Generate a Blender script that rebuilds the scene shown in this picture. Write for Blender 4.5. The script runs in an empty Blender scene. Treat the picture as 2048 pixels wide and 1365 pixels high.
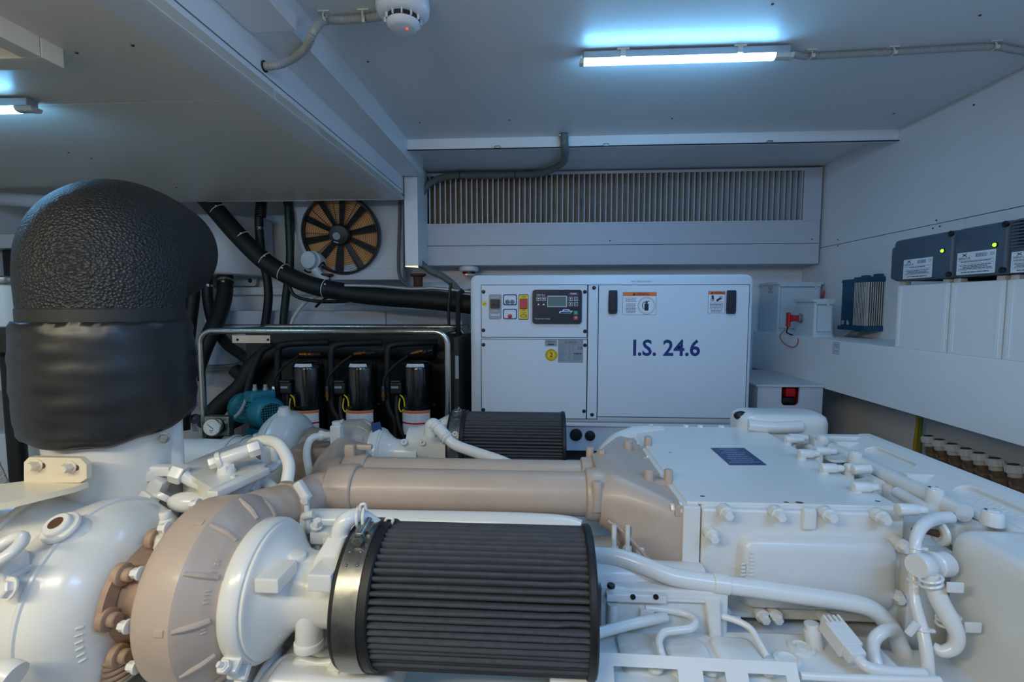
import bpy, bmesh, math, random
from mathutils import Vector, Matrix, Quaternion
random.seed(7)
PI = math.pi
V = Vector
SC = bpy.context.scene
COL = SC.collection

# ------------------------------------------------------------------ camera
F = 967.0                                  # focal length in pixels of the 2048 px frame
VPX, VPY, CX, CY = 1081.0, 612.0, 1024.0, 682.5
PITCH = math.atan((CY - VPY) / F)
YAW = math.atan((VPX - CX) / F * math.cos(PITCH))
cam_d = bpy.data.cameras.new('camera')
cam_d.sensor_fit = 'HORIZONTAL'
cam_d.sensor_width = 36.0
cam_d.lens = F / 2048.0 * 36.0
cam_d.clip_start = 0.02
cam = bpy.data.objects.new('camera', cam_d)
COL.objects.link(cam)
cam.location = (0, 0, 0)
cam.rotation_euler = (PI / 2 - PITCH, 0, YAW)
SC.camera = cam
cam_d.dof.use_dof = True
cam_d.dof.focus_distance = 2.3
cam_d.dof.aperture_fstop = 7.0
_r = V((math.cos(YAW), math.sin(YAW), 0))
_f = V((-math.sin(YAW) * math.cos(PITCH), math.cos(YAW) * math.cos(PITCH), -math.sin(PITCH)))
_u = _r.cross(_f)


def ray(px, py):
    return _f + _r * ((px - CX) / F) + _u * ((CY - py) / F)


def P(px, py, y):                          # point of the room at depth y seen at a pixel
    d = ray(px, py)
    return d * (y / d.y)


def PZ(px, py, z):
    d = ray(px, py)
    return d * (z / d.z)


def PX(px, py, x):
    d = ray(px, py)
    return d * (x / d.x)


# ------------------------------------------------------------------ world, lights, exposure
SC.view_settings.view_transform = 'Standard'
SC.view_settings.look = 'None'
SC.view_settings.gamma = 1.0
SC.view_settings.use_curve_mapping = False
SC.view_settings.exposure = 0.0
SC.cycles.use_denoising = True
SC.cycles.max_bounces = 8
SC.cycles.diffuse_bounces = 5
SC.cycles.glossy_bounces = 4
SC.cycles.sample_clamp_indirect = 6.0
w = bpy.data.worlds.new('world')
SC.world = w
w.use_nodes = True
w.node_tree.nodes['Background'].inputs[0].default_value = (0.20, 0.27, 0.38, 1)
w.node_tree.nodes['Background'].inputs[1].default_value = 0.25


def area(name, loc, target, sx, sy, power, color):
    l = bpy.data.lights.new(name, 'AREA')
    l.shape = 'RECTANGLE'
    l.size, l.size_y = sx, sy
    l.energy = power
    l.color = color
    o = bpy.data.objects.new(name, l)
    COL.objects.link(o)
    o.location = loc
    o.rotation_euler = (V(target) - V(loc)).to_track_quat('-Z', 'Y').to_euler()
    return o


TUBE_STRENGTH = 68.0
# unseen fill lamps added behind the camera, one cool and two warm
area('cool_fill_behind', (1.0, -0.45, 0.82), (1.0, -0.1, -1), 1.1, 0.12, 21.5, (0.25, 0.515, 1.0))
area('warm_fill_behind', (-0.6, -0.35, 0.58), (-0.75, 0.9, -0.5), 0.7, 0.2, 9.5, (1.0, 0.93, 0.74))
area('warm_fill_left', (-1.5, -0.6, 0.58), (-1.5, -0.5, -0.5), 0.9, 0.1, 24.0, (1.0, 0.89, 0.63))


# ------------------------------------------------------------------ materials
def lin(c):
    return tuple(((x / 255.0) / 12.92 if x / 255.0 <= 0.04045 else ((x / 255.0 + 0.055) / 1.055) ** 2.4) for x in c) + (1.0,)


MATS = {}


def mat(name, rgb, rough=0.5, metal=0.0, bump=0.0, bscale=60.0, var=0.0, vscale=6.0, coat=0.0, spec=0.5, voronoi=False, emit=None, estr=0.0, rvar=0.0, bdist=0.004):
    m = bpy.data.materials.new(name)
    m.use_nodes = True
    nt = m.node_tree
    b = nt.nodes['Principled BSDF']
    b.inputs['Base Color'].default_value = lin(rgb)
    b.inputs['Roughness'].default_value = rough
    b.inputs['Metallic'].default_value = metal
    b.inputs['Specular IOR Level'].default_value = spec
    b.inputs['Coat Weight'].default_value = coat
    b.inputs['Coat Roughness'].default_value = 0.15
    if emit:
        b.inputs['Emission Color'].default_value = lin(emit)
        b.inputs['Emission Strength'].default_value = estr
    tc = nt.nodes.new('ShaderNodeTexCoord')
    if var or rvar:
        n = nt.nodes.new('ShaderNodeTexNoise')
        n.inputs['Scale'].default_value = vscale
        n.inputs['Detail'].default_value = 5
        n.inputs['Roughness'].default_value = 0.62
        nt.links.new(tc.outputs['Object'], n.inputs['Vector'])
        if var:
            cr = nt.nodes.new('ShaderNodeMapRange')
            cr.inputs['From Min'].default_value = 0.3
            cr.inputs['From Max'].default_value = 0.7
            cr.inputs['To Min'].default_value = 1.0 - var
            cr.inputs['To Max'].default_value = 1.0 + var * 0.35
            nt.links.new(n.outputs['Fac'], cr.inputs['Value'])
            mx = nt.nodes.new('ShaderNodeMix')
            mx.data_type = 'RGBA'
            mx.blend_type = 'MULTIPLY'
            mx.inputs[0].default_value = 1.0
            mx.inputs[6].default_value = lin(rgb)
            nt.links.new(cr.outputs['Result'], mx.inputs[7])
            nt.links.new(mx.outputs[2], b.inputs['Base Color'])
        if rvar:
            rr = nt.nodes.new('ShaderNodeMapRange')
            rr.inputs['From Min'].default_value = 0.3
            rr.inputs['From Max'].default_value = 0.7
            rr.inputs['To Min'].default_value = max(0.05, rough - rvar)
            rr.inputs['To Max'].default_value = min(1.0, rough + rvar)
            nt.links.new(n.outputs['Fac'], rr.inputs['Value'])
            nt.links.new(rr.outputs['Result'], b.inputs['Roughness'])
    if bump:
        t = nt.nodes.new('ShaderNodeTexVoronoi' if voronoi else 'ShaderNodeTexNoise')
        t.inputs['Scale'].default_value = bscale
        if not voronoi:
            t.inputs['Detail'].default_value = 3
        nt.links.new(tc.outputs['Object'], t.inputs['Vector'])
        bp = nt.nodes.new('ShaderNodeBump')
        bp.inputs['Strength'].default_value = bump
        bp.inputs['Distance'].default_value = bdist
        nt.links.new(t.outputs['Distance' if voronoi else 'Fac'], bp.inputs['Height'])
        nt.links.new(bp.outputs['Normal'], b.inputs['Normal'])
    MATS[name] = m
    return m


M_CEIL = mat('ceiling_paint', (222, 224, 224), 0.38, var=0.05, vscale=1.6, bump=0.03, bscale=40)
M_CEILW = mat('low_ceiling_warm_lit_paint', (238, 230, 214), 0.38, var=0.05, vscale=1.6, bump=0.03, bscale=40)  # ceiling paint tinted to carry warm lamp light in its colour
M_WALL = mat('wall_paint', (234, 237, 240), 0.45, var=0.05, vscale=2.2, bump=0.03, bscale=50)
M_TRIM = mat('beam_paint', (232, 235, 238), 0.4, var=0.04, vscale=3)
M_CAB = mat('cabinet_lacquer', (196, 200, 208), 0.42, var=0.03, vscale=3)
M_SLAT = mat('slat_aluminium_paint', (205, 209, 214), 0.4, var=0.05, vscale=8)
M_GEN = mat('generator_powder_coat', (205, 214, 224), 0.42, bump=0.05, bscale=400, var=0.02, vscale=5, bdist=0.001)
M_FLOOR = mat('floor_plate_grey', (70, 74, 78), 0.6, bump=0.2, bscale=30)
M_ENG = mat('engine_white_enamel', (226, 224, 217), 0.30, coat=0.35, var=0.02, vscale=7, bump=0.05, bscale=120)
M_CAST = mat('engine_white_cast', (222, 221, 216), 0.36, coat=0.25, var=0.04, vscale=9, bump=0.15, bscale=160, bdist=0.0015)
M_TAN = mat('engine_tan_primer', (190, 170, 153), 0.42, coat=0.1, var=0.10, vscale=8, bump=0.16, bscale=150, bdist=0.0015)
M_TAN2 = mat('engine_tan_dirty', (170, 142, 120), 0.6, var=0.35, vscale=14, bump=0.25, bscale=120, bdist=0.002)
M_STEEL = mat('stainless_steel', (190, 188, 182), 0.22, 1.0, rvar=0.08, vscale=20)
M_BRUSH = mat('brushed_steel_band', (150, 148, 142), 0.33, 1.0, var=0.2, vscale=30, rvar=0.1)
M_ZINC = mat('zinc_bolt', (170, 170, 165), 0.35, 1.0, var=0.2, vscale=60)
M_DARKBOLT = mat('dark_screw', (60, 64, 70), 0.35, 0.9)
M_BLACK = mat('black_plastic', (22, 24, 27), 0.42)
M_RUBBER = mat('black_rubber', (20, 21, 23), 0.55, bump=0.1, bscale=90)
M_FOAM = mat('black_foam_sleeve', (26, 28, 32), 0.5, bump=0.9, bscale=170, voronoi=True, bdist=0.004, spec=0.65)
M_BAND = mat('black_band_tape', (38, 38, 38), 0.5, bump=0.1, bscale=60)
M_VINYL = mat('black_vinyl_jacket', (26, 27, 29), 0.38, bump=0.25, bscale=9, bdist=0.01, spec=0.6)
M_PLEAT = mat('filter_pleat_paper', (66, 67, 72), 0.8, var=0.25, vscale=60, bump=0.2, bscale=300, bdist=0.001)
M_PRINT = mat('plate_print_silver', (176, 190, 208), 0.4)
M_COMP = mat('compressor_gloss_black', (14, 15, 17), 0.16, coat=0.6, var=0.1)
M_TEAL = mat('teal_pump_paint', (22, 118, 134), 0.36, var=0.1, vscale=20)
M_COPPER = mat('brass_fitting', (160, 110, 66), 0.35, 1.0, var=0.2, vscale=40)
M_BRONZE = mat('bronze_valve', (150, 128, 108), 0.45, 0.4, var=0.35, vscale=30)
M_CAP = mat('silver_cap_plastic', (226, 229, 236), 0.3, 0.1)
M_ORANGE = mat('fan_tan_backing', (226, 160, 96), 0.6, var=0.1, vscale=20)
M_GREY = mat('charger_grey_plastic', (74, 88, 104), 0.5, bump=0.1, bscale=300, bdist=0.001)
M_BATT = mat('battery_white_plastic', (230, 231, 232), 0.5)
M_BOXW = mat('box_white_plastic', (200, 214, 222), 0.35)
M_BLUE = mat('charger_blue_metal', (20, 76, 110), 0.35, 0.2)
M_FIN = mat('charger_fin_aluminium', (178, 182, 186), 0.35, 0.6)
M_CONDUIT = mat('grey_conduit', (160, 162, 158), 0.45)
M_CONDUITD = mat('dark_grey_conduit', (104, 110, 110), 0.5)
M_CLIP = mat('clip_white_nylon', (205, 205, 198), 0.5)
M_DETECT = mat('detector_white', (228, 231, 236), 0.3)
M_RED = mat('red_plastic', (196, 26, 30), 0.35)
M_YELLOW = mat('yellow_plastic', (226, 196, 40), 0.4)
M_YELLOW2 = mat('yellow_sleeve', (186, 152, 20), 0.45)
M_GREENW = mat('yellow_green_sleeve', (108, 130, 30), 0.45)
M_LABEL = mat('label_white', (216, 220, 226), 0.45)
M_LABELG = mat('label_grey', (138, 146, 156), 0.4)
M_INK = mat('ink_black', (28, 32, 42), 0.6)
M_INKG = mat('ink_grey', (104, 112, 126), 0.6)
M_INKB = mat('ink_navy', (20, 36, 112), 0.5)
M_PLATE = mat('plate_blue', (28, 58, 106), 0.35)
M_ORL = mat('label_orange', (232, 112, 30), 0.45)
M_NAVY = mat('panel_navy', (16, 24, 42), 0.35)
M_WHITEINK = mat('ink_white', (214, 220, 228), 0.5)
M_SCREEN = mat('lcd_screen', (96, 116, 116), 0.2)
M_GREEN = mat('button_green', (20, 140, 84), 0.4)
M_BTNRED = mat('button_red', (190, 50, 66), 0.4)
M_HOSEW = mat('white_hose', (214, 216, 212), 0.4)
M_MESHF = mat('grey_mesh_fabric', (150, 156, 162), 0.8, bump=0.8, bscale=260, voronoi=True)
M_RUST = mat('rust', (96, 58, 38), 0.8, var=0.3, vscale=40)
M_HOLE = mat('dark_hole', (8, 9, 10), 0.8)
M_TUBE = mat('lamp_diffuser_lit', (255, 255, 255), 0.4, emit=(121, 195, 255), estr=TUBE_STRENGTH)
M_LEDG = mat('led_green_lit', (120, 255, 60), 0.3, emit=(150, 255, 40), estr=2.2)
M_LEDR = mat('led_red_lit', (255, 60, 40), 0.3, emit=(255, 60, 40), estr=2.0)
M_GLASS = mat('gauge_face', (214, 214, 208), 0.25)


# ------------------------------------------------------------------ mesh helpers
def catmull(pts, n):
    pts = [V(p) for p in pts]
    if len(pts) < 3 or n <= 1:
        return pts
    out = []
    for i in range(len(pts) - 1):
        p0 = pts[i - 1] if i > 0 else pts[0] * 2 - pts[1]
        p1, p2 = pts[i], pts[i + 1]
        p3 = pts[i + 2] if i + 2 < len(pts) else pts[-1] * 2 - pts[-2]
        for k in range(n):
            t = k / n
            out.append(0.5 * ((2 * p1) + (p2 - p0) * t + (2 * p0 - 5 * p1 + 4 * p2 - p3) * t * t + (3 * p1 - p0 - 3 * p2 + p3) * t ** 3))
    out.append(pts[-1])
    return out


def basis(d):
    d = V(d).normalized()
    a = V((0, 0, 1)) if abs(d.z) < 0.9 else V((0, 1, 0))
    x = a.cross(d).normalized()
    return x, d.cross(x).normalized(), d


class MB:
    def __init__(s):
        s.v = []
        s.f = []
        s.bev = False

    def add(s, vs, fs):
        o = len(s.v)
        s.v += [V(p) for p in vs]
        s.f += [tuple(i + o for i in q) for q in fs]
        return s

    def box(s, c, size, bevel=0.0, seg=2, rot=None):
        bm = bmesh.new()
        bmesh.ops.create_cube(bm, size=1.0)
        for q in bm.verts:
            q.co = V((q.co.x * size[0], q.co.y * size[1], q.co.z * size[2]))
        if bevel:
            s.bev = True
            bmesh.ops.bevel(bm, geom=list(bm.edges), offset=min(bevel, min(size) * 0.49), segments=seg, profile=0.5, affect='EDGES')
        bm.verts.index_update()
        vs = [q.co.copy() for q in bm.verts]
        if rot is not None:
            vs = [rot @ q for q in vs]
        vs = [q + V(c) for q in vs]
        fs = [tuple(q.index for q in f.verts) for f in bm.faces]
        bm.free()
        return s.add(vs, fs)

    def bb(s, lo, hi, bevel=0.0, seg=2):
        lo, hi = V(lo), V(hi)
        return s.box((lo + hi) / 2, tuple(abs(a) for a in (hi - lo)), bevel, seg)

    def rings(s, rings, caps=True, close=False):
        n = len(rings[0])
        vs = [p for r in rings for p in r]
        fs = []
        m = len(rings)
        for i in range(m if close else m - 1):
            j = (i + 1) % m
            for k in range(n):
                l = (k + 1) % n
                fs.append((i * n + k, i * n + l, j * n + l, j * n + k))
        if caps and not close:
            fs.append(tuple(range(n - 1, -1, -1)))
            fs.append(tuple((m - 1) * n + k for k in range(n)))
        return s.add(vs, fs)

    def tube(s, pts, r, seg=12, n=6, caps=True, close=False):
        base = [V(p) for p in pts]
        pts = catmull(base, n)
        if isinstance(r, (list, tuple)):
            rr = []
            for i in range(len(pts)):
                t = i / (len(pts) - 1) * (len(r) - 1)
                a = min(int(t), len(r) - 2)
                rr.append(r[a] + (r[a + 1] - r[a]) * (t - a))
        else:
            rr = [r] * len(pts)
        x, y, d = basis(pts[1] - pts[0])
        rs = []
        for i, p in enumerate(pts):
            nd = (pts[min(i + 1, len(pts) - 1)] - pts[max(i - 1, 0)])
            if nd.length > 1e-9:
                nd.normalize()
                q = d.rotation_difference(nd)
                x = q @ x
                y = q @ y
                d = nd
            rs.append([p + (x * math.cos(2 * PI * k / seg) + y * math.sin(2 * PI * k / seg)) * rr[i] for k in range(seg)])
        return s.rings(rs, caps, close)

    def corrugated(s, pts, r, pitch=0.006, depth=0.0016, seg=12):
        pts = catmull(pts, 14)
        L = [0]
        for a, b in zip(pts, pts[1:]):
            L.append(L[-1] + (b - a).length)
        N = max(4, int(L[-1] / pitch) * 3)
        res, rad = [], []
        j = 0
        for i in range(N + 1):
            t = L[-1] * i / N
            while j < len(L) - 2 and L[j + 1] < t:
                j += 1
            u = (t - L[j]) / max(1e-9, L[j + 1] - L[j])
            res.append(pts[j].lerp(pts[j + 1], u))
            rad.append(r if i % 3 != 2 else r - depth)
        return s.tube(res, rad, seg, 1)

    def cyl(s, a, b, r0, r1=None, seg=16, bev=0.0):
        r1 = r0 if r1 is None else r1
        a, b = V(a), V(b)
        L = (b - a).length
        if bev:
            bev = min(bev, L * 0.45, r0 * 0.8, r1 * 0.8)
            prof = [(0, r0 - bev), (bev * 0.3, r0 - bev * 0.3), (bev, r0), (L - bev, r1), (L - bev * 0.3, r1 - bev * 0.3), (L, r1 - bev)]
        else:
            prof = [(0, r0), (L, r1)]
        return s.lathe(prof, a, b - a, seg)

    def lathe(s, prof, o, axis, seg=24, phase=0.0, caps=True):
        x, y, d = basis(axis)
        o = V(o)
        return s.rings([[o + d * t + (x * math.cos(2 * PI * k / seg + phase) + y * math.sin(2 * PI * k / seg + phase)) * max(r, 1e-5) for k in range(seg)] for t, r in prof], caps)

    def ring(s, o, axis, R, r, seg=32, rs=8):
        x, y, d = basis(axis)
        o = V(o)
        return s.rings([[o + (x * math.cos(a) + y * math.sin(a)) * (R + r * math.cos(b)) + d * (r * math.sin(b)) for b in [2 * PI * j / rs for j in range(rs)]] for a in [2 * PI * i / seg for i in range(seg)]], False, True)

    def band(s, o, axis, r0, r1, h, seg=32):       # hollow ring with a rectangular section
        x, y, d = basis(axis)
        o = V(o)
        sec = [(r0, 0), (r1, 0), (r1, h), (r0, h)]
        return s.rings([[o + (x * math.cos(a) + y * math.sin(a)) * r + d * t for r, t in sec] for a in [2 * PI * i / seg for i in range(seg)]], False, True)

    def sphere(s, c, r, sc=(1, 1, 1), seg=16, rg=10):
        c = V(c)
        rs = []
        for i in range(rg + 1):
            t = PI * i / rg
            rs.append([c + V((sc[0] * r * max(math.sin(t), 1e-4) * math.cos(2 * PI * k / seg), sc[1] * r * max(math.sin(t), 1e-4) * math.sin(2 * PI * k / seg), -sc[2] * r * math.cos(t))) for k in range(seg)])
        return s.rings(rs)

    def prism(s, poly, ext):
        ext = V(ext)
        poly = [V(p) for p in poly]
        n = len(poly)
        vs = poly + [p + ext for p in poly]
        fs = [tuple(range(n)), tuple(range(2 * n - 1, n - 1, -1))] + [(i, (i + 1) % n, n + (i + 1) % n, n + i) for i in range(n)]
        return s.add(vs, fs)

    def bolt(s, p, d, r, h, washer=True):
        p, d = V(p), V(d).normalized()
        if washer:
            s.cyl(p, p + d * h * 0.22, r * 1.35, seg=14)
        s.lathe([(h * 0.2, r), (h * 0.85, r), (h, r * 0.82)], p, d, 6)
        return s

    def build(s, name, m, parent=None, angle=38, smooth=True):
        me = bpy.data.meshes.new(name)
        if parent is None:
            xs = [p.x for p in s.v]
            ys = [p.y for p in s.v]
            zs = [p.z for p in s.v]
            off = V(((min(xs) + max(xs)) / 2, (min(ys) + max(ys)) / 2, min(zs)))
        else:
            off = V((0, 0, 0))
            q = parent
            while q:
                off += q.location
                q = q.parent
        me.from_pydata([p - off for p in s.v], [], s.f)
        bm = bmesh.new()
        bm.from_mesh(me)
        bmesh.ops.recalc_face_normals(bm, faces=bm.faces)
        bm.to_mesh(me)
        bm.free()
        if smooth:
            me.polygons.foreach_set('use_smooth', [True] * len(me.polygons))
            me.set_sharp_from_angle(angle=math.radians(angle))
        me.materials.append(m)
        o = bpy.data.objects.new(name, me)
        COL.objects.link(o)
        if s.bev and smooth:
            wn = o.modifiers.new('weighted_normal', 'WEIGHTED_NORMAL')
            wn.keep_sharp = True
        if parent is None:
            o.location = off
        else:
            o.parent = parent
        return o


def tag(o, label, cat, group=None, kind=None):
    o['label'] = label
    o['category'] = cat
    if group:
        o['group'] = group
    if kind:
        o['kind'] = kind
    return o


def thing(name, loc, label, cat, group=None):
    o = bpy.data.objects.new(name, None)
    o.empty_display_size = 0.05
    COL.objects.link(o)
    o.location = loc
    return tag(o, label, cat, group)


def struct(o):
    o['kind'] = 'structure'
    return o


def copy_part(o, delta, parent):
    c = o.copy()
    COL.objects.link(c)
    c.parent = parent
    c.location = V(o.location) + V(delta)
    return c


def copy_tree(o, loc, label=None):
    c = o.copy()
    COL.objects.link(c)
    c.location = loc
    if label:
        c['label'] = label

    def rec(a, b):
        for ch in list(a.children):
            k = ch.copy()
            COL.objects.link(k)
            k.parent = b
            rec(ch, k)
    rec(o, c)
    return c


def text(s, size, o, xd, yd, m, parent, name='lettering', align='CENTER', bold=0.0, sx=1.0, thick=0.0004):
    cu = bpy.data.curves.new('font', 'FONT')
    cu.body = s
    cu.size = size
    cu.align_x = align
    cu.align_y = 'CENTER'
    cu.offset = bold * size
    cu.extrude = 0.0
    cu.resolution_u = 3
    ob = bpy.data.objects.new('tmp_font', cu)
    COL.objects.link(ob)
    bpy.context.view_layer.update()
    me = bpy.data.meshes.new_from_object(ob.evaluated_get(bpy.context.evaluated_depsgraph_get()))
    bpy.data.objects.remove(ob)
    bpy.data.curves.remove(cu)
    xd, yd = V(xd).normalized(), V(yd).normalized()
    nd = xd.cross(yd)
    mb = MB()
    mb.add([V(o) + xd * (q.co.x * sx) + yd * q.co.y + nd * thick for q in me.vertices], [tuple(p.vertices) for p in me.polygons])
    bpy.data.meshes.remove(me)
    return mb.build(name, m, parent, smooth=False)


def lines(mb, o, xd, yd, wid, rows, h, jitter=0.35, t=0.0006, align='c'):   # rows of unreadable fine print
    xd, yd = V(xd).normalized(), V(yd).normalized()
    nd = xd.cross(yd)
    for yy in rows:
        x = -wid / 2
        end = wid / 2 - random.random() * jitter * wid
        if align == 'c':
            k = (wid / 2 - end) / 2
            x += k
            end += k - 0
            end = min(end, wid / 2)
        while x < end:
            l = min(h * (1.5 + random.random() * 4), end - x)
            a = V(o) + xd * x + yd * (yy - h / 2) + nd * t
            mb.add([a, a + xd * l, a + xd * l + yd * h, a + yd * h], [(0, 1, 2, 3)])
            x += l + h * 0.6
    return mb


def quad(mb, o, xd, yd, wx, wy, t=0.0003):
    xd, yd = V(xd).normalized(), V(yd).normalized()
    nd = xd.cross(yd)
    o = V(o)
    a = [o - xd * wx / 2 - yd * wy / 2, o + xd * wx / 2 - yd * wy / 2, o + xd * wx / 2 + yd * wy / 2, o - xd * wx / 2 + yd * wy / 2]
    return mb.prism(a, nd * t)


def frame(mb, o, xd, yd, wx, wy, lw, t=0.0008):
    for sx, sy, ww, hh in ((0, 1, wx, lw), (0, -1, wx, lw), (1, 0, lw, wy), (-1, 0, lw, wy)):
        quad(mb, V(o) + V(xd) * sx * wx / 2 + V(yd) * sy * wy / 2, xd, yd, ww + (lw if sy else 0), hh, t)
    return mb


def rrect(cx, cy, wx, wy, r, n=5):
    out = []
    for qx, qy, a0 in ((1, 1, 0), (-1, 1, 90), (-1, -1, 180), (1, -1, 270)):
        for k in range(n + 1):
            a = math.radians(a0 + 90 * k / n)
            out.append((cx + qx * (wx / 2 - r) + r * math.cos(a), cy + qy * (wy / 2 - r) + r * math.sin(a)))
    return out


def rplate(mb, o, xd, yd, wx, wy, r, t, n=5):
    xd, yd = V(xd), V(yd)
    return mb.prism([V(o) + xd * a + yd * b for a, b in rrect(0, 0, wx, wy, r, n)], xd.cross(yd) * t)


XX, YY, ZZ = V((1, 0, 0)), V((0, 1, 0)), V((0, 0, 1))
# ================================================================== THE ROOM
FLOOR = -1.30
ZC, ZL, XR, XL = 0.847, 0.62, 1.72, -3.05
Y0, YB = -1.6, 3.32
fl = struct(MB().bb((XL, Y0, FLOOR - 0.05), (XR + 0.1, YB, FLOOR)).build('floor', M_FLOOR))
ce = struct(MB().bb((XL, Y0, ZC + 0.003), (XR + 0.1, YB + 0.05, ZC + 0.06)).build('ceiling', M_CEIL))
MB().bb((-0.685, Y0, ZC), (XR, 2.7, ZC + 0.01)).build('panel', M_CEIL, ce)
lowp = MB().bb((XL, 1.46, ZL), (-0.80, 2.83, ZL + 0.03), 0.002).build('panel', M_CEILW, ce)
MB().bb((XL, Y0, ZL), (-0.80, 1.457, ZL + 0.03), 0.002).build('panel', M_CEILW, ce)
MB().bb((XL, 2.80, ZL + 0.02), (-0.80, 2.83, ZC + 0.01)).build('fascia', M_TRIM, ce)
MB().bb((-1.99, 2.828, ZL - 0.003), (-0.80, 2.838, ZL + 0.012)).build('edge_strip', M_STEEL, ce)
for px, py in ((736, 123), (840, 245), (1018, 240), (1344, 237), (1788, 227), (1545, 8), (1960, 30)):
    p = PZ(px, py, ZC)
    MB().lathe([(0, 0.004), (0.0025, 0.0035), (0.003, 0.0)], p, (0, 0, -1), 10).build('screw', M_DARKBOLT, ce)
for px, py in ((265, 90), (153, 105), (137, 305), (182, 317), (352, 375)):
    p = PZ(px, py, ZL)
    MB().lathe([(0, 0.004), (0.0025, 0.0035), (0.003, 0.0)], p, (0, 0, -1), 10).build('screw', M_DARKBOLT, ce)

# stepped beam between the low ceiling on the left and the high one
bp = [(-0.80, ZL), (-0.80, 0.752), (-0.682, 0.752), (-0.682, ZC + 0.02), (-0.93, ZC + 0.02), (-0.93, ZL + 0.001), (-0.815, ZL - 0.004)]
t1 = struct(MB().prism([(x, Y0, z) for x, z in bp], (0, 2.83 - Y0, 0)).build('trim_1', M_TRIM))
MB().bb((-0.802, Y0, 0.664), (-0.7985, 2.80, 0.667)).build('seam_line', M_CONDUITD, t1)
MB().bb((-0.80, Y0, 0.745), (-0.665, 1.34, 0.79), 0.006).build('step_block', M_TRIM, t1)

# lip below the high ceiling
t2 = struct(MB().bb((-0.70, 2.50, 0.795), (XR, 2.527, ZC + 0.01), 0.004).build('trim_2', M_TRIM))
MB().tube([(-0.69, 2.495, 0.792), (-0.2, 2.494, 0.791), (0.5, 2.494, 0.794), (1.1, 2.495, 0.793), (XR, 2.497, 0.794)], 0.003, 8).build('cable', M_BLACK, t2)
for px in (995, 1212, 1540):
    p = P(px, 287, 2.49)
    MB().box((p.x, 2.492, 0.798), (0.03, 0.016, 0.012), 0.004).build('cable_clip', M_ZINC, t2)

# walls
struct(MB().bb((XL, YB, FLOOR), (XR + 0.1, YB + 0.06, ZC + 0.06)).build('wall_back', M_WALL))
struct(MB().bb((XL - 0.06, Y0, FLOOR), (XL, YB, ZC + 0.06)).build('wall_left', M_WALL))
struct(MB().bb((XL, Y0 - 0.06, FLOOR), (XR + 0.1, Y0, ZC + 0.06)).build('wall_front', M_WALL))
wr = struct(MB().bb((XR + 0.012, Y0, FLOOR), (XR + 0.08, YB, ZC + 0.06)).build('wall_right', M_DARKBOLT))
zs = 0.356
MB().bb((XR, Y0, zs + 0.0015), (XR + 0.013, YB, ZC + 0.01), 0.001, 1).build('panel', M_WALL, wr)
MB().bb((XR, 2.101, -0.40), (XR + 0.013, YB, zs - 0.0015), 0.001, 1).build('panel', M_WALL, wr)
MB().bb((XR, Y0, -0.40), (XR + 0.013, 2.098, zs - 0.0015), 0.001, 1).build('panel', M_WALL, wr)
MB().bb((XR, Y0, FLOOR), (XR + 0.013, YB, -0.402), 0.001, 1).build('panel', M_WALL, wr)
for px, py in ((1948, 210), (1676, 480), (1676, 492), (1873, 441), (1866, 457), (1880, 453)):
    p = PX(px, py, XR)
    MB().lathe([(0, 0.004), (0.002, 0.0035), (0.0025, 0.0)], p, (-1, 0, 0), 10).build('screw', M_DARKBOLT, wr)
MB().bb((XR - 0.006, Y0, ZC - 0.008), (XR, 2.5, ZC), 0.003).build('sealant_bead', M_CLIP, wr)

# battery ledge along the right wall
XLED, ZLT, ZLB = 1.42, -0.166, -0.414
t3 = struct(MB().bb((XLED, Y0, ZLB), (XR + 0.005, YB, ZLT), 0.003).build('trim_3', M_WALL))
lo = PX(1662, 686, XLED)
hi = PX(1684, 708, XLED)
yc, zc_ = (lo.y + hi.y) / 2, (lo.z + hi.z) / 2
st = MB()
rplate(st, (XLED, yc, zc_), (0, -1, 0), (0, 0, 1), 0.058, 0.060, 0.006, 0.0008)
sticker = st.build('sticker', M_LABEL, t3)
fr = MB()
frame(fr, (XLED - 0.0008, yc, zc_), (0, -1, 0), (0, 0, 1), 0.052, 0.054, 0.0015, 0.0004)
quad(fr, (XLED - 0.0008, yc, zc_), (0, -1, 0), (0, 0, 1), 0.052, 0.0015, 0.0004)
lines(fr, (XLED - 0.0008, yc, zc_), (0, -1, 0), (0, 0, 1), 0.040, (0.019, 0.013, 0.007, -0.010, -0.017), 0.0028)
fr.build('fine_print', M_INKG, sticker)

# hatch frame hanging below the low ceiling, top left
p = PZ(130, 138, ZL - 0.045)
h = struct(MB().bb((p.x - 1.2, p.y - 0.055, ZL - 0.045), (p.x, p.y, ZL + 0.002), 0.003).build('trim_4', M_CEILW))
MB().bb((p.x - 0.05, p.y - 1.0, ZL - 0.045), (p.x, p.y - 0.056, ZL + 0.002), 0.003).build('side_rail', M_CEILW, h)
MB().bb((p.x - 1.2, p.y - 1.0, ZL - 0.012), (p.x - 0.051, p.y - 0.056, ZL + 0.002), 0.003).build('hatch_panel', M_CEILW, h)


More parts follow.
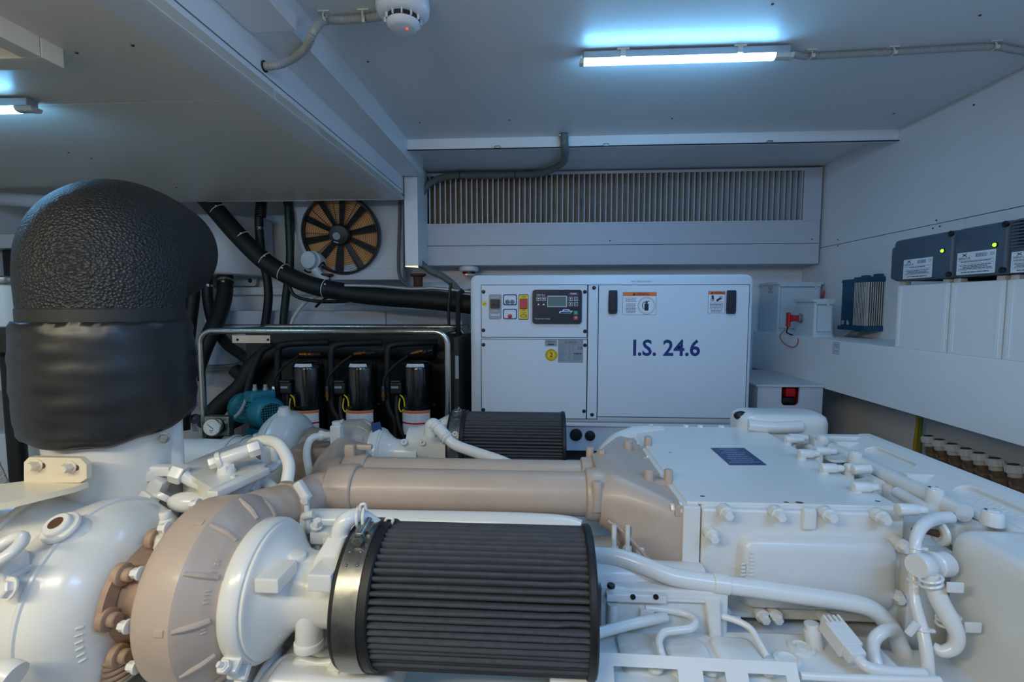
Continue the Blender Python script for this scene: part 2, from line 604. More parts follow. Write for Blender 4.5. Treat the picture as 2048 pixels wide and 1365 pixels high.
# ------------------------------------------------------------------ tube lights
def tube_light(x0, x1, y, z, label, ends=True):
    t = thing('tube_light', ((x0 + x1) / 2, y, z), label, 'lamp', 'ceiling tube lights')
    sec = [(-0.0165, -0.002), (-0.0165, -0.005), (-0.012, -0.0135), (0, -0.0165), (0.012, -0.0135), (0.0165, -0.005), (0.0165, -0.002)]
    MB().rings([[V((x, y + a, z + b)) for a, b in sec] for x in (x0 + 0.012, x1 - 0.055)]).build('diffuser', M_TUBE, t)
    MB().bb((x0 + 0.01, y - 0.0174, z - 0.002), (x1 - 0.01, y + 0.0174, z + 0.022), 0.003).build('mounting_rail', M_FIN, t)
    MB().rings([[V((x, y + a, z + b)) for a, b in sec] for x in (x1 - 0.055, x1 - 0.008)]).build('driver_housing', M_CLIP, t)
    for x, dx in ((x0, 0.013), (x1 - 0.01, 0.012)):
        MB().rings([[V((xx, y + a * 1.12, z + b * 1.12)) for a, b in sec] for xx in (x, x + dx)]).build('end_cap', M_CLIP, t)
    for x in (x0 + 0.14, x1 - 0.17):
        mb = MB().bb((x - 0.02, y - 0.022, z + 0.02), (x + 0.02, y + 0.022, z + 0.027), 0.001)
        for sgn in (-1, 1):
            mb.bb((x - 0.008, y + sgn * 0.019 - 0.0015, z + 0.0), (x + 0.008, y + sgn * 0.019 + 0.0015, z + 0.026))
        mb.build('mounting_clip', M_CLIP, t)
    return t


a = PZ(1160, 119, 0.82)
b = PZ(1581, 110, 0.82)
LY = (a.y + b.y) / 2
tube_light(a.x, b.x, LY, 0.82, 'lit white tube light under the high ceiling at the upper right')
a2 = PZ(72, 214, ZL - 0.027)
tube_light(a2.x - 0.70, a2.x, a2.y, ZL - 0.027, 'lit white tube light cut by the left picture edge, under the low ceiling')

# conduit from the right lamp
mb = MB()
pts = [V((b.x - 0.005, LY, 0.822))] + [PZ(x, y, 0.834) for x, y in ((1600, 112), (1625, 113), (1700, 109), (1780, 105), (1880, 99), (1985, 94), (2020, 99), (2060, 106), (2140, 122))]
mb.corrugated(pts, 0.0105, 0.0065, 0.002)
cd = tag(mb.build('flexible_conduit', M_CONDUIT), 'grey corrugated conduit running from the right tube light to the right wall', 'conduit')
for x, y in ((1620, 110), (1783, 104), (1985, 93)):
    p = PZ(x, y, 0.834)
    m2 = MB().box((p.x, p.y, ZC - 0.002), (0.034, 0.03, 0.004), 0.001)
    m2.ring((p.x, p.y, 0.834), (1, 0.05, 0), 0.0125, 0.0025, 16, 6)
    m2.box((p.x + 0.004, p.y - 0.013, 0.826), (0.012, 0.008, 0.012), 0.002)
    m2.build('saddle_clip', M_CLIP, cd)

# smoke detector under the ceiling with its conduit
p = PZ(806, 20, 0.81)
t = thing('smoke_detector', (p.x, p.y, ZC), 'white round smoke detector with red light under the ceiling beam', 'detector')
MB().lathe([(0, 0.062), (0.004, 0.070), (0.03, 0.073), (0.045, 0.071), (0.056, 0.062), (0.060, 0.05)], (p.x, p.y, ZC), (0, 0, -1), 48).build('base', M_DETECT, t)
MB().cyl((p.x, p.y, ZC - 0.058), (p.x, p.y, ZC - 0.072), 0.046, seg=32).build('sensor_gap', M_BLACK, t)
for k in range(12):
    a_ = 2 * PI * k / 12 + 0.2
    c = V((p.x + 0.0475 * math.cos(a_), p.y + 0.0475 * math.sin(a_), ZC - 0.064))
    MB().box(c, (0.004, 0.008, 0.016), 0.001, 1, Matrix.Rotation(a_ + PI / 2, 3, 'Z')).build('fin', M_DETECT, t)
MB().lathe([(0, 0.046), (0.006, 0.044), (0.014, 0.037), (0.017, 0.03), (0.0172, 0.0)], (p.x, p.y, ZC - 0.071), (0, 0, -1), 40).build('dome', M_DETECT, t)
q = PZ(814, 57, ZC - 0.088)
MB().sphere(q, 0.0035).build('indicator_light', M_LEDR, t)
mb = MB()
end = PX(528, 133, -0.80)
mb.corrugated([PZ(765, 32, 0.832), PZ(730, 37, 0.832), PZ(690, 40, 0.832), PZ(650, 42, 0.83), P(628, 62, 1.345), P(612, 95, 1.40), P(585, 118, 1.47), P(555, 130, end.y), end], 0.0115, 0.0065, 0.002)
cd = tag(mb.build('flexible_conduit', M_CONDUIT), 'grey corrugated conduit curving from the smoke detector into the beam', 'conduit')
for x, y in ((650, 36), (728, 33)):
    p = PZ(x, y, 0.83)
    m2 = MB().box((p.x, p.y + 0.005, ZC - 0.002), (0.034, 0.03, 0.004), 0.001)
    m2.ring((p.x, p.y, 0.831), (1, 0.0, 0), 0.0135, 0.0025, 16, 6)
    m2.box((p.x, p.y - 0.006, 0.82), (0.008, 0.006, 0.02), 0.001)
    m2.build('saddle_clip', M_CLIP, cd)
MB().cyl(end + V((-0.002, 0, 0)), end + V((0.004, 0, 0)), 0.016, seg=20).build('grommet', M_BLACK, cd)

# ================================================================== AIR CONDITIONING CABINET with slatted grille
YA = 3.10
A = lambda x, y: P(x, y, YA)
xl, xr = A(836, 400).x, A(1641, 440).x
zt, zb = 0.838, A(1200, 530).z
gx0, gx1 = A(853, 400).x, A(1608, 400).x
gz0, gz1 = A(1200, 446).z, A(1200, 346).z
zseam = A(1200, 490).z
t = thing('air_grille_cabinet', ((xl + xr) / 2, YA + 0.18, zb), 'white overhead cabinet with a long grille of upright slats under the ceiling', 'cabinet')
MB().bb((xl, YA + 0.03, zb + 0.002), (xr, YB - 0.02, zb + 0.02)).build('bottom_panel', M_CAB, t)
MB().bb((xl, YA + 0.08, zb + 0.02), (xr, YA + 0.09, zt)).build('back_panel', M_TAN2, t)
MB().bb((xl, YA, gz1), (xr, YA + 0.022, zt), 0.002).build('top_rail', M_CAB, t)
MB().bb((xl, YA, zseam + 0.0012), (xr, YA + 0.022, gz0), 0.002).build('bottom_rail', M_CAB, t)
MB().bb((xl, YA, gz0), (gx0, YA + 0.022, gz1)).build('stile', M_CAB, t)
MB().bb((gx1, YA, gz0), (xr, YA + 0.022, gz1)).build('stile', M_CAB, t)
MB().bb((xl, YA - 0.001, zb), (xr, YA + 0.03, zseam - 0.0012), 0.003).build('lower_panel', M_CAB, t)
mb = MB()
for z in (gz0, gz1):
    mb.bb((gx0, YA - 0.004, z - 0.004), (gx1, YA + 0.01, z + 0.004), 0.001)
for x in (gx0, gx1):
    mb.bb((x - 0.004, YA - 0.004, gz0), (x + 0.004, YA + 0.01, gz1), 0.001)
mb.build('grille_frame', M_SLAT, t)
NS = 69
pitch = (gx1 - gx0) / NS
s0 = None
for i in range(NS):
    x = gx0 + pitch * (i + 0.5)
    if s0 is None:
        s0 = MB().prism([(x - 0.0035, YA + 0.050, gz0), (x + 0.0005, YA + 0.050, gz0), (x + 0.0045, YA + 0.014, gz0), (x + 0.0065, YA + 0.001, gz0), (x + 0.0005, YA - 0.001, gz0), (x - 0.0005, YA + 0.012, gz0)], (0, 0, gz1 - gz0)).build('slat', M_SLAT, t, smooth=False)
    else:
        copy_part(s0, (pitch * i, 0, 0), t)
for x, y in ((1220, 482), (1624, 479)):
    q = A(x, y)
    MB().lathe([(0, 0.0045), (0.002, 0.004), (0.003, 0)], (q.x, YA, q.z), (0, -1, 0), 10).build('screw', M_DARKBOLT, t)
# upright board closing the beam at the left of the cabinet
p0, p1 = P(808, 395, 2.86), P(838, 531, 2.86)
b3 = struct(MB().bb((p0.x, 2.86, p1.z - 0.002), (p1.x - 0.004, YA - 0.004, ZC), 0.003).build('trim_5', M_TRIM))
MB().prism([(p0.x - 0.0, 2.862, p1.z + 0.004), (p1.x - 0.005, 2.862, p1.z - 0.002), (p1.x - 0.005, 3.1, p1.z - 0.002), (p0.x, 3.1, p1.z + 0.004)], (0, 0, -0.012)).build('bottom_strip', M_STEEL, b3)
# dark conduit along the top of the cabinet
mb = MB()
mb.corrugated([P(1128, 264, 2.46), P(1129, 290, 2.48), P(1130, 310, 2.60), P(1122, 328, 2.85), P(1085, 346, 3.05), P(1030, 350, 3.075), P(960, 351, 3.075), P(905, 352, 3.07), P(868, 362, 3.06), P(846, 384, 3.04), P(834, 420, 3.02), P(830, 470, 3.0), P(836, 516, 2.98), P(858, 540, 2.96), P(885, 553, 2.92), P(905, 568, 2.86), P(918, 584, 2.80)], 0.0205, 0.008, 0.0018, 14)
cd = tag(mb.build('flexible_conduit', M_CONDUITD), 'dark grey conduit looping down from the ceiling over the slatted cabinet', 'conduit')
for x in (920, 1030):
    p = P(x, 351, 3.075)
    MB().ring(p, (1, 0, 0), 0.022, 0.003, 20, 6).build('cable_tie', M_BLACK, cd)
p = P(1128, 268, 2.46)
MB().box((p.x, 2.475, ZC - 0.006), (0.05, 0.04, 0.012), 0.004).build('gland_plate', M_ZINC, cd)

# ================================================================== GENERATOR
YG = 2.33
G = lambda x, y: P(x, y, YG)
gl, gr_ = G(941, 700).x, G(1503, 700).x
gt, gb = G(1220, 549).z, G(1220, 846).z
gbase = G(1220, 906).z
D = 0.60
t = thing('generator', ((gl + gr_) / 2, YG + D / 2, gbase), 'white boxed generator lettered I.S. 24.6 with a control panel', 'generator')
W, Hh = gr_ - gl, gt - gb
sec = rrect((gl + gr_) / 2, (gt + gb) / 2, W, Hh, 0.03, 5)
# front frame: rounded outline with slight round-over
rings = []
for dy, ins in ((D, 0.0), (0.016, 0.0), (0.006, 0.003), (0.0, 0.012)):
    rings.append([V((x, YG + dy, z)) for x, z in rrect((gl + gr_) / 2, (gt + gb) / 2, W - 2 * ins, Hh - 2 * ins, 0.034 - ins, 5)])
MB().rings(rings).build('housing', M_GEN, t)
MB().bb((gl + 0.01, YG + 0.02, gbase), (gr_ - 0.01, YG + D - 0.02, gb + 0.01), 0.004).build('base_skirt', M_GEN, t)
MB().bb((gl + 0.005, YG + 0.004, gb - 0.022), (gr_ - 0.005, YG + 0.03, gb - 0.004), 0.003).build('lower_rail', M_GEN, t)


def inset(name, x0, y0, x1, y1, m=M_GEN):
    a, b = G(x0, y0), G(x1, y1)
    dark = MB().bb((a.x - 0.003, YG - 0.0012, b.z - 0.003), (b.x + 0.003, YG + 0.004, a.z + 0.003)).build('shadow_gap', M_DARKBOLT, t)
    return MB().bb((a.x, YG - 0.0035, b.z), (b.x, YG + 0.004, a.z), 0.0012, 1).build(name, m, t)


inset('control_cover', 963, 571, 1173, 675)
inset('lower_cover', 963, 679, 1172, 838)
inset('centre_strip', 1177, 571, 1193, 838)
dr = inset('service_door', 1198, 571, 1489, 837)
YF = YG - 0.0036
mb0 = None
for x, y in ((967, 584), (1170, 584), (967, 661), (1170, 663), (967, 690), (1170, 691), (967, 820), (1168, 823), (1188, 576), (1184, 830)):
    q = P(x, y, YF)
    o = MB().lathe([(0, 0.009), (0.002, 0.009), (0.004, 0.0065), (0.006, 0.005), (0.0065, 0.0)], (q.x, YF, q.z), (0, -1, 0), 12)
    o.build('screw', M_DARKBOLT, t)
gx = lambda x, y: P(x, y, YF)
s = YF / F
# door lettering, latches, warning labels
q = gx(1332, 698)
text('I.S. 24.6', 44 * s, q, XX, ZZ, M_INKB, t, 'door_lettering', bold=0.022, sx=0.96)
for x0, x1, y0, y1 in ((1217, 1234, 581, 628), (1453, 1470, 581, 628)):
    a, b = gx(x0, y0), gx(x1, y1)
    mb = MB()
    cx, cz, ww, hh = (a.x + b.x) / 2, (a.z + b.z) / 2, b.x - a.x, a.z - b.z
    mb.prism([(cx + u * ww / 2, YF, cz + v * hh / 2) for u, v in ((-0.85, -1), (0.85, -1), (1, -0.8), (1, 0.0), (0.95, 0.9), (0.85, 1), (-0.85, 1), (-0.95, 0.9), (-1, 0), (-1, -0.8))], (0, -0.010, 0))
    lt = mb.build('door_latch', M_NAVY, t)
    MB().box((cx, YF - 0.011, cz - hh * 0.03), (ww * 0.6, 0.006, hh * 0.72), 0.002).build('latch_paddle', M_BLACK, lt)


def warn(x0, y0, x1, y1, band, sz):
    a, b = gx(x0, y0), gx(x1, y1)
    c = (a + b) / 2
    c.y = YF
    mb = MB()
    quad(mb, c, XX, ZZ, b.x - a.x, a.z - b.z)
    lab = mb.build('warning_label', M_LABEL, t)
    c2 = V((c.x, YF, a.z - band * s / 2))
    mb = MB()
    quad(mb, c2, XX, ZZ, b.x - a.x, band * s, 0.0006)
    mb.build('orange_strip', M_ORL, lab)
    text('WARNING', sz * s, c2 + V((sz * s * 0.5, -0.0007, 0)), XX, ZZ, M_INK, lab, 'lettering', bold=0.02, sx=1.0)
    tri = MB()
    k = c2 + V((-sz * s * 2.2, -0.0008, -sz * s * 0.38))
    tri.add([k, k + V((sz * s * 0.9, 0, 0)), k + V((sz * s * 0.45, 0, sz * s * 0.8))], [(0, 1, 2)])
    tri.build('warning_triangle', M_INK, lab)
    mb = MB()
    frame(mb, c, XX, ZZ, b.x - a.x, a.z - b.z, 0.0014)
    mb.build('border', M_INKG, lab)
    return lab, c, a, b


lab, c, a, b = warn(1246, 585, 1312, 630, 7.5, 6.5)
mb = MB()
lines(mb, (c.x - 17 * s, YF - 0.0004, c.z), XX, ZZ, 25 * s, [(10.5 - 2.9 * i) * s for i in range(11) if i not in (3,)], 1.25 * s)
mb.build('fine_print', M_INKG, lab)
mb = MB()
qc = gx(1293, 612)
mb.band((qc.x, YF - 0.0004, qc.z), (0, -1, 0), 16.2 * s, 17.0 * s, 0.0003, 40)
mb.band((qc.x, YF - 0.0004, qc.z), (0, -1, 0), 14.2 * s, 14.6 * s, 0.0003, 40)
mb.build('print_circle', M_INKG, lab)
mb = MB()
rplate(mb, (qc.x, YF - 0.0004, qc.z - 2.5 * s), XX, ZZ, 8 * s, 14 * s, 1.5 * s, 0.0004)
rplate(mb, (qc.x, YF - 0.0004, qc.z + 6.3 * s), XX, ZZ, 4.4 * s, 3 * s, 1 * s, 0.0004)
rplate(mb, (qc.x + 2 * s, YF - 0.0004, qc.z + 8.8 * s), XX, ZZ, 8 * s, 1.4 * s, 0.6 * s, 0.0004)
mb.tube([(qc.x - 2 * s, YF - 0.001, qc.z + 8 * s), (qc.x - 6.5 * s, YF - 0.001, qc.z + 6 * s), (qc.x - 8 * s, YF - 0.001, qc.z), (qc.x - 6 * s, YF - 0.001, qc.z - 6 * s)], 0.7 * s, 6)
mb.build('extinguisher_pictogram', M_INK, lab)
lab, c, a, b = warn(1417, 583, 1449, 627, 6.5, 5.2)
mb = MB()
lines(mb, (c.x, YF - 0.0004, c.z), XX, ZZ, 28 * s, [(-1.5 - 2.9 * i) * s for i in range(7)], 1.25 * s)
quad(mb, (c.x, YF - 0.0004, c.z + 1.2 * s), XX, ZZ, 30 * s, 0.5 * s)
mb.build('fine_print', M_INKG, lab)
mb = MB()
for k, dx in enumerate((-7, 7)):
    o = V((c.x + dx * s, YF - 0.0006, c.z + 6.5 * s))
    mb.band(o + V((dx * 0.15 * s, 0, (-1 if k == 0 else 2.5) * s)), (0, -1, 0), 2.0 * s, 3.0 * s, 0.0003, 20)
    mb.tube([o + V(((-1 if k == 0 else -7) * s, 0, (7 if k == 0 else -3.5) * s)), o + V((0, 0, 1.0 * s)), o + V(((1.5) * s, 0, -0.5 * s))], [2.0 * s, 1.7 * s, 0.7 * s], 8)
mb.build('hand_pictogram', M_INK, lab)
q = gx(1283, 563.5)
text('NEXT SERVICE IN 500 H', 5.0 * s, V((q.x, YG - 0.0004, q.z)), XX, ZZ, M_INKG, t, 'lettering', sx=0.75)

# rating plate, small plate, guarantee seal
a, b = gx(1116, 680), gx(1166, 726)
c = (a + b) / 2
mb = MB()
quad(mb, c, XX, ZZ, b.x - a.x, a.z - b.z, 0.0008)
rp = mb.build('rating_plate', M_LABELG, t)
mb = MB()
frame(mb, (c.x, YF - 0.0004, a.z - 5.2 * s), XX, ZZ, 46.5 * s, 7.5 * s, 0.6 * s)
lines(mb, (c.x - 15 * s, YF - 0.0004, c.z), XX, ZZ, 17 * s, [(11.5 - 2.7 * i) * s for i in range(12)], 1.0 * s, 0.5, 0.0006, 'l')
lines(mb, (c.x - 2 * s, YF - 0.0004, c.z), XX, ZZ, 5 * s, [(11.5 - 2.7 * i) * s for i in range(11)], 1.0 * s, 0.5)
lines(mb, (c.x + 4.5 * s, YF - 0.0004, c.z), XX, ZZ, 5 * s, [(11.5 - 2.7 * i) * s for i in range(5)], 1.0 * s, 0.5)
lines(mb, (c.x + 14 * s, YF - 0.0004, c.z), XX, ZZ, 18 * s, [(-9 - 2.0 * i) * s for i in range(5)], 0.9 * s, 0.2)
mb.build('fine_print', M_INKG, rp)
text('IS 24.6 N', 6.2 * s, (c.x, YF - 0.001, a.z - 5.2 * s), XX, ZZ, M_INK, rp)
text('CE', 7.5 * s, (c.x + 18.5 * s, YF - 0.001, c.z + 6.5 * s), XX, ZZ, M_INK, rp)
text('mase', 6 * s, (c.x + 14 * s, YF - 0.001, c.z - 4.5 * s), XX, ZZ, M_INK, rp, bold=0.03, sx=1.25)
a, b = gx(1090, 680), gx(1114, 693)
c = (a + b) / 2
mb = MB()
quad(mb, c, XX, ZZ, b.x - a.x, a.z - b.z, 0.0008)
rp = mb.build('serial_plate', M_LABELG, t)
text('SERIAL N', 4.2 * s, (c.x, YF - 0.001, c.z + 2.6 * s), XX, ZZ, M_INK, rp)
mb = MB()
lines(mb, (c.x, YF - 0.0004, c.z), XX, ZZ, 13 * s, [-2.8 * s], 2.4 * s, 0.1)
mb.build('fine_print', M_INK, rp)
c = gx(1102.5, 710.5)
seal = MB().cyl((c.x, YF, c.z), (c.x, YF - 0.001, c.z), 12.3 * s, seg=40).build('guarantee_seal', M_YELLOW, t)
mb = MB()
for k in range(40):
    a_ = 2 * PI * k / 40
    d = V((math.cos(a_), 0, math.sin(a_)))
    quad(mb, V((c.x, YF - 0.001, c.z)) + d * 10.9 * s, d.cross(V((0, 1, 0))), d, 0.9 * s, 1.7 * s)
for k in range(22):
    a_ = 2 * PI * k / 22
    d = V((math.cos(a_), 0, math.sin(a_)))
    quad(mb, V((c.x, YF - 0.001, c.z)) + d * 8.4 * s, d.cross(V((0, 1, 0))), d, 1.2 * s, 1.5 * s)
mb.build('ring_print', M_INK, seal)
text('2', 13 * s, (c.x, YF - 0.0014, c.z), XX, ZZ, M_RED, seal, bold=0.03)

# switches beside the controller
c = gx(969, 608)
o = MB().cyl((c.x, YF, c.z), (c.x, YF - 0.0008, c.z), 5 * s, seg=24).build('earth_sticker', M_YELLOW, t)
mb = MB()
quad(mb, (c.x, YF - 0.0009, c.z), V((1, 0, 0.5)), V((-0.5, 0, 1)), 7 * s, 1 * s)
mb.build('mark', M_INK, o)


def rp_(name, x0, y0, x1, y1, m, r=2.0, th=0.002, parent=None, lift=0.0):
    a, b = gx(x0, y0), gx(x1, y1)
    c = (a + b) / 2
    mb = MB()
    rplate(mb, (c.x, YF - lift, c.z), XX, ZZ, b.x - a.x, a.z - b.z, r * s, th)
    return mb.build(name, m, parent or t), V((c.x, YF - lift - th, c.z))


o, c = rp_('breaker_plate', 978, 589, 1003, 639, M_LABELG, 3)
k, c2 = rp_('breaker', 981, 599, 1000, 617, M_BLACK, 1, 0.010, o)
for dx in (-4, 4):
    MB().box(c2 + V((dx * s, -0.002, 0)), (4 * s, 0.006, 5 * s), 0.001).build('rocker', M_NAVY, k)
mb = MB()
lines(mb, c, XX, ZZ, 20 * s, [-15 * s, -17.5 * s], 1.4 * s, 0.1)
lines(mb, c, XX, ZZ, 13 * s, [19 * s, -8 * s], 0.9 * s, 0.1)
mb.build('fine_print', M_WHITEINK, o)
for y0, y1, nm in ((589, 611, 'fuse_plate'), (618, 639, 'stop_plate')):
    o, c = rp_(nm, 1006, y0, 1034, y1, M_INKB, 3.5, 0.0006)
    k, c = rp_('face', 1008, y0 + 2, 1032, y1 - 2, M_GEN, 2.5, 0.0006, o, 0.0006)
    if nm == 'fuse_plate':
        for dx in (-5, 5):
            MB().cyl(c + V((dx * s, 0, -4 * s)), c + V((dx * s, -0.008, -4 * s)), 4.2 * s, seg=20, bev=0.002).build('fuse_cap', M_INKG, o)
    else:
        MB().cyl(c + V((0, 0, -4 * s)), c + V((0, -0.012, -4 * s)), 4.0 * s, seg=20, bev=0.002).build('red_button', M_RED, o)
o, c = rp_('power_switch_plate', 1037, 589, 1057, 640, M_INKB, 3, 0.0006)
k, c = rp_('face', 1038, 590.5, 1056, 638.5, M_YELLOW, 2.5, 0.0006, o, 0.0006)
k, c2 = rp_('rocker_switch', 1040, 599, 1054, 617, M_BTNRED, 1, 0.007, o, 0.0012)
mb = MB()
frame(mb, c2 + V((0, 0.004, 0)), XX, ZZ, 14 * s, 19 * s, 1 * s, 0.002)
mb.build('rocker_bezel', M_BLACK, o)
q = gx(1047, 594.5)
text('ON', 5 * s, (q.x, YF - 0.0014, q.z), XX, ZZ, M_INK, o)
q = gx(1047, 621.5)
text('OFF', 5 * s, (q.x, YF - 0.0014, q.z), XX, ZZ, M_INK, o)
q = gx(1047, 626)
text('POWER', 3.3 * s, (q.x, YF - 0.0014, q.z), XX, ZZ, M_INK, o)
q = gx(1047, 632.5)
mb = MB()
frame(mb, (q.x, YF - 0.0012, q.z), XX, ZZ, 8 * s, 4.5 * s, 0.8 * s, 0.0003)
quad(mb, (q.x - 0 * s, YF - 0.0012, q.z + 4 * s), XX, ZZ, 5 * s, 0.9 * s)
quad(mb, (q.x + 6 * s, YF - 0.0012, q.z), XX, ZZ, 1.0 * s, 6 * s)
quad(mb, (q.x - 6 * s, YF - 0.0012, q.z), XX, ZZ, 1.0 * s, 4 * s)
mb.build('engine_pictogram', M_INK, o)

# controller
cp, c = rp_('control_panel', 1065, 580, 1163, 648, M_NAVY, 6, 0.012)
yf = YF - 0.0121
cpq = lambda x, y: (lambda q: V((q.x, yf, q.z)))(P(x, y, yf))
o, c3 = rp_('display', 1094.5, 592, 1134, 614.5, M_FIN, 1.5, 0.0006, cp, 0.0121)
q = cpq(1114, 603.2)
mb = MB()
quad(mb, q + V((0, -0.0008, 0)), XX, ZZ, 36 * s, 19 * s)
mb.build('screen', M_SCREEN, o)
for x, y, g in ((1077, 598, '<'), (1087.5, 598, '>'), (1141.5, 598, '^'), (1152, 598, '='), (1141.5, 608.5, 'v'), (1152, 608.5, '-')):
    mb = MB()
    q = cpq(x, y)
    frame(mb, q, XX, ZZ, 7.0 * s, 7.0 * s, 0.7 * s, 0.0006)
    if g == '=':
        for dz in (-1.4, 0, 1.4):
            quad(mb, q + V((0, 0, dz * s)), XX, ZZ, 3.5 * s, 0.6 * s)
    elif g == '-':
        quad(mb, q, XX, ZZ, 3.5 * s, 0.8 * s)
        mb.add([q + V((-2.3 * s, -0.0004, 0)), q + V((-0.8 * s, -0.0004, -1.4 * s)), q + V((-0.8 * s, -0.0004, 1.4 * s))], [(0, 1, 2)])
    else:
        a_ = {'<': PI, '>': 0, '^': PI / 2, 'v': -PI / 2}[g]
        R = lambda u, v: q + V(((u * math.cos(a_) - v * math.sin(a_)) * s, -0.0004, (u * math.sin(a_) + v * math.cos(a_)) * s))
        mb.add([R(2.2, 0), R(0, 1.7), R(0, -1.7)], [(0, 1, 2)])
        mb.add([R(0, 0.7), R(-2, 0.7), R(-2, -0.7), R(0, -0.7)], [(0, 1, 2, 3)])
    mb.build('button', M_WHITEINK, cp)
for x, y in ((1077, 609), (1087.5, 609)):
    q = cpq(x, y)
    mb = MB()
    mb.add([q + V((-2.5 * s, -0.0004, -1.6 * s)), q + V((2.5 * s, -0.0004, -1.6 * s)), q + V((0, -0.0004, 1.8 * s))], [(0, 1, 2)])
    mb.build('symbol', M_WHITEINK, cp)
for y, m_, g in ((626, M_GREEN, 'I'), (636, M_BTNRED, '0')):
    q = cpq(1151.5, y)
    mb = MB()
    rplate(mb, q, XX, ZZ, 8.5 * s, 8 * s, 1 * s, 0.002)
    o = mb.build('start_button' if g == 'I' else 'stop_button', m_, cp)
    text(g, 6 * s, q + V((0, -0.0024, 0)), XX, ZZ, M_WHITEINK, o, bold=0.02)
q = cpq(1082, 590.5)
text('DSU Evo', 4.6 * s, q, XX, ZZ, M_WHITEINK, cp)
q = cpq(1085, 638)
text('Powered by ComAp', 3.6 * s, q, XX, ZZ, M_WHITEINK, cp)
q = cpq(1147, 588)
mb = MB()
quad(mb, q + V((0, 0, 0.6 * s)), XX, ZZ, 19 * s, 4 * s)
mb.build('logo_strip', M_PLATE, cp)
mb = MB()
quad(mb, q + V((0, 0, -2.1 * s)), XX, ZZ, 19 * s, 1.2 * s)
mb.build('logo_underline', M_BTNRED, cp)
text('mase', 4.6 * s, q + V((0, -0.0005, 0.6 * s)), XX, ZZ, M_WHITEINK, cp, sx=1.3, bold=0.02)
q = cpq(1132, 624)
mb = MB()
hull = [(-13, -3), (-14, -1), (-11, 1.5), (-8, 1.5), (-5, 5), (5, 5), (8, 2), (14, 2), (9, -3.4)]
mb.prism([q + V((u * s, 0, v * s)) for u, v in hull], (0, -0.0006, 0))
bo = mb.build('boat_pictogram', M_WHITEINK, cp)
mb = MB()
mb.prism([q + V((u * s * 0.86, -0.0006, v * s * 0.8 - 0.3 * s)) for u, v in ((-13, -3), (-13.4, -1.2), (-11, 0.6), (13, 0.9), (9, -3.2))], (0, -0.0004, 0))
mb.prism([q + V((u * s * 0.9, -0.0006, v * s * 0.9)) for u, v in ((-5.5, 2.2), (-3.6, 4.2), (4.2, 4.2), (6, 2.2))], (0, -0.0004, 0))
mb.build('boat_fill', M_PLATE, bo)

# cable grommets in the skirt and the black foot
for x, y, r in ((1152, 870, 12.5), (1180, 872, 10.5)):
    q = P(x, y, YG + 0.018)
    o = MB().cyl((q.x, YG + 0.022, q.z), (q.x, YG + 0.012, q.z), r * s, seg=28, bev=0.002).build('cable_grommet', M_BLACK, t)
    MB().lathe([(0, r * s * 0.5), (0.002, r * s * 0.45), (0.003, 0)], (q.x, YG + 0.012, q.z), (0, -1, 0), 20).build('plug', M_RUBBER, o)
MB().bb((gl + 0.03, YG + 0.05, gbase - 0.055), (gr_ - 0.03, YG + D - 0.05, gbase + 0.002)).build('rubber_foot', M_RUBBER, t)
pl = tag(MB().bb((gl - 0.02, YG + 0.0, FLOOR), (gr_ + 0.02, YG + D, gbase - 0.054), 0.004).build('plinth', M_WALL), 'low white plinth carrying the generator behind the engine', 'plinth')

# ================================================================== RIGHT SIDE
# switch box beside the generator
by0 = PX(1648, 790, XLED).y
bx0, bx1, by1, bz = P(1515, 790, by0).x, XLED - 0.006, PX(1540, 737, XLED).y, P(1580, 770, by0).z
t = thing('switch_box', ((bx0 + bx1) / 2, by0 + 0.28, -0.86), 'white lidded box with a red switch in its cut-out, right of generator', 'box')
c = P(1581, 791, by0)
cw, ch = 0.0875, 0.11
oz0, oz1 = P(1581, 812, by0).z, bz - 0.014
ox0, ox1 = P(1563, 790, by0).x, P(1599, 790, by0).x
mb = MB()
mb.bb((bx0, by0 + 0.012, -0.86), (bx0 + 0.012, by1, bz - 0.012), 0.002)
mb.bb((bx1 - 0.012, by0 + 0.012, -0.86), (bx1, by1, bz - 0.012), 0.002)
mb.bb((bx0, by1 - 0.012, -0.86), (bx1, by1, bz - 0.012))
mb.build('side_panel', M_CAB, t)
# front panel with the round-cornered notch
rr = 0.022
notch = [(ox1, bz - 0.012), (ox1, oz0 + rr)] + [(ox1 - rr + rr * math.cos(a_), oz0 + rr + rr * math.sin(a_)) for a_ in [-PI / 2 * k / 5 for k in range(1, 6)]] + [(ox0 + rr + rr * math.cos(a_), oz0 + rr + rr * math.sin(a_)) for a_ in [-PI / 2 - PI / 2 * k / 5 for k in range(0, 6)]] + [(ox0, bz - 0.012)]
outl = [(bx0, bz - 0.012), (bx0, -0.86), (bx1, -0.86), (bx1, bz - 0.012)] + notch
MB().prism([(x, by0, z) for x, z in outl], (0, 0.012, 0)).build('front_panel', M_CAB, t)
MB().bb((bx0 + 0.012, by0 + 0.09, -0.6), (bx1 - 0.012, by0 + 0.1, bz - 0.012)).build('inner_wall', M_RED, t)
sw = MB().box((c.x + 0.018, by0 + 0.055, bz - 0.045), (0.05, 0.05, 0.045), 0.006).build('battery_switch', M_RED, t)
MB().box((c.x - 0.0, by0 + 0.06, c.z - 0.035), (0.08, 0.05, 0.03), 0.004).build('switch_base', M_BLACK, t)
MB().bb((bx0 - 0.012, by0 - 0.008, bz - 0.012), (bx1 + 0.001, by1, bz), 0.003).build('lid', M_CAB, t)
MB().bb((bx0 + 0.05, by1 - 0.15, bz), (bx0 + 0.08, by1 - 0.13, bz + 0.004), 0.002).build('lid_button', M_CLIP, t)


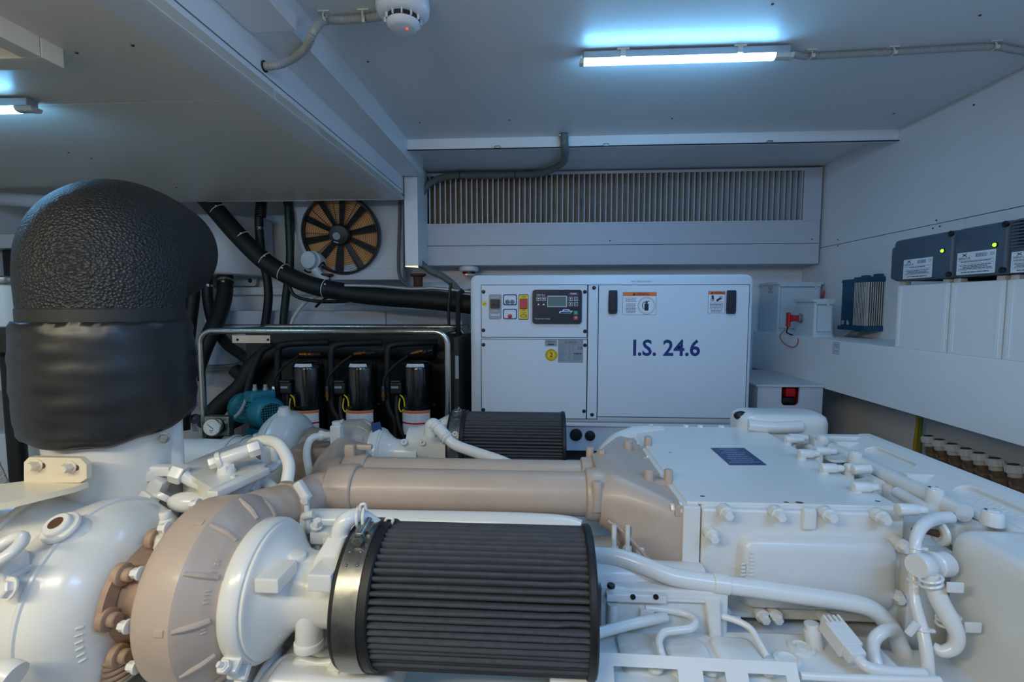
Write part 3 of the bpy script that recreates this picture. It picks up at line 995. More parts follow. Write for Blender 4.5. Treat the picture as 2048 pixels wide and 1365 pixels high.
def plastic_box(x0, x1, y0, y1, z1, label):
    t = thing('battery_case', ((x0 + x1) / 2, (y0 + y1) / 2, ZLT), label, 'case')
    rg = []
    for z, g in ((ZLT, 0.006), (ZLT + 0.012, 0.006), (ZLT + 0.013, 0.010), (z1 - 0.016, 0.010), (z1 - 0.015, 0.0), (z1 - 0.004, 0.0), (z1, 0.004)):
        rg.append([V((a, b_, z)) for a, b_ in rrect((x0 + x1) / 2, (y0 + y1) / 2, x1 - x0 - 2 * g, y1 - y0 - 2 * g, 0.012, 4)])
    MB().rings(rg).build('body', M_BOXW, t)
    MB().bb((x0 + 0.02, y0 - 0.004, ZLT + 0.03), (x1 - 0.03, y0 + 0.012, z1 - 0.035), 0.004).build('front_panel', M_BOXW, t)
    MB().bb((x0 + 0.012, y0 - 0.005, z1 - 0.03), (x1 - 0.02, y0 + 0.01, z1 - 0.010), 0.005).build('grip_rail', M_BOXW, t)
    MB().bb((x1 - 0.06, y0 - 0.009, z1 - 0.045), (x1 - 0.045, y0 + 0.004, z1 - 0.005), 0.004).build('lid_catch', M_CLIP, t)
    return t


ca = PX(1554, 615, 1.432).y
cb_ = P(1560, 564, ca).z
b1 = plastic_box(1.432, min(1.712, P(1647, 615, ca).x), ca, ca + 0.30 if ca < 3.0 else 3.30, cb_, 'larger pale plastic battery case at the far end of the wall ledge')
q = PX(1541, 580, 1.441)
mb = MB()
quad(mb, q, (0, -1, 0), ZZ, 0.085, 0.055, 0.001)
st = mb.build('sticker', M_LABEL, b1)
mb = MB()
lines(mb, q + V((-0.0008, 0, 0)), (0, -1, 0), ZZ, 0.07, (0.018, 0.010, -0.012, -0.019), 0.004, 0.1)
quad(mb, q + V((-0.0012, 0, 0)), (0, -1, 0), ZZ, 0.02, 0.008)
mb.build('fine_print', M_INKG, st)
cc_ = PX(1627, 635, 1.432).y
b2 = plastic_box(1.432, P(1675, 635, cc_).x, cc_, min(ca - 0.01, PX(1584, 635, 1.432).y), P(1630, 598, cc_).z, 'smaller pale plastic battery case with a red key on the wall ledge')
# red isolator key
q = PX(1602, 637, 1.44)
t = thing('isolator_key', q, 'red isolator key in a steel socket on the smaller battery case', 'switch')
MB().lathe([(0, 0.026), (0.006, 0.026), (0.010, 0.02), (0.018, 0.02)], q, (-1, 0, 0), 24).build('socket', M_STEEL, t)
MB().lathe([(0, 0.017), (0.03, 0.017), (0.034, 0.02), (0.045, 0.02), (0.05, 0.012)], q + V((-0.016, 0, 0)), (-1, 0, 0), 20).build('key_stem', M_RED, t)
k0 = q + V((-0.068, 0, 0.02))
MB().box(k0 + V((0, 0.0, -0.028)), (0.016, 0.03, 0.082), 0.007, 3).build('key_grip', M_RED, t)
MB().tube([k0 + V((0, 0, -0.068)), k0 + V((0.005, 0.02, -0.10)), (1.43, q.y + 0.05, q.z - 0.10)], 0.004, 8).build('tether', M_BLACK, t)
mb = MB()
q0 = PX(1562, 672, 1.412)
mb.tube([PX(1570, 660, 1.425), PX(1560, 672, 1.412), PX(1567, 686, 1.412), PX(1584, 695, 1.412), PX(1595, 688, 1.412), PX(1596, 672, 1.425)], 0.0022, 6, 8)
tag(mb.build('red_wire', M_RED), 'thin red wire looping down over the ledge below the isolator key', 'wire')
mb = MB().tube([PX(1648, 580, XR - 0.012), PX(1647, 587, XR - 0.014), PX(1645, 594, XR - 0.02), PX(1643, 600, XR - 0.03)], [0.003, 0.0055, 0.0055, 0.0025], 8)
tag(mb.build('red_cable_lug', M_RED), 'small red insulated cable end at the wall behind the battery cases', 'cable')

# blue finned charger on the wall
cx1 = XR - 0.001
cy0 = PX(1769, 600, cx1).y
cx0 = P(1732, 600, cy0).x
cy1 = PX(1684, 600, cx0).y
cz0, cz1 = P(1735, 662, cy0).z, P(1735, 554, cy0).z
t = thing('blue_charger', ((cx0 + cx1) / 2, (cy0 + cy1) / 2, cz0), 'blue charger with aluminium cooling fins on the right wall', 'charger')
MB().bb((cx0 + 0.014, cy0 + 0.014, cz0 + 0.012), (cx1, cy1, cz1 - 0.012)).build('core', M_BLUE, t)
MB().bb((cx0 - 0.002, cy0 + (cy1 - cy0) * 0.5, cz0 + 0.02), (cx1, cy1, cz1 - 0.018), 0.003).build('cover', M_BLUE, t)
for z, s_ in ((cz0 - 0.002, 0.026), (cz1 - 0.024, 0.026)):
    MB().bb((cx0 - 0.004, cy0 - 0.003, z), (cx1, cy0 + (cy1 - cy0) * 0.5, z + s_), 0.003).build('end_cap', M_BLUE, t)
MB().bb((cx0 - 0.012, cy0 + (cy1 - cy0) * 0.45, cz0 - 0.002), (cx1, cy1 + 0.012, cz0 + 0.02), 0.004).build('end_cap', M_BLUE, t)
MB().bb((cx0 - 0.004, cy0 + (cy1 - cy0) * 0.45, cz1 - 0.022), (cx1, cy1 + 0.004, cz1 - 0.006), 0.004).build('end_cap', M_BLUE, t)
for i in range(8):
    y = cy0 + 0.008 + i * ((cy1 - cy0) * 0.5 - 0.012) / 7
    MB().bb((cx0, y - 0.0028, cz0 + 0.024), (cx0 + 0.018, y + 0.0028, cz1 - 0.024), 0.001, 1).build('cooling_fin', M_FIN, t)
for i in range(8):
    x = cx0 + 0.014 + i * 0.0105
    MB().bb((x - 0.0022, cy0, cz0 + 0.024), (x + 0.0022, cy0 + 0.016, cz1 - 0.024), 0.001, 1).build('cooling_fin', M_FIN, t)
for y, z, dy in ((cy0 + 0.02, cz1 + 0.01, 0.02), (cy1 - 0.08, cz1 + 0.008, 0.02)):
    MB().bb((cx1 - 0.035, y - dy, cz1 - 0.003), (cx1 - 0.008, y + dy, z + 0.006), 0.003).build('mounting_ear', M_BLUE, t)
q = PX(1691, 645, cx0 - 0.002)
mb = MB()
for dy, h_ in ((0.03, 0.022), (0.018, 0.022), (-0.014, 0.024), (-0.024, 0.016)):
    quad(mb, (cx0 - 0.002, q.y + dy, q.z + h_ / 2 - 0.012), (0, -1, 0), ZZ, 0.006, h_, 0.0008)
mb.build('logo', M_WHITEINK, t)
mb = MB()
for i in range(5):
    mb.tube([(cx0 + 0.02, cy0 + 0.06 + 0.01 * i, cz0), (cx0 + 0.0, cy0 + 0.07 + 0.012 * i, cz0 - 0.025), (cx0 + 0.01 * (i % 2), cy0 + 0.09 + 0.014 * i, ZLT + 0.004)], 0.005, 8)
mb.build('cable_tails', M_CONDUITD, t)

# white battery modules on the ledge
ys = [PX(1786, 690, XLED).y, PX(1890, 705, XLED).y, PX(1999, 722, XLED).y, PX(1999, 722, XLED).y - 0.22]
labs = ['white battery module on the ledge, farthest of the row', 'white battery module, middle of the row on the ledge', 'white battery module cut by the right picture edge']
for i in range(3):
    a_, b_ = ys[i + 1] + 0.0025, ys[i] - 0.0025
    t = thing('battery_module', (1.56, (a_ + b_) / 2, ZLT), labs[i], 'battery', 'white battery modules on the ledge')
    MB().bb((XLED + 0.004, a_, ZLT), (XR - 0.03, b_, 0.080), 0.003).build('case', M_BATT, t)
    for y in (b_ - 0.012, b_ - 0.020, a_ + 0.012, a_ + 0.020):
        MB().bb((XLED + 0.002, y - 0.0012, ZLT + 0.006), (XLED + 0.006, y + 0.0012, 0.076)).build('edge_rib', M_BATT, t)
    for y in (b_ - 0.02, a_ + 0.02):
        MB().bb((XLED + 0.006, y - 0.014, 0.078), (XLED + 0.03, y + 0.014, 0.094), 0.002).build('terminal', M_CLIP, t)

# grey battery chargers above
XQ = 1.40
ends = [PX(1785, 520, XQ).y, PX(1906, 510, XQ).y, PX(2016, 495, XQ).y, PX(2016, 495, XQ).y - 0.21]
labs = ['grey charger with one green light and label, farthest of the row', 'grey charger with green light, middle of the row above the batteries', 'finned grey charger cut by the right picture edge']
for i in range(3):
    a_, b_ = ends[i + 1] + 0.001, ends[i] - 0.001
    t = thing('grey_charger', (1.55, (a_ + b_) / 2, 0.096), labs[i], 'charger', 'grey chargers above the battery modules')
    yc, hw = (a_ + b_) / 2, (b_ - a_)
    rg = []
    for x, g in ((XQ + 0.30, 0.0), (XQ + 0.018, 0.0), (XQ + 0.006, 0.003), (XQ, 0.009)):
        rg.append([V((x, yy, zz)) for yy, zz in rrect(yc, 0.177, hw - 2 * g, 0.162 - 2 * g, 0.012, 4)])
    MB().rings(rg).build('case', M_GREY, t)
    if i == 0:
        MB().bb((XQ + 0.012, b_ - 0.01, 0.105), (XQ + 0.10, b_ + 0.03, 0.235), 0.01).build('end_lobe', M_GREY, t)
    for zz in (0.108, 0.246):
        MB().cyl((XQ + 0.004, a_ + 0.012, zz), (XQ - 0.004, a_ + 0.012, zz), 0.010, seg=16, bev=0.002).build('corner_screw', M_DARKBOLT, t)
    if i < 2:
        q = PX((1887, 1992)[i], (502, 490)[i], XQ)
        MB().lathe([(0, 0.008), (0.003, 0.008), (0.004, 0.006)], q, (-1, 0, 0), 16).build('light_bezel', M_BLACK, t)
        MB().sphere(q + V((-0.003, 0, 0)), 0.0062).build('indicator_light', M_LEDG, t)
        l0, l1 = (PX(1808, 521, XQ), PX(1863, 559, XQ)) if i == 0 else (PX(1915, 514, XQ), PX(1989, 551, XQ))
    else:
        l0, l1 = PX(2024, 505, XQ), V((XQ, PX(2024, 505, XQ).y - 0.12, PX(2024, 546, XQ).z))
        for k in range(9):
            z = 0.258 - 0.008 - k * 0.0095
            MB().bb((XQ - 0.006, a_ + 0.02, z - 0.002), (XQ + 0.004, b_ - 0.012, z + 0.002)).build('cooling_fin', M_GREY, t)
        MB().bb((XQ - 0.001, a_ + 0.02, 0.172), (XQ + 0.002, b_ - 0.03, 0.252)).build('vent_recess', M_BLACK, t)
    c = (l0 + l1) / 2
    c.x = XQ
    wy, wz = l0.y - l1.y, l0.z - l1.z
    if i < 2:
        wz = 0.073
        c.z = 0.139
    mb = MB()
    quad(mb, c, (0, -1, 0), ZZ, wy, wz, 0.0006)
    lb = mb.build('rating_label', M_LABEL, t)
    c2 = c + V((-0.0007, 0, 0))
    text('XENTA', wz * 0.15, c2 + V((0, wy * 0.30, wz * 0.22)), (0, -1, 0), ZZ, M_INK, lb, 'lettering', sx=1.3)
    mb = MB()
    qx = c2 + V((0, wy * 0.30, wz * 0.38))
    for sg in (-1, 1):
        quad(mb, qx, V((0, -1, 0.55 * sg)), V((0, 0.55 * sg, 1)), wz * 0.26, wz * 0.045)
    for k in range(14):
        quad(mb, c2 + V((0, -wy * (0.0 + k * 0.021), wz * 0.33)), (0, -1, 0), ZZ, wy * (0.006 + 0.008 * random.random()), wz * 0.17)
    lines(mb, c2, (0, -1, 0), ZZ, wy * 0.88, [wz * k for k in (0.07, -0.10, -0.17, -0.24)], wz * 0.04, 0.4)
    lines(mb, c2, (0, -1, 0), ZZ, wy * 0.80, [-wz * 0.40], wz * 0.05, 0.2)
    for k in (0.12, -0.03, -0.30):
        quad(mb, c2 + V((0, 0, wz * k)), (0, -1, 0), ZZ, wy * 0.92, wz * 0.012)
    mb.build('fine_print', M_INKG, lb)
    text('CE', wz * 0.17, c2 + V((0, -wy * 0.42, wz * 0.33)), (0, -1, 0), ZZ, M_INKG, lb)

# row of seven valves below the ledge
vx = [1857, 1879, 1905, 1933, 1959, 1990, 2028]
vy = [879, 886, 895, 906, 915, 926, 940]
ordw = ['first', 'second', 'third', 'fourth', 'fifth', 'sixth', 'seventh']
proto = None
for i in range(7):
    q = PX(vx[i], vy[i], 1.62)
    q.z = -0.558
    lab = '%s silver-capped bronze valve from the yellow cables, below the ledge' % ordw[i]
    if proto is None:
        t = thing('valve', q, lab, 'valve', 'row of bronze valves below the ledge')
        proto = t
        ax = V((-0.10, 0.10, 1)).normalized()
        MB().lathe([(-0.012, 0.021), (-0.010, 0.0235), (0.012, 0.0225), (0.016, 0.019)], q, ax, 28).build('cap', M_CAP, t)
        for k in range(12):
            a_ = 2 * PI * k / 12
            x, y, d = basis(ax)
            r_ = x * math.cos(a_) + y * math.sin(a_)
            MB().box(q + r_ * 0.0228, (0.004, 0.004, 0.022), 0.001, 1, d.to_track_quat('Z', 'Y').to_matrix()).build('grip_rib', M_CAP, t)
        MB().lathe([(0.0155, 0.0165), (0.0172, 0.016), (0.0173, 0)], q, ax, 24).build('cap_disc', M_NAVY, t)
        MB().lathe([(-0.026, 0.019), (-0.012, 0.019)], q, ax, 24).build('collar', M_CLIP, t)
        MB().lathe([(-0.085, 0.016), (-0.075, 0.021), (-0.062, 0.021), (-0.055, 0.015), (-0.04, 0.017), (-0.026, 0.017)], q, V((-0.22, 0.12, 1)), 18).build('bonnet', M_BRONZE, t)
        MB().cyl(q + V((0.0, 0, -0.05)), q + V((0.095, 0.0, -0.075)), 0.015, 0.017, 14).build('inlet', M_BRONZE, t)
        MB().lathe([(0, 0.024), (0.014, 0.026), (0.018, 0.022)], q + V((0.015, -0.012, -0.105)), (0, 0, 1), 20).build('union_nut', M_BRONZE, t)
        MB().cyl(q + V((0.015, -0.012, -0.19)), q + V((0.015, -0.012, -0.104)), 0.0245, seg=20, bev=0.002).build('label_sleeve', M_LABEL, t)
        mb = MB()
        for k in range(3):
            quad(mb, q + V((0.015 - 0.0247, -0.012 - 0.002, -0.112 - 0.008 * k)), (0, -1, 0), ZZ, 0.012, 0.004)
        mb.build('sleeve_print', M_INK, t)
        MB().cyl(q + V((0.015, -0.012, FLOOR + 0.001 - q.z)), q + V((0.015, -0.012, -0.188)), 0.02, seg=16).build('pipe', M_RUBBER, t)
    else:
        copy_tree(proto, q, lab)
# yellow and green cable bundle
for k, (px, m_, nm) in enumerate(((1837, M_YELLOW2, 'yellow'), (1843, M_GREENW, 'green-yellow'))):
    q = PX(px, 850, 1.66)
    mb = MB().tube([(q.x, q.y, ZLB), (q.x - 0.004, q.y + 0.0, ZLB - 0.12), (q.x - 0.01 * (k == 0), q.y, ZLB - 0.3), (q.x, q.y, FLOOR)], 0.0075, 10)
    o = tag(mb.build('earth_cable', m_), '%s sleeved cable hanging below the ledge beside the valves' % nm, 'cable')
    MB().ring((q.x - 0.003, q.y, ZLB - 0.07), (0, 0, 1), 0.0085, 0.002, 16, 6).build('cable_tie', M_YELLOW2, o)
# ================================================================== BACK LEFT: FAN, TANK, HOSES
# fan panel with slanted left edge
YP = 3.02
Q = lambda x, y: P(x, y, YP)
poly = [Q(562, 396), Q(806, 396), Q(806, 538), Q(640, 538), Q(612, 515)]
t = thing('fan_panel', (Q(700, 538).x, YP + 0.02, Q(700, 560).z), 'white slant-edged panel on the back wall carrying the black fan', 'panel')
MB().prism([V((p.x, YP, min(p.z, 0.80))) for p in poly], (0, 0.03, 0)).build('panel_sheet', M_CAB, t)
a, b = P(628, 538, YP), P(806, 560, YP)
MB().bb((a.x, YP - 0.004, b.z), (b.x, YP + 0.06, a.z - 0.002), 0.004).build('lower_shelf', M_CAB, t)
for x in (650, 836):
    q0, q1 = P(x, 548, YP - 0.03), P(x, 590, YP - 0.03)
    m_ = MB().lathe([(0, 0.05), (0.012, 0.05), (0.02, 0.03), (0.09, 0.028), (0.10, 0.04), (0.13, 0.04)], q0, (0, 0, -1), 18)
    m_.build('rubber_mount', M_RUST, t)
# fan
fc = P(681, 470, 2.955)
fr_ = 0.243
fdx = V((1, 0.03, 0)).normalized()
fn = V((0.03, -1, -0.20)).normalized()           # facing the room, tipped slightly down
fu = fn.cross(fdx).normalized()
fdx = fu.cross(fn).normalized()
t = thing('radiator_fan', fc - V((0, 0, 0.24)), 'round black fan with tan backing on the back wall panel', 'fan')
FQ = lambda r, a, h=0.0: fc + (fdx * math.cos(a) + fu * math.sin(a)) * r + fn * h
MB().cyl(fc - fn * 0.032, fc - fn * 0.028, fr_ * 0.985, seg=48).build('backing', M_ORANGE, t)
mb = MB()
mb.band(fc - fn * 0.035, fn, fr_ * 0.945, fr_, 0.045, 56)
mb.ring(fc + fn * 0.010, fn, fr_ * 0.972, 0.006, 56, 6)
mb.build('outer_ring', M_BLACK, t)
mb = MB()
for k in range(13):
    mb.ring(fc + fn * (0.012 + 0.010 * (1 - k / 13)), fn, 0.062 + (fr_ * 0.95 - 0.062) * (k + 0.5) / 13, 0.0012, 56, 5)
g = mb.build('guard_wire', M_BLACK, t)
g['kind'] = 'stuff'
ang0 = math.radians(82)
for k in range(10):
    a_ = ang0 + 2 * PI * k / 10
    u = fdx * math.cos(a_) + fu * math.sin(a_)
    s_ = u.cross(fn)
    tw = s_ * 0.93 + fn * 0.36
    MB().prism([fc + u * 0.06 - tw * 0.016 - fn * 0.012, fc + u * fr_ * 0.95 - tw * 0.024 - fn * 0.012, fc + u * fr_ * 0.95 + tw * 0.024 - fn * 0.012, fc + u * 0.06 + tw * 0.014 - fn * 0.012], fn * 0.006).build('blade', M_BLACK, t)
for k in range(9):
    a_ = ang0 + 0.25 + 2 * PI * k / 9
    MB().tube([FQ(0.05, a_, 0.02), FQ(0.14, a_, 0.017), FQ(fr_ * 0.97, a_, 0.012)], 0.0022, 6, 2).build('guard_rib', M_BLACK, t)
hub = MB().lathe([(-0.01, 0.066), (0.022, 0.064), (0.028, 0.058), (0.034, 0.058), (0.036, 0.052), (0.0365, 0)], fc, fn, 40).build('motor_hub', M_BLACK, t)
MB().cyl(fc + fn * 0.0366 + fdx * -0.012 - fu * 0.006, fc + fn * 0.038 + fdx * -0.012 - fu * 0.006, 0.023, seg=28).build('hub_sticker', M_LABELG, hub)
mb = MB()
quad(mb, fc + fn * 0.0367 - fu * 0.042 - fdx * 0.018, (fdx - fu * 0.3).normalized(), (fu + fdx * 0.3).normalized(), 0.03, 0.008)
mb.build('hub_mark', M_LABELG, hub)
MB().tube([FQ(fr_ * 0.9, math.radians(238), 0.0), P(645, 526, 2.96), P(632, 540, 2.94), P(618, 545, 2.94), P(608, 540, 2.93)], 0.006, 8).build('power_cable', M_BLACK, t)
q = P(615, 520, 2.92)
t = thing('round_can', q - V((0, 0, 0.06)), 'pale round blower can at the lower left of the fan', 'can')
MB().lathe([(0, 0.05), (0.003, 0.053), (0.035, 0.053), (0.042, 0.06), (0.10, 0.06)], q, (0.25, 1, 0), 32).build('body', M_BOXW, t)
MB().tube([q + V((0.03, 0.03, -0.05)), q + V((0.05, 0.04, -0.09)), q + V((0.09, 0.06, -0.13))], 0.03, 14).build('outlet', M_BOXW, t)
mb = MB()
mb.corrugated([P(800, 398, 2.99), P(799, 450, 2.99), P(797, 530, 2.98), P(803, 560, 2.96), P(822, 575, 2.95), P(860, 582, 2.9), P(905, 587, 2.85), P(948, 580, 2.8)], 0.011, 0.008, 0.002)
tag(mb.build('flexible_conduit', M_CONDUITD), 'thin grey conduit dropping beside the fan panel and bending to the generator', 'conduit')
# ceiling smoke detector seen under the cabinet
q = P(938, 540, 3.18)
t = thing('smoke_detector', (q.x, q.y, zb), 'small smoke detector under the slatted cabinet beside generator top', 'detector')
MB().lathe([(0, 0.062), (0.012, 0.066), (0.03, 0.060), (0.036, 0.05)], (q.x, q.y, zb), (0, 0, -1), 32).build('base', M_DETECT, t)
MB().cyl((q.x, q.y, zb - 0.036), (q.x, q.y, zb - 0.05), 0.042, seg=24).build('sensor_gap', M_BLACK, t)
MB().lathe([(0, 0.044), (0.008, 0.04), (0.014, 0.03), (0.015, 0)], (q.x, q.y, zb - 0.05), (0, 0, -1), 28).build('dome', M_DETECT, t)
MB().sphere((q.x - 0.012, q.y - 0.04, zb - 0.056), 0.005).build('indicator_light', M_LEDR, t)

# duct boxes along the back wall
a, b = P(508, 622, 3.05), P(772, 656, 3.05)
c = P(925, 656, 3.05)
for x0, x1, lab in ((-2.2, b.x - 0.002, 'white duct box along the back wall, longer part on the left'), (b.x + 0.002, c.x, 'white duct box along the back wall, short part beside generator')):
    t = thing('wall_duct', ((x0 + x1) / 2, 3.15, b.z - 0.05), lab, 'duct')
    MB().bb((x0, 3.05, b.z + 0.018), (x1, 3.31, a.z), 0.003).build('cover', M_CAB, t)
    MB().bb((x0, 3.047, b.z - 0.05), (x1, 3.31, b.z + 0.014), 0.003).build('base_channel', M_CAB, t)
struct(MB().bb((XL, 3.26, P(500, 590, 3.26).z), (-0.62, YB, P(500, 575, 3.26).z), 0.004).build('trim_6', M_TRIM))
mb = MB()
for k, (y0, y1) in enumerate(((600, 618), (606, 621))):
    mb.tube([P(690, y0, 3.0), P(800, (y0 + y1) / 2 + 3, 3.0), P(850, y1, 3.0)], 0.009, 10)
mb.box(P(858, 612, 3.0), (0.06, 0.04, 0.06), 0.006)
mb.box(P(795, 611, 3.0), (0.02, 0.03, 0.05), 0.004)
tag(mb.build('pipe_run', M_HOSEW), 'pair of thin white pipes with clips on the back wall above the duct box', 'pipe')

# white tank with three hoses below
a, b = P(300, 427, 2.95), P(497, 548, 2.95)
t = thing('white_tank', ((a.x + b.x) / 2, 3.1, b.z), 'white rounded water tank on the back wall beside the black exhaust sleeve', 'tank')
cx_, hw, hd = (a.x + b.x) / 2, (b.x - a.x) / 2, 0.26
prof = []
for k in range(25):
    u = -1 + 2 * k / 24
    prof.append((cx_ + hw * u, 2.95 + hd * (abs(u) ** 3.2)))
prof += [(b.x, 3.24), (a.x, 3.24)]
rg = []
for z, g in ((b.z, 0.90), (b.z + 0.006, 0.965), (b.z + 0.02, 1.0), (a.z - 0.02, 1.0), (a.z - 0.006, 0.965), (a.z, 0.90)):
    rg.append([V((cx_ + (x - cx_) * (1 - (1 - g) * 0.35), 3.22 + (y - 3.22) * g, z)) for x, y in prof])
MB().rings(rg).build('body', M_CAB, t)
q0, q1 = P(512, 400, 3.24), P(512, 572, 3.24)
MB().prism([(x, 3.24, z) for x, z in rrect((a.x + q1.x) / 2, (a.z + q1.z) / 2, q1.x - a.x, a.z - q1.z, 0.02)], (0, 0.02, 0)).build('mounting_flange', M_CAB, t)
q = P(500, 562, 3.238)
MB().lathe([(0, 0.014), (0.004, 0.013), (0.009, 0.007), (0.01, 0)], (q.x, 3.24, q.z), (0, -1, 0), 16).build('screw', M_DARKBOLT, t)
q = P(413, 527, 2.952)
q.y = 2.7195 + 0.0
sq = 2.95 / F
mb = MB()
uq = (q.x - cx_) / hw
q.y = 2.95 + hd * abs(uq) ** 3.2 - 0.004
for k in range(12):
    a_ = math.radians(25 + 130 * k / 11)
    quad(mb, q + V((15 * sq * math.cos(a_), 0, -4 * sq + 11 * sq * math.sin(a_))), XX, ZZ, 2.4 * sq, 0.9 * sq)
quad(mb, q + V((-10 * sq, 0, -1 * sq)), XX, ZZ, 5 * sq, 5 * sq)
quad(mb, q + V((11 * sq, 0, -3 * sq)), XX, ZZ, 9 * sq, 4 * sq)
quad(mb, q + V((1 * sq, 0, -8.5 * sq)), XX, ZZ, 16 * sq, 1.2 * sq)
mb.band(q + V((0, 0, 2 * sq)), (0, -1, 0), 2.6 * sq, 3.8 * sq, 0.0004, 16)
mb.build('emblem', M_INKG, t)


def hose(name, lab, pts, r, m=M_RUBBER, clamps=(), cat='hose', seg=14):
    base = catmull(pts, 8)
    o = tag(MB().tube(pts, r, seg, 8).build(name, m), lab, cat)
    for c_ in clamps:
        i = int(c_ * (len(base) - 2))
        d = base[i + 1] - base[i]
        MB().band(base[i], d, r * 0.99, r * 1.09, 0.016, 20).build('hose_clamp', M_STEEL, o)
        x, y, dd = basis(d)
        MB().box(base[i] + dd * 0.008 + V((0.4, -1, 0)).normalized() * r * 1.15, (0.022, 0.014, 0.014), 0.003).build('clamp_screw', M_STEEL, o)
    return o


hose('drain_hose', 'short black hose under the white tank, half hidden by the exhaust sleeve', [P(386, 552, 3.05), P(384, 600, 3.02), P(378, 650, 2.98), P(372, 720, 2.94), P(365, 860, 2.9)], 0.044, clamps=(0.08,))
hose('drain_hose', 'narrow black hose, middle one of three under the white tank', [P(414, 552, 3.07), P(416, 600, 3.05), P(428, 650, 3.0), P(455, 690, 2.92), P(490, 715, 2.84), P(520, 745, 2.78)], 0.033, clamps=(0.08,))
hose('drain_hose', 'thick black hose under the white tank curving left in front of the white duct', [P(450, 552, 3.05), P(449, 590, 3.0), P(438, 630, 2.93), P(420, 670, 2.85), P(405, 705, 2.80), P(385, 760, 2.76)], 0.048, clamps=(0.07,))
o = hose('exhaust_hose', 'long thick black hose sagging from the ceiling across to the generator', [P(393, 376, 2.90), P(430, 418, 2.88), P(475, 470, 2.86), P(520, 515, 2.85), P(560, 543, 2.84), P(620, 570, 2.82), P(690, 585, 2.80), P(760, 594, 2.78), P(850, 600, 2.74), P(945, 610, 2.70)], 0.0535, seg=20)
for x, y, dx, dy in ((437, 423, 35, 40), (486, 477, 35, 38), (532, 521, 35, 28), (567, 545, 40, 20), (651, 577, 60, 12)):
    yy_ = 2.88 - (x - 430) * 0.00033
    p = P(x, y, yy_)
    d = P(x + dx, y + dy, yy_ - 0.01) - p
    MB().ring(p, d, 0.054, 0.0028, 28, 6).build('cable_tie', M_CLIP, o)
    MB().box(p + V((0.4, -1, 0.45)).normalized() * 0.058, (0.01, 0.008, 0.01), 0.002).build('tie_head', M_CLIP, o)
o = hose('coolant_hose', 'black hose hanging with a steel clamped joint beside the tank', [P(522, 396, 3.0), P(518, 440, 3.0), P(522, 500, 3.0), P(532, 545, 3.0), P(537, 590, 3.0), P(532, 640, 3.0), P(528, 660, 3.0)], 0.026, clamps=(0.22,))
p = P(523, 415, 3.0)
mb = MB()
mb.corrugated([P(524, 398, 2.99), P(522, 435, 2.99)], 0.031, 0.012, 0.004)
mb.build('bellows', M_BLACK, o)
M_HOSEG = mat('green_black_hose', (22, 40, 36), 0.5, bump=0.2, bscale=40)
hose('coolant_hose', 'greenish black hose dropping left of the fan panel behind the thick hose', [P(576, 396, 3.0), P(578, 450, 3.0), P(580, 510, 3.0), P(576, 560, 3.0), P(570, 610, 3.0), P(565, 665, 3.0)], 0.024, M_HOSEG)
mb = MB()
random.seed(3)
for k in range(6):
    x = 565 + k * 3
    mb.tube([P(x, 396, 3.0), P(x + 6 + 4 * random.random(), 425, 3.0), P(x + 8, 455, 2.99), P(x + 7, 480 + 12 * k, 3.0)], 0.004, 6, 4)
tag(mb.build('wire_bundle', M_BLACK), 'bundle of thin dark wires along the slanted edge of the fan panel', 'wires')
hose('white_hose', 'thin white hose arching down behind the stainless rack', [P(668, 584, 2.95), P(640, 590, 2.95), P(610, 606, 2.95), P(588, 635, 2.95), P(579, 662, 2.95)], 0.011, M_HOSEW)
o = hose('black_cable', 'thin black cable looping below the thick black hose', [P(574, 560, 2.84), P(588, 590, 2.84), P(620, 601, 2.84), P(665, 604, 2.84), P(720, 600, 2.80), P(757, 596, 2.74)], 0.010, M_BLACK, cat='cable')
MB().tube([P(654, 582, 2.70), P(657, 594, 2.72), P(650, 598, 2.76), P(640, 606, 2.83), P(632, 614, 2.86)], 0.008, 8).build('branch', M_BLACK, o)
# straps and cables falling to the rack's rear corner
o = hose('black_cable', 'flat black strap hanging from conduit to the rear corner of the stainless rack', [P(902, 566, 2.62), P(899, 590, 2.62), P(897, 620, 2.62), P(898, 650, 2.62)], 0.008, M_BLACK, cat='cable')
mb = MB()
a, b = P(917, 585, 2.6), P(918, 655, 2.6)
mb.tube([P(926, 580, 2.6), P(917, 592, 2.6), P(916, 620, 2.6), P(916, 665, 2.6), P(916, 760, 2.6)], 0.013, 8)
tag(mb.build('cable_strap', M_RUBBER), 'wide black cable band falling behind the right corner of the rack', 'cable')
hose('steel_hose', 'corrugated steel hose behind the thick black hose near generator', [P(690, 571, 2.75), P(760, 573, 2.75), P(822, 578, 2.75), P(870, 577, 2.75), P(945, 585, 2.75)], 0.010, M_FIN)

# white ventilation duct post with corrugated collar, behind the rack
q = P(437, 700, 3.12)
t = thing('vent_duct', (q.x, q.y, FLOOR), 'upright white duct with a corrugated collar behind the rack, left', 'duct')
MB().lathe([(0, 0.113), (1.07, 0.113)], (q.x, q.y, FLOOR), (0, 0, 1), 32).build('pipe', M_CAB, t)
zq = P(437, 735, 3.12).z
MB().lathe([(zq - FLOOR + 0.02, 0.117), (zq - FLOOR + 0.20, 0.03)], (q.x, q.y, FLOOR), (0, 0, 1), 32).build('cone', M_CAB, t)
MB().corrugated([(q.x, q.y, zq - 0.025), (q.x, q.y, zq + 0.03)], 0.124, 0.016, 0.008, 32).build('corrugated_collar', M_CONDUIT, t)

# ================================================================== STAINLESS RACK WITH THREE COMPRESSORS
YR, YR2 = 2.23, 2.72
zt_ = P(650, 663, YR).z
rx0, rx1 = P(402, 700, YR).x, P(895, 700, YR).x
t = thing('steel_rack', ((rx0 + rx1) / 2, (YR + YR2) / 2, FLOOR), 'polished stainless tube rack around the black compressors', 'rack')


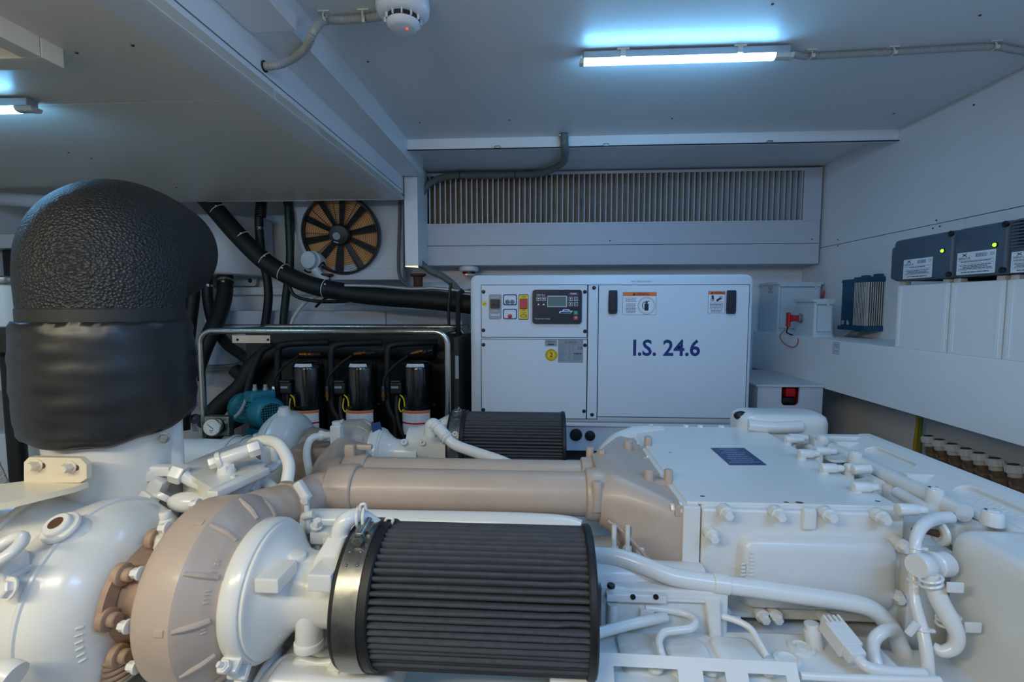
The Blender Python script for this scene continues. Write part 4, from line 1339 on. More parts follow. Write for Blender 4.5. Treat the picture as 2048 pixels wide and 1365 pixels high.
def hoop(y, name, r=0.0145):
    R_ = 0.062
    pts = [(rx0, y, FLOOR), (rx0, y, zt_ - R_)]
    pts += [(rx0 + R_ - R_ * math.cos(a_), y, zt_ - R_ + R_ * math.sin(a_)) for a_ in [PI / 2 * k / 7 for k in range(1, 8)]]
    pts += [(rx1 - R_ + R_ * math.sin(a_), y, zt_ - R_ + R_ * math.cos(a_)) for a_ in [PI / 2 * k / 7 for k in range(0, 8)]]
    pts += [(rx1, y, FLOOR)]
    return MB().tube(pts, r, 14, 1).build(name, M_STEEL, t)


hoop(YR, 'front_hoop')
hoop(YR2, 'rear_hoop')
for x in (rx0 + 0.03, rx1 - 0.03):
    MB().tube([(x, YR, zt_ - 0.008), (x, YR2, zt_ - 0.008)], 0.0125, 12).build('top_rail', M_STEEL, t)
MB().bb((rx1 - 0.10, YR + 0.06, zt_ - 0.006), (rx1 - 0.03, YR2 - 0.02, zt_ + 0.002), 0.002).build('black_top_cover', M_COMP, t)
a, b = P(466, 670, YR + 0.03), P(543, 687, YR + 0.03)
MB().bb((a.x, YR + 0.02, b.z), (b.x, YR + 0.026, a.z), 0.002).build('bracket_plate', M_STEEL, t)
for x in (475, 536):
    q = P(x, 680, YR + 0.02)
    MB().cyl(q, q + V((0, -0.002, 0)), 0.006, seg=12).build('hole', M_HOLE, t)
MB().bb((rx0 + 0.01, YR + 0.02, -0.83), (rx1 - 0.01, YR2, -0.80)).build('tray', M_BLACK, t)
t2_ = tag(MB().bb((P(500, 700, 2.70).x, 2.66, -0.80), (rx1 + 0.005, 2.70, zt_ - 0.035), 0.004).build('evaporator_panel', M_BLACK), 'black evaporator panel behind the three compressors', 'panel')
sp = tag(MB().bb((rx1 + 0.02, YR + 0.04, -0.80), (rx1 + 0.045, YR2 - 0.03, zt_ - 0.03), 0.004).build('side_panel', M_RUBBER), 'black side panel at the right end of the rack, beside generator', 'panel')
q = PX(914, 735, rx1 + 0.0195)
mb = MB()
quad(mb, P(914, 735, YR + 0.039), XX, ZZ, 0.016, 0.11, 0.001)
mb.build('label_strip', M_LABELG, sp)

CY_ = 2.40
cents = [(617, 868), (724, 868), (836, 868)]
names = ['black compressor nearest the teal pump, one of three', 'black compressor in the middle of the three', 'black compressor on the right of the three, its label fully visible']
for i, (x, yb) in enumerate(cents):
    top = P(x, 722, CY_)
    r_ = 0.0775
    z0, zw, zl0, zl1 = -0.80, P(x, 818, CY_ - r_).z, P(x, 872, CY_ - r_).z, P(x, 822, CY_ - r_).z
    t = thing('compressor', (top.x, CY_, z0), names[i], 'compressor', 'compressors in the steel rack')
    H = top.z - z0
    o_ = V((top.x, CY_, z0))
    MB().lathe([(0, r_ + 0.008), (zw - z0 - 0.012, r_ + 0.008), (zw - z0 - 0.004, r_ + 0.010), (zw - z0 + 0.004, r_ + 0.010), (zw - z0 + 0.010, r_), (H - 0.04, r_), (H - 0.022, r_ * 0.96), (H - 0.008, r_ * 0.82), (H, r_ * 0.55), (H + 0.003, 0)], o_, ZZ, 44).build('shell', M_COMP, t)
    mb = MB()
    n = 14
    rl = r_ + 0.0088
    seg_ = [math.radians(-90 - 55 + 110 * k / n) for k in range(n + 1)]
    low = zl0 if i == 2 else zl0 - 0.0
    mb.rings([[V((top.x + rl * math.cos(a_), CY_ + rl * math.sin(a_), z)) for a_ in seg_] + [V((top.x + (rl - 0.002) * math.cos(a_), CY_ + (rl - 0.002) * math.sin(a_), z)) for a_ in reversed(seg_)] for z in (low, zl1)])
    lb = mb.build('wrap_label', M_LABEL, t)
    for z0_, z1_ in ((zl1 - 0.014, zl1 - 0.003), (zl1 - 0.068, zl1 - 0.060)):
        mb = MB()
        rr_ = rl + 0.0008
        mb.rings([[V((top.x + rr_ * math.cos(a_), CY_ + rr_ * math.sin(a_), z)) for a_ in seg_] + [V((top.x + (rr_ - 0.001) * math.cos(a_), CY_ + (rr_ - 0.001) * math.sin(a_), z)) for a_ in reversed(seg_)] for z in (z0_, z1_)])
        mb.build('orange_stripe', M_ORL if z0_ > zl1 - 0.02 else M_RED, lb)
    mb = MB()
    rr_ = rl + 0.0006

    def patch(a0, a1, z0_, z1_):
        mb.add([V((top.x + rr_ * math.cos(q_), CY_ + rr_ * math.sin(q_), z)) for q_, z in ((a0, z0_), (a1, z0_), (a1, z1_), (a0, z1_))], [(0, 1, 2, 3)])
    for k in range(22):
        a0 = seg_[0] + (seg_[-1] - seg_[0]) * k / 22
        a1 = a0 + (seg_[-1] - seg_[0]) / 44
        patch(a0, a1, zl1 - 0.003, zl1)
        patch(a0, a1, low, low + 0.004)
    for k in range(14):
        zz = low + (zl1 - low) * k / 14
        patch(seg_[-1] - 0.05, seg_[-1], zz, zz + (zl1 - low) / 28)
        patch(seg_[0], seg_[0] + 0.05, zz, zz + (zl1 - low) / 28)
    mb.build('checker_edge', M_INK, lb)
    mb = MB()
    for zz in [zl1 - 0.02 - 0.0065 * k for k in range(14)]:
        if zz < low + 0.008 or abs(zz - (zl1 - 0.064)) < 0.006:
            continue
        for a0, a1 in ((-138, -95), (-86, -42)):
            patch(math.radians(a0), math.radians(a1 - 12 * random.random()), zz, zz + 0.0022)
    mb.build('fine_print', M_INKG, lb)
    # white sticker on the dome
    mb = MB()
    sg2 = [math.radians(-90 - 38 + 76 * k / 8) for k in range(9)]
    mb.rings([[V((top.x + rq * math.cos(a_), CY_ + rq * math.sin(a_), z)) for a_ in sg2] + [V((top.x + (rq - 0.001) * math.cos(a_), CY_ + (rq - 0.001) * math.sin(a_), z - 0.001)) for a_ in reversed(sg2)] for rq, z in ((r_ * 0.975, top.z - 0.024), (r_ * 0.86, top.z - 0.009))])
    mb.build('top_sticker', M_LABEL, t)
    # terminal box, wires, fittings
    tb = P(x - 42, 776, CY_ - 0.04)
    bx = MB().box(tb, (0.062, 0.05, 0.066), 0.012, 3)
    bx.box(tb + V((0, -0.005, 0.034)), (0.052, 0.05, 0.014), 0.005)
    bo = bx.build('terminal_box', M_BLACK, t)
    mb = MB()
    quad(mb, tb + V((-0.004, -0.0255, 0.006)), XX, ZZ, 0.036, 0.011, 0.001)
    mb.build('terminal_label', M_LABELG, bo)
    MB().tube([P(x - 36, 790, CY_ - 0.05), P(x - 29, 798, CY_ - 0.06), P(x - 27, 815, CY_ - 0.06), P(x - 33, 824, CY_ - 0.06), P(x - 38, 815, CY_ - 0.05), P(x - 36, 797, CY_ - 0.04)], 0.0035, 8).build('yellow_wire', M_YELLOW, t)
    MB().tube([P(x - 42, 792, CY_ - 0.04), P(x - 43, 820, CY_ - 0.05), P(x - 38, 850, CY_ - 0.06), P(x - 30, 872, CY_ - 0.06), P(x - 20, 890, CY_ - 0.05)], 0.010, 10).build('supply_cable', M_RUBBER, t)
    fb = P(x - 69, 790, CY_ - 0.03)
    MB().lathe([(-0.03, 0.009), (-0.012, 0.009), (-0.011, 0.013), (0.006, 0.013), (0.007, 0.011), (0.02, 0.011)], fb, ZZ, 12).build('brass_fitting', M_COPPER, t)
    MB().lathe([(0.02, 0.010), (0.021, 0.014), (0.034, 0.014), (0.045, 0.010)], fb, ZZ, 12).build('valve_nut', M_STEEL if i == 0 else M_BLACK, t)
    MB().tube([fb + V((0, 0, 0.045)), P(x - 66, 755, CY_ - 0.03), P(x - 45, 730, CY_ - 0.03), P(x - 20, 712, CY_ - 0.03)], 0.006, 8).build('capillary_hose', M_RUBBER, t)
    ft = P(x + 2 + i * 2, 709 - 2 * i, CY_ - 0.03)
    MB().lathe([(-0.03, 0.010), (0.0, 0.010), (0.001, 0.014), (0.012, 0.014), (0.013, 0.010), (0.04, 0.009)], ft + V((-0.02, 0, 0)), XX + V((0, 0, 0.12 * i)), 12).build('brass_fitting', M_COPPER, t)
    MB().lathe([(0, 0.015), (0.02, 0.015), (0.024, 0.011), (0.05, 0.011)], ft + V((0.012, 0, 0)), XX + V((0, 0, 0.12 * i)), 12).build('pressure_switch', M_BLACK, t)
    MB().tube([P(x - 60, 800, CY_ + 0.02), P(x - 61, 760, CY_ + 0.02), P(x - 61, 705, CY_ + 0.02), P(x - 52, 691, CY_ + 0.03), P(x - 20, 687, CY_ + 0.05), P(x + 40, 685, CY_ + 0.08)], 0.0175, 12, 8).build('insulated_pipe', M_RUBBER, t)
    MB().tube([P(x - 62, 800, CY_), P(x - 57, 820, CY_), P(x - 46, 842, CY_), P(x - 45, 880, CY_), P(x - 45, 920, CY_)], 0.016, 12, 8).build('suction_pipe', M_RUBBER, t)
hose('insulated_pipe', 'fat black insulated pipe curving up from the gauge to behind the compressors', [P(408, 850, 2.56), P(440, 812, 2.57), P(482, 775, 2.58), P(506, 735, 2.59), P(545, 706, 2.60), P(610, 700, 2.60), P(720, 700, 2.60), P(870, 702, 2.60)], 0.050, cat='pipe')
hose('insulated_pipe', 'second fat black insulated pipe lying low left of the teal pump', [P(408, 890, 2.72), P(450, 855, 2.72), P(490, 830, 2.72), P(505, 800, 2.72), P(500, 770, 2.76), P(470, 740, 2.80)], 0.040, cat='pipe')
hose('insulated_pipe', 'slim black pipe above the teal pump ending in a grey hose', [P(545, 690, 2.36), P(525, 702, 2.36), P(511, 730, 2.36), P(500, 762, 2.36), P(494, 788, 2.36)], 0.017, cat='pipe')
hose('grey_hose', 'grey braided hose running from slim pipe down to the gauge', [P(494, 786, 2.36), P(490, 806, 2.30), P(480, 825, 2.24), P(466, 838, 2.19), P(452, 848, 2.13)], 0.009, M_CONDUIT)
# teal pump
t = thing('water_pump', P(520, 860, 2.35), 'teal electric water pump left of the compressors', 'pump')
a, b = P(499, 818, 2.40), P(545, 829, 2.21)
d = (b - a).normalized()
L = (b - a).length
MB().lathe([(-0.03, 0.045), (0, 0.062), (L * 0.66, 0.062)], a, d, 32).build('motor_body', M_TEAL, t)
for k in range(12):
    a_ = 2 * PI * k / 12
    x, y, dd = basis(d)
    u = x * math.cos(a_) + y * math.sin(a_)
    MB().prism([a + u * 0.058 + dd * 0.01 - u.cross(dd) * 0.002, a + u * 0.073 + dd * 0.02 - u.cross(dd) * 0.002, a + u * 0.073 + dd * (L * 0.62) - u.cross(dd) * 0.002, a + u * 0.058 + dd * (L * 0.64) - u.cross(dd) * 0.002], u.cross(dd) * 0.004).build('cooling_fin', M_TEAL, t)
cowl = MB().lathe([(L * 0.62, 0.064), (L * 0.64, 0.077), (L * 0.86, 0.079), (L * 0.97, 0.070), (L * 1.0, 0.058), (L * 1.0, 0.054)], a, d, 36).build('fan_cowl', M_TEAL, t)
MB().cyl(a + d * (L * 1.001), a + d * (L * 1.004), 0.053, seg=32).build('cowl_opening', M_HOLE, cowl)
mb = MB()
x, y, dd = basis(d)
e = a + d * (L * 1.008)
for k in range(-4, 5):
    hh = math.sqrt(max(0, 0.055 ** 2 - (k * 0.0118) ** 2))
    mb.tube([e + x * (k * 0.0118) - y * hh, e + x * (k * 0.0118) + y * hh], 0.0015, 6)
    mb.tube([e + y * (k * 0.0118) - x * hh, e + y * (k * 0.0118) + x * hh], 0.0015, 6)
mb.cyl(e - d * 0.002, e + d * 0.002, 0.007, seg=16)
mb.build('cowl_grille', M_TEAL, cowl)['kind'] = 'stuff'
q = P(520, 792, 2.33)
MB().box(q, (0.12, 0.11, 0.055), 0.012, 3, d.to_track_quat('-Y', 'Z').to_matrix()).build('terminal_box', M_TEAL, t)
MB().bb(q + V((-0.05, -0.05, -0.20)), q + V((0.05, 0.05, -0.16)), 0.004).build('foot', M_TEAL, t)
for dx in (-0.025, 0.03):
    MB().lathe([(0, 0.012), (0.012, 0.012), (0.014, 0.009), (0.03, 0.009)], q + V((dx, 0, 0.027)), ZZ, 12).build('cable_gland', M_CONDUIT, t)
MB().lathe([(-0.10, 0.075), (-0.085, 0.08), (-0.04, 0.08), (-0.03, 0.05)], a, d, 28).build('pump_head', M_TEAL, t)
# gauge
q = P(430, 854, 2.06)
t = thing('pressure_gauge', q - V((0, 0, 0.05)), 'round steel pressure gauge on a small bracket at the rack foot', 'gauge')
MB().box(q + V((0, 0.03, -0.002)), (0.118, 0.04, 0.092), 0.006).build('bracket', M_BRUSH, t)
gd = V((0.06, -1, 0.1)).normalized()
MB().lathe([(0, 0.038), (0.016, 0.038), (0.018, 0.041), (0.022, 0.041), (0.026, 0.037), (0.026, 0.034)], q, gd, 40).build('case', M_STEEL, t)
MB().cyl(q + gd * 0.0225, q + gd * 0.0262, 0.0345, seg=36).build('dial', M_GLASS, t)
mb = MB()
x, y, dd = basis(gd)
x = -x if x.x < 0 else x
y = gd.cross(x) if gd.cross(x).z > 0 else -gd.cross(x)
f0 = q + gd * 0.0266
for k in range(19):
    a_ = math.radians(-45 + 270 * k / 18)
    u = x * math.cos(a_) + y * math.sin(a_)
    quad(mb, f0 + u * 0.028, u, u.cross(gd), 0.006 if k % 3 == 0 else 0.003, 0.0012, 0.0003)
quad(mb, f0 - y * 0.014, x, y, 0.016, 0.003, 0.0003)
quad(mb, f0 - y * 0.022, x, y, 0.010, 0.002, 0.0003)
mb.build('scale_print', M_INK, t)
mb = MB()
u = (-x + y * 0.8).normalized()
quad(mb, f0 + u * 0.006, u, gd.cross(u), 0.036, 0.0022, 0.0008)
mb.build('needle', M_INK, t)

# ================================================================== FAR LEFT BEHIND THE EXHAUST SLEEVE
q = P(18, 570, 2.05)
t = thing('sea_strainer', (q.x, q.y, FLOOR), 'steel-capped sea strainer behind the exhaust sleeve, left edge', 'strainer')
o_ = V((q.x - 0.02, q.y, q.z))
MB().lathe([(-0.19, 0.05), (-0.185, 0.055), (0.0, 0.055)], o_, ZZ, 28).build('glass_body', M_GLASS, t)
MB().lathe([(0, 0.064), (0.004, 0.066), (0.03, 0.066), (0.038, 0.058), (0.04, 0)], o_, ZZ, 32).build('cap', M_STEEL, t)
MB().lathe([(-0.32, 0.05), (-0.30, 0.07), (-0.19, 0.075)], o_, ZZ, 28).build('base', M_BLACK, t)
MB().cyl((o_.x, o_.y, FLOOR), o_ + V((0, 0, -0.31)), 0.035, seg=16).build('inlet_pipe', M_RUBBER, t)
o_ = tag(MB().bb((-2.75, 2.2, -0.42), (-2.25, 2.45, -0.30), 0.01).build('white_shelf', M_CAB), 'white shelf low on the far left behind the exhaust jacket', 'shelf')
mb = MB().tube([(-2.9, 2.45, P(0, 392, 2.4).z), (-2.5, 2.42, P(60, 405, 2.4).z), (-2.25, 2.42, P(200, 405, 2.4).z)], 0.035, 16)
tag(mb.build('white_pipe', M_CAB), 'white pipe under the low ceiling behind the exhaust sleeve top', 'pipe')
o_ = tag(MB().bb((-3.04, 2.5, P(0, 497, 2.5).z), (-2.3, 2.75, P(0, 468, 2.5).z), 0.008).build('white_stringer', M_CAB), 'white ledge behind the exhaust sleeve at the left edge', 'ledge')
tag(MB().bb((-3.0, 2.55, P(0, 740, 2.55).z), (-2.3, 2.72, P(0, 499, 2.55).z), 0.01).build('dark_opening', M_RUBBER), 'dark locker imitated by a black box below the white ledge at the left edge', 'opening')  # black box put in for the shaded opening below the ledge
tag(MB().bb((-2.75, 2.2, -1.0), (-2.2, 2.35, P(20, 868, 2.2).z), 0.02).build('engine_girder_cover', M_BOXW), 'pale blue-grey cover low on the far left below the exhaust jacket', 'cover')
# grey mesh cloth hanging at the left picture edge
rg = []
for i in range(22):
    v_ = i / 21
    z = P(10, 835, 1.20).z + (P(10, 1000, 1.20).z - P(10, 835, 1.20).z) * v_
    row = []
    for k in range(15):
        u = k / 14
        xr_ = P(20 + 8 * math.sin(v_ * 2.2) + 16 * max(0, v_ - 0.4), 900, 1.20).x
        x = xr_ - 0.20 * (1 - u)
        row.append(V((x, 1.20 + 0.012 * math.sin(u * 17 + v_ * 3) - 0.03 * u * u, z + 0.02 * (1 - u) * math.sin(3 * u) - 0.03 * (u ** 6) * (1 - v_))))
    rg.append(row + [p + V((0, 0.004, 0)) for p in reversed(row)])
tag(MB().rings(rg).build('mesh_cloth', M_MESHF), 'grey mesh cloth hanging at the left picture edge beside the jacket', 'cloth')
# ================================================================== THE ENGINE
ENG = thing('marine_engine', (0.1, 1.35, FLOOR), 'big white painted V engine filling the foreground, with tan charge air pipes', 'engine')
NY, NZ = 0.909, -0.567            # turbo and filter axis of the near bank
FY = 1.95                          # the same axis of the far bank


def part(mb, name, m, parent=ENG, angle=38):
    return mb.build(name, m, parent, angle)


def hexnut(mb, p, d, r, h):
    return mb.lathe([(0, r * 0.9), (h * 0.12, r), (h * 0.88, r), (h, r * 0.9)], p, d, 6)


# ---- block and covers underneath
mb = MB()
mb.bb((-0.95, 1.05, FLOOR + 0.12), (1.15, 1.70, -0.74), 0.04, 3)
part(mb, 'engine_block', M_CAST)
mb = MB()
mb.bb((-0.9, 0.72, -1.05), (1.0, 1.1, -0.80), 0.03, 3)
mb.bb((-0.9, 1.62, -1.05), (1.0, 2.0, -0.80), 0.03, 3)
mb.bb((-0.8, 1.0, FLOOR), (-0.6, 1.75, FLOOR + 0.14), 0.01)
mb.bb((0.8, 1.0, FLOOR), (1.0, 1.75, FLOOR + 0.14), 0.01)
part(mb, 'cylinder_bank', M_CAST)


# ---- air filter
def air_filter(y, z, seed, rough=True):
    rnd = random.Random(seed)
    R, N, x0, x1 = 0.131, 62, -0.302, 0.090
    prof = [(-0.46, 0.0), (-0.27, 0.88), (0.0, 1.0), (0.27, 0.88), (0.46, 0.0)]
    sec = 26
    amp = [0.85 + 0.3 * rnd.random() for _ in range(N)]
    ph = [rnd.random() * 6 for _ in range(N)]
    shift = [rnd.uniform(-0.08, 0.08) for _ in range(N)]
    kink = [rnd.random() for _ in range(N)]
    rings = []
    for i in range(sec + 1):
        t_ = i / sec
        x = x0 + (x1 - x0) * t_
        row = []
        for k in range(N):
            off = shift[k] + 0.05 * math.sin(t_ * 5 + ph[k]) * (1 if rough else 0.4)
            ang = 2 * PI * k / N
            front = math.exp(-((((math.degrees(ang) - 172 + 180) % 360) - 180) / 26) ** 2)     # dented pleats facing the camera
            if rough:
                off += front * 0.55 * math.exp(-((t_ - 0.30) / 0.13) ** 2) * math.sin(k * 2.1 + 1)
                if t_ > 0.86:
                    off += (kink[k] - 0.35) * 1.1 * math.sin((t_ - 0.86) / 0.14 * PI) * (0.35 + front)
            for o_, hh in prof:
                a_ = 2 * PI * (k + o_ + off * hh) / N
                r_ = R - 0.022 + 0.022 * hh * (amp[k] if amp[k] < 1 else 1)
                row.append(V((x, y - r_ * math.cos(a_), z + r_ * math.sin(a_))))
        rings.append(row)
    f = part(MB().rings(rings), 'air_filter', M_PLEAT, angle=75)
    part(MB().lathe([(0.086, R - 0.02), (0.086, R + 0.002), (0.089, R + 0.0045), (0.098, R + 0.0045), (0.1015, R + 0.001), (0.1015, R - 0.016), (0.096, R - 0.02), (0.096, 0)], (0, y, z), XX, 64), 'end_cap', M_RUBBER, f)
    part(MB().lathe([(-0.366, R - 0.02), (-0.366, R + 0.002), (-0.362, R + 0.0045), (-0.300, R + 0.0045), (-0.297, R + 0.001), (-0.297, R - 0.02)], (0, y, z), XX, 64), 'rubber_collar', M_RUBBER, f)
    part(MB().band((-0.357, y, z), XX, R + 0.001, R + 0.0065, 0.042, 64), 'clamp_band', M_BRUSH, f)
    a_ = math.radians(78)
    c_ = V((-0.336, y - (R + 0.012) * math.cos(a_), z + (R + 0.012) * math.sin(a_)))
    tg = V((0, math.sin(a_), math.cos(a_)))
    nr = V((0, -math.cos(a_), math.sin(a_)))
    mb = MB()
    mb.cyl(c_ + tg * 0.03, c_ - tg * 0.028, 0.0065, seg=14, bev=0.001)
    hexnut(mb, c_ - tg * 0.026, -tg, 0.0105, 0.012)
    mb.cyl(c_ - tg * 0.024, c_ - tg * 0.026, 0.012, seg=16)
    mb.box(c_ + tg * 0.006 - nr * 0.003, (0.03, 0.03, 0.014), 0.004, 2, Matrix((XX, tg, nr)).transposed())
    part(mb, 'clamp_screw', M_ZINC, f)
    mb = MB()
    for q_ in (48, 58):
        b_ = math.radians(q_)
        nn = V((0, -math.cos(b_), math.sin(b_)))
        for dx in (-0.010, 0.010):
            mb.sphere(V((-0.336 + dx, y, z)) + nn * (R + 0.0066), 0.003, seg=8, rg=6)
    part(mb, 'spot_weld', M_BRUSH, f)
    return f


air_filter(NY, NZ, 5)
air_filter(FY, NZ, 9, False)


# ---- compressor side of a turbocharger
def compressor(y, z, dx=0.0, s=1.0):
    o = V((dx, y, z))
    L = lambda prof: [(t_, r_ * s) for t_, r_ in prof]
    h = part(MB().lathe(L([(-0.705, 0.095), (-0.703, 0.145), (-0.697, 0.163), (-0.688, 0.171), (-0.676, 0.174), (-0.625, 0.1775), (-0.618, 0.1772), (-0.612, 0.173), (-0.602, 0.162), (-0.590, 0.152), (-0.579, 0.139), (-0.573, 0.130), (-0.570, 0.127), (-0.566, 0.127), (-0.566, 0.110)]), o, XX, 72), 'compressor_housing', M_TAN, angle=30)
    for k in range(12):
        a_ = 2 * PI * k / 12 + 0.12
        u = V((0, -math.cos(a_), math.sin(a_)))
        s_ = XX.cross(u)
        p0, p1 = o + XX * -0.613 + u * 0.173 * s, o + XX * -0.577 + u * 0.134 * s
        part(MB().tube([p0 - XX * 0.002, p0.lerp(p1, 0.5) + XX * 0.004, p1], [0.0045, 0.006, 0.006], 8, 3), 'rib', M_TAN, h)
        if k % 2 == 0:
            part(MB().box(o + XX * -0.634 + u * 0.1768 * s, (0.018, 0.013, 0.006), 0.002, 2, Matrix((XX, s_, u)).transposed()), 'cast_lug', M_TAN, h)
        part(MB().bolt(o + XX * -0.700 + u * 0.160 * s, -XX, 0.009, 0.018), 'bolt', M_ENG, h)
    rnd = random.Random(3)
    mb = MB()
    fd = V((0.6, 0, 0)) 
    for j, a0 in enumerate((0, 20, 40)):
        for k in range(4):
            a_ = math.radians(a0 + k * 2.6)
            u = V((0, -math.cos(a_), math.sin(a_)))
            al = (XX * 0.66 - u * 0.75).normalized()
            nn_ = (XX * 0.75 + u * 0.66).normalized()
            mb.box(o + XX * -0.5815 + u * 0.1425 * s, (0.009, 0.002 + 0.003 * rnd.random(), 0.003), 0.001, 1, Matrix((al, nn_.cross(al), nn_)).transposed())
    part(mb, 'cast_marking', M_TAN, h)
    cl = part(MB().lathe(L([(-0.570, 0.115), (-0.567, 0.130), (-0.562, 0.1335), (-0.536, 0.1335), (-0.531, 0.130), (-0.529, 0.115)]), o, XX, 64), 'v_band_clamp', M_ENG)
    part(MB().lathe(L([(-0.530, 0.1255), (-0.524, 0.1265), (-0.521, 0.123), (-0.520, 0.117), (-0.506, 0.102), (-0.492, 0.086), (-0.478, 0.075), (-0.462, 0.0705), (-0.40, 0.070), (-0.375, 0.078)]), o, XX, 56), 'inlet_duct', M_ENG)
    return h, cl


h1, cl1 = compressor(NY, NZ)
o = V((0, NY, NZ))
# clamp bolt of the near V-band
for ad in (-30, -46):
    a_ = math.radians(ad)
    u = V((0, -math.cos(a_), math.sin(a_)))
    part(MB().box(o + XX * -0.549 + u * 0.143, (0.038, 0.014, 0.026), 0.005, 2, Matrix((XX, XX.cross(u), u)).transposed()), 'clamp_lug', M_ENG, cl1)
a_ = math.radians(-38)
u = V((0, -math.cos(a_), math.sin(a_)))
tg = XX.cross(u)
c_ = o + XX * -0.549 + u * 0.148
mb = MB()
mb.cyl(c_ - tg * 0.045, c_ + tg * 0.04, 0.007, seg=14)
hexnut(mb, c_ + tg * 0.028, tg, 0.012, 0.014)
hexnut(mb, c_ - tg * 0.03, -tg, 0.012, 0.012)
mb.cyl(c_ - tg * 0.044, c_ - tg * 0.052 - XX * 0.004, 0.005, seg=10)
part(mb, 'clamp_bolt', M_ENG, cl1)

# near inlet fittings: bosses, pads, breather stub, lower stub
part(MB().cyl(P(592, 1135, 0.895), P(596, 1107, 0.893), 0.021, 0.016, 20, 0.002), 'inlet_boss', M_ENG)
part(MB().cyl(P(556, 1225, 0.862), P(552, 1266, 0.858), 0.016, 0.019, 20, 0.002), 'inlet_boss', M_ENG)
for (xa, ya, xb, yb_) in ((508, 1188, 556, 1160), (614, 1186, 662, 1152)):
    part(MB().bb(P(xa, ya, 0.80), P(xb, yb_, 0.80) + V((0, 0.07, 0)), 0.004), 'mounting_pad', M_ENG)
b0, b1, b2, b3_ = P(655, 1160, 0.885), P(662, 1110, 0.885), P(672, 1088, 0.885), P(680, 1068, 0.885)
br = part(MB().rings([[V((x, y_, q_.z)) for x, y_ in rrect(q_.x, q_.y, wx, wx * 0.95, 0.010, 4)] for q_, wx in ((b0, 0.066), (b1, 0.052), (b2, 0.044), (b3_, 0.038))]), 'breather_elbow', M_ENG)
part(MB().tube([b3_ - ZZ * 0.005, P(683, 1056, 0.885), P(692, 1042, 0.888), P(708, 1033, 0.90), P(728, 1035, 0.915), P(750, 1048, 0.925), P(775, 1066, 0.935)], [0.018, 0.0175, 0.0165, 0.0155, 0.0135, 0.0125, 0.012], 16, 6), 'breather_pipe', M_ENG, br)
mb = MB()
p = P(716, 1034, 0.905)
mb.ring(p, (1, 0.2, 0), 0.0185, 0.003, 20, 8)
mb.ring(p + V((0.012, 0, 0)), (1, 0.2, 0), 0.0175, 0.003, 20, 8)
mb.tube([p + V((0.006, -0.004, 0.012)), p + V((0.008, -0.006, 0.026)), p + V((0.016, -0.004, 0.027)), p + V((0.018, 0, 0.014))], 0.0028, 8)
part(mb, 'spring_clip', M_ENG, br)
p2 = P(778, 1047, 0.93)
part(MB().tube([p2 + V((-0.012, 0, -0.006)), p2 + V((-0.004, 0, 0.010)), p2 + V((0.008, 0, 0.008)), p2 + V((0.004, 0, -0.004))], 0.003, 8), 'spring_clip', M_ENG, br)
mb = MB()
mb.cyl(P(622, 1195, 0.87), P(618, 1285, 0.862), 0.028, 0.025, 20, 0.002)
mb.cyl(P(618, 1280, 0.862), P(618, 1296, 0.861), 0.0275, seg=20, bev=0.002)
part(mb, 'lower_stub', M_ENG)

# ---- charge air outlet, elbow and pipe (near)
PN = V((0, 1.23, -0.4865))
PFAR = V((0, 1.37, -0.5025))
RP = 0.0558
part(MB().tube([P(395, 1095, 0.84), P(425, 1068, 0.90), P(470, 1048, 0.98), P(525, 1027, 1.05), P(574, 1014, 1.115)], [0.030, 0.047, 0.0535, 0.0545, 0.0545], 28, 8), 'charge_air_outlet', M_TAN)
d_ = (P(574, 1014, 1.115) - P(525, 1027, 1.05)).normalized()
e0 = P(576, 1013, 1.118)
part(MB().lathe([(-0.012, 0.054), (-0.010, 0.0585), (-0.006, 0.0605), (0.006, 0.0605), (0.010, 0.0585), (0.014, 0.054)], e0, d_, 40), 'joint_ring', M_TAN)
vb = P(606, 1000, 1.075)
mb = MB()
mb.box(vb + V((0, 0, 0.022)), (0.020, 0.02, 0.05), 0.005, 2, Matrix.Rotation(-0.55, 3, 'Y'))
mb.cyl(vb + V((0.012, -0.005, 0.008)), vb + V((0.012, -0.02, 0.004)), 0.009, seg=14)
mb.tube([vb + V((0.012, -0.008, 0.004)), vb + V((0.013, -0.008, -0.04))], 0.0065, 10)
mb.cyl(vb + V((0.004, -0.01, -0.036)), vb + V((0.030, -0.01, -0.030)), 0.0095, seg=14, bev=0.002)
mb.tube([vb + V((0.013, -0.008, -0.03)), vb + V((0.016, -0.008, -0.075))], 0.006, 10)
part(mb, 'joint_clamp', M_ENG)
el = part(MB().tube([e0 + d_ * 0.008, P(612, 1001, 1.17), P(645, 986, 1.215), V((-0.455, PN.y, PN.z))], [0.0535, 0.0535, 0.054, 0.055], 28, 8), 'charge_air_elbow', M_TAN)
x0s = P(660, 982, PN.y).x
part(MB().lathe([(x0s, 0.055), (x0s + 0.006, 0.0625), (x0s + 0.062, 0.0655), (x0s + 0.072, 0.0655), (x0s + 0.076, 0.062), (x0s + 0.076, 0.0555)], PN, XX, 44), 'pipe_socket', M_TAN)
x1s = P(1172, 982, PN.y).x
part(MB().lathe([(x0s + 0.05, RP), (x1s + 0.02, RP)], PN, XX, 48), 'charge_air_pipe', M_TAN)
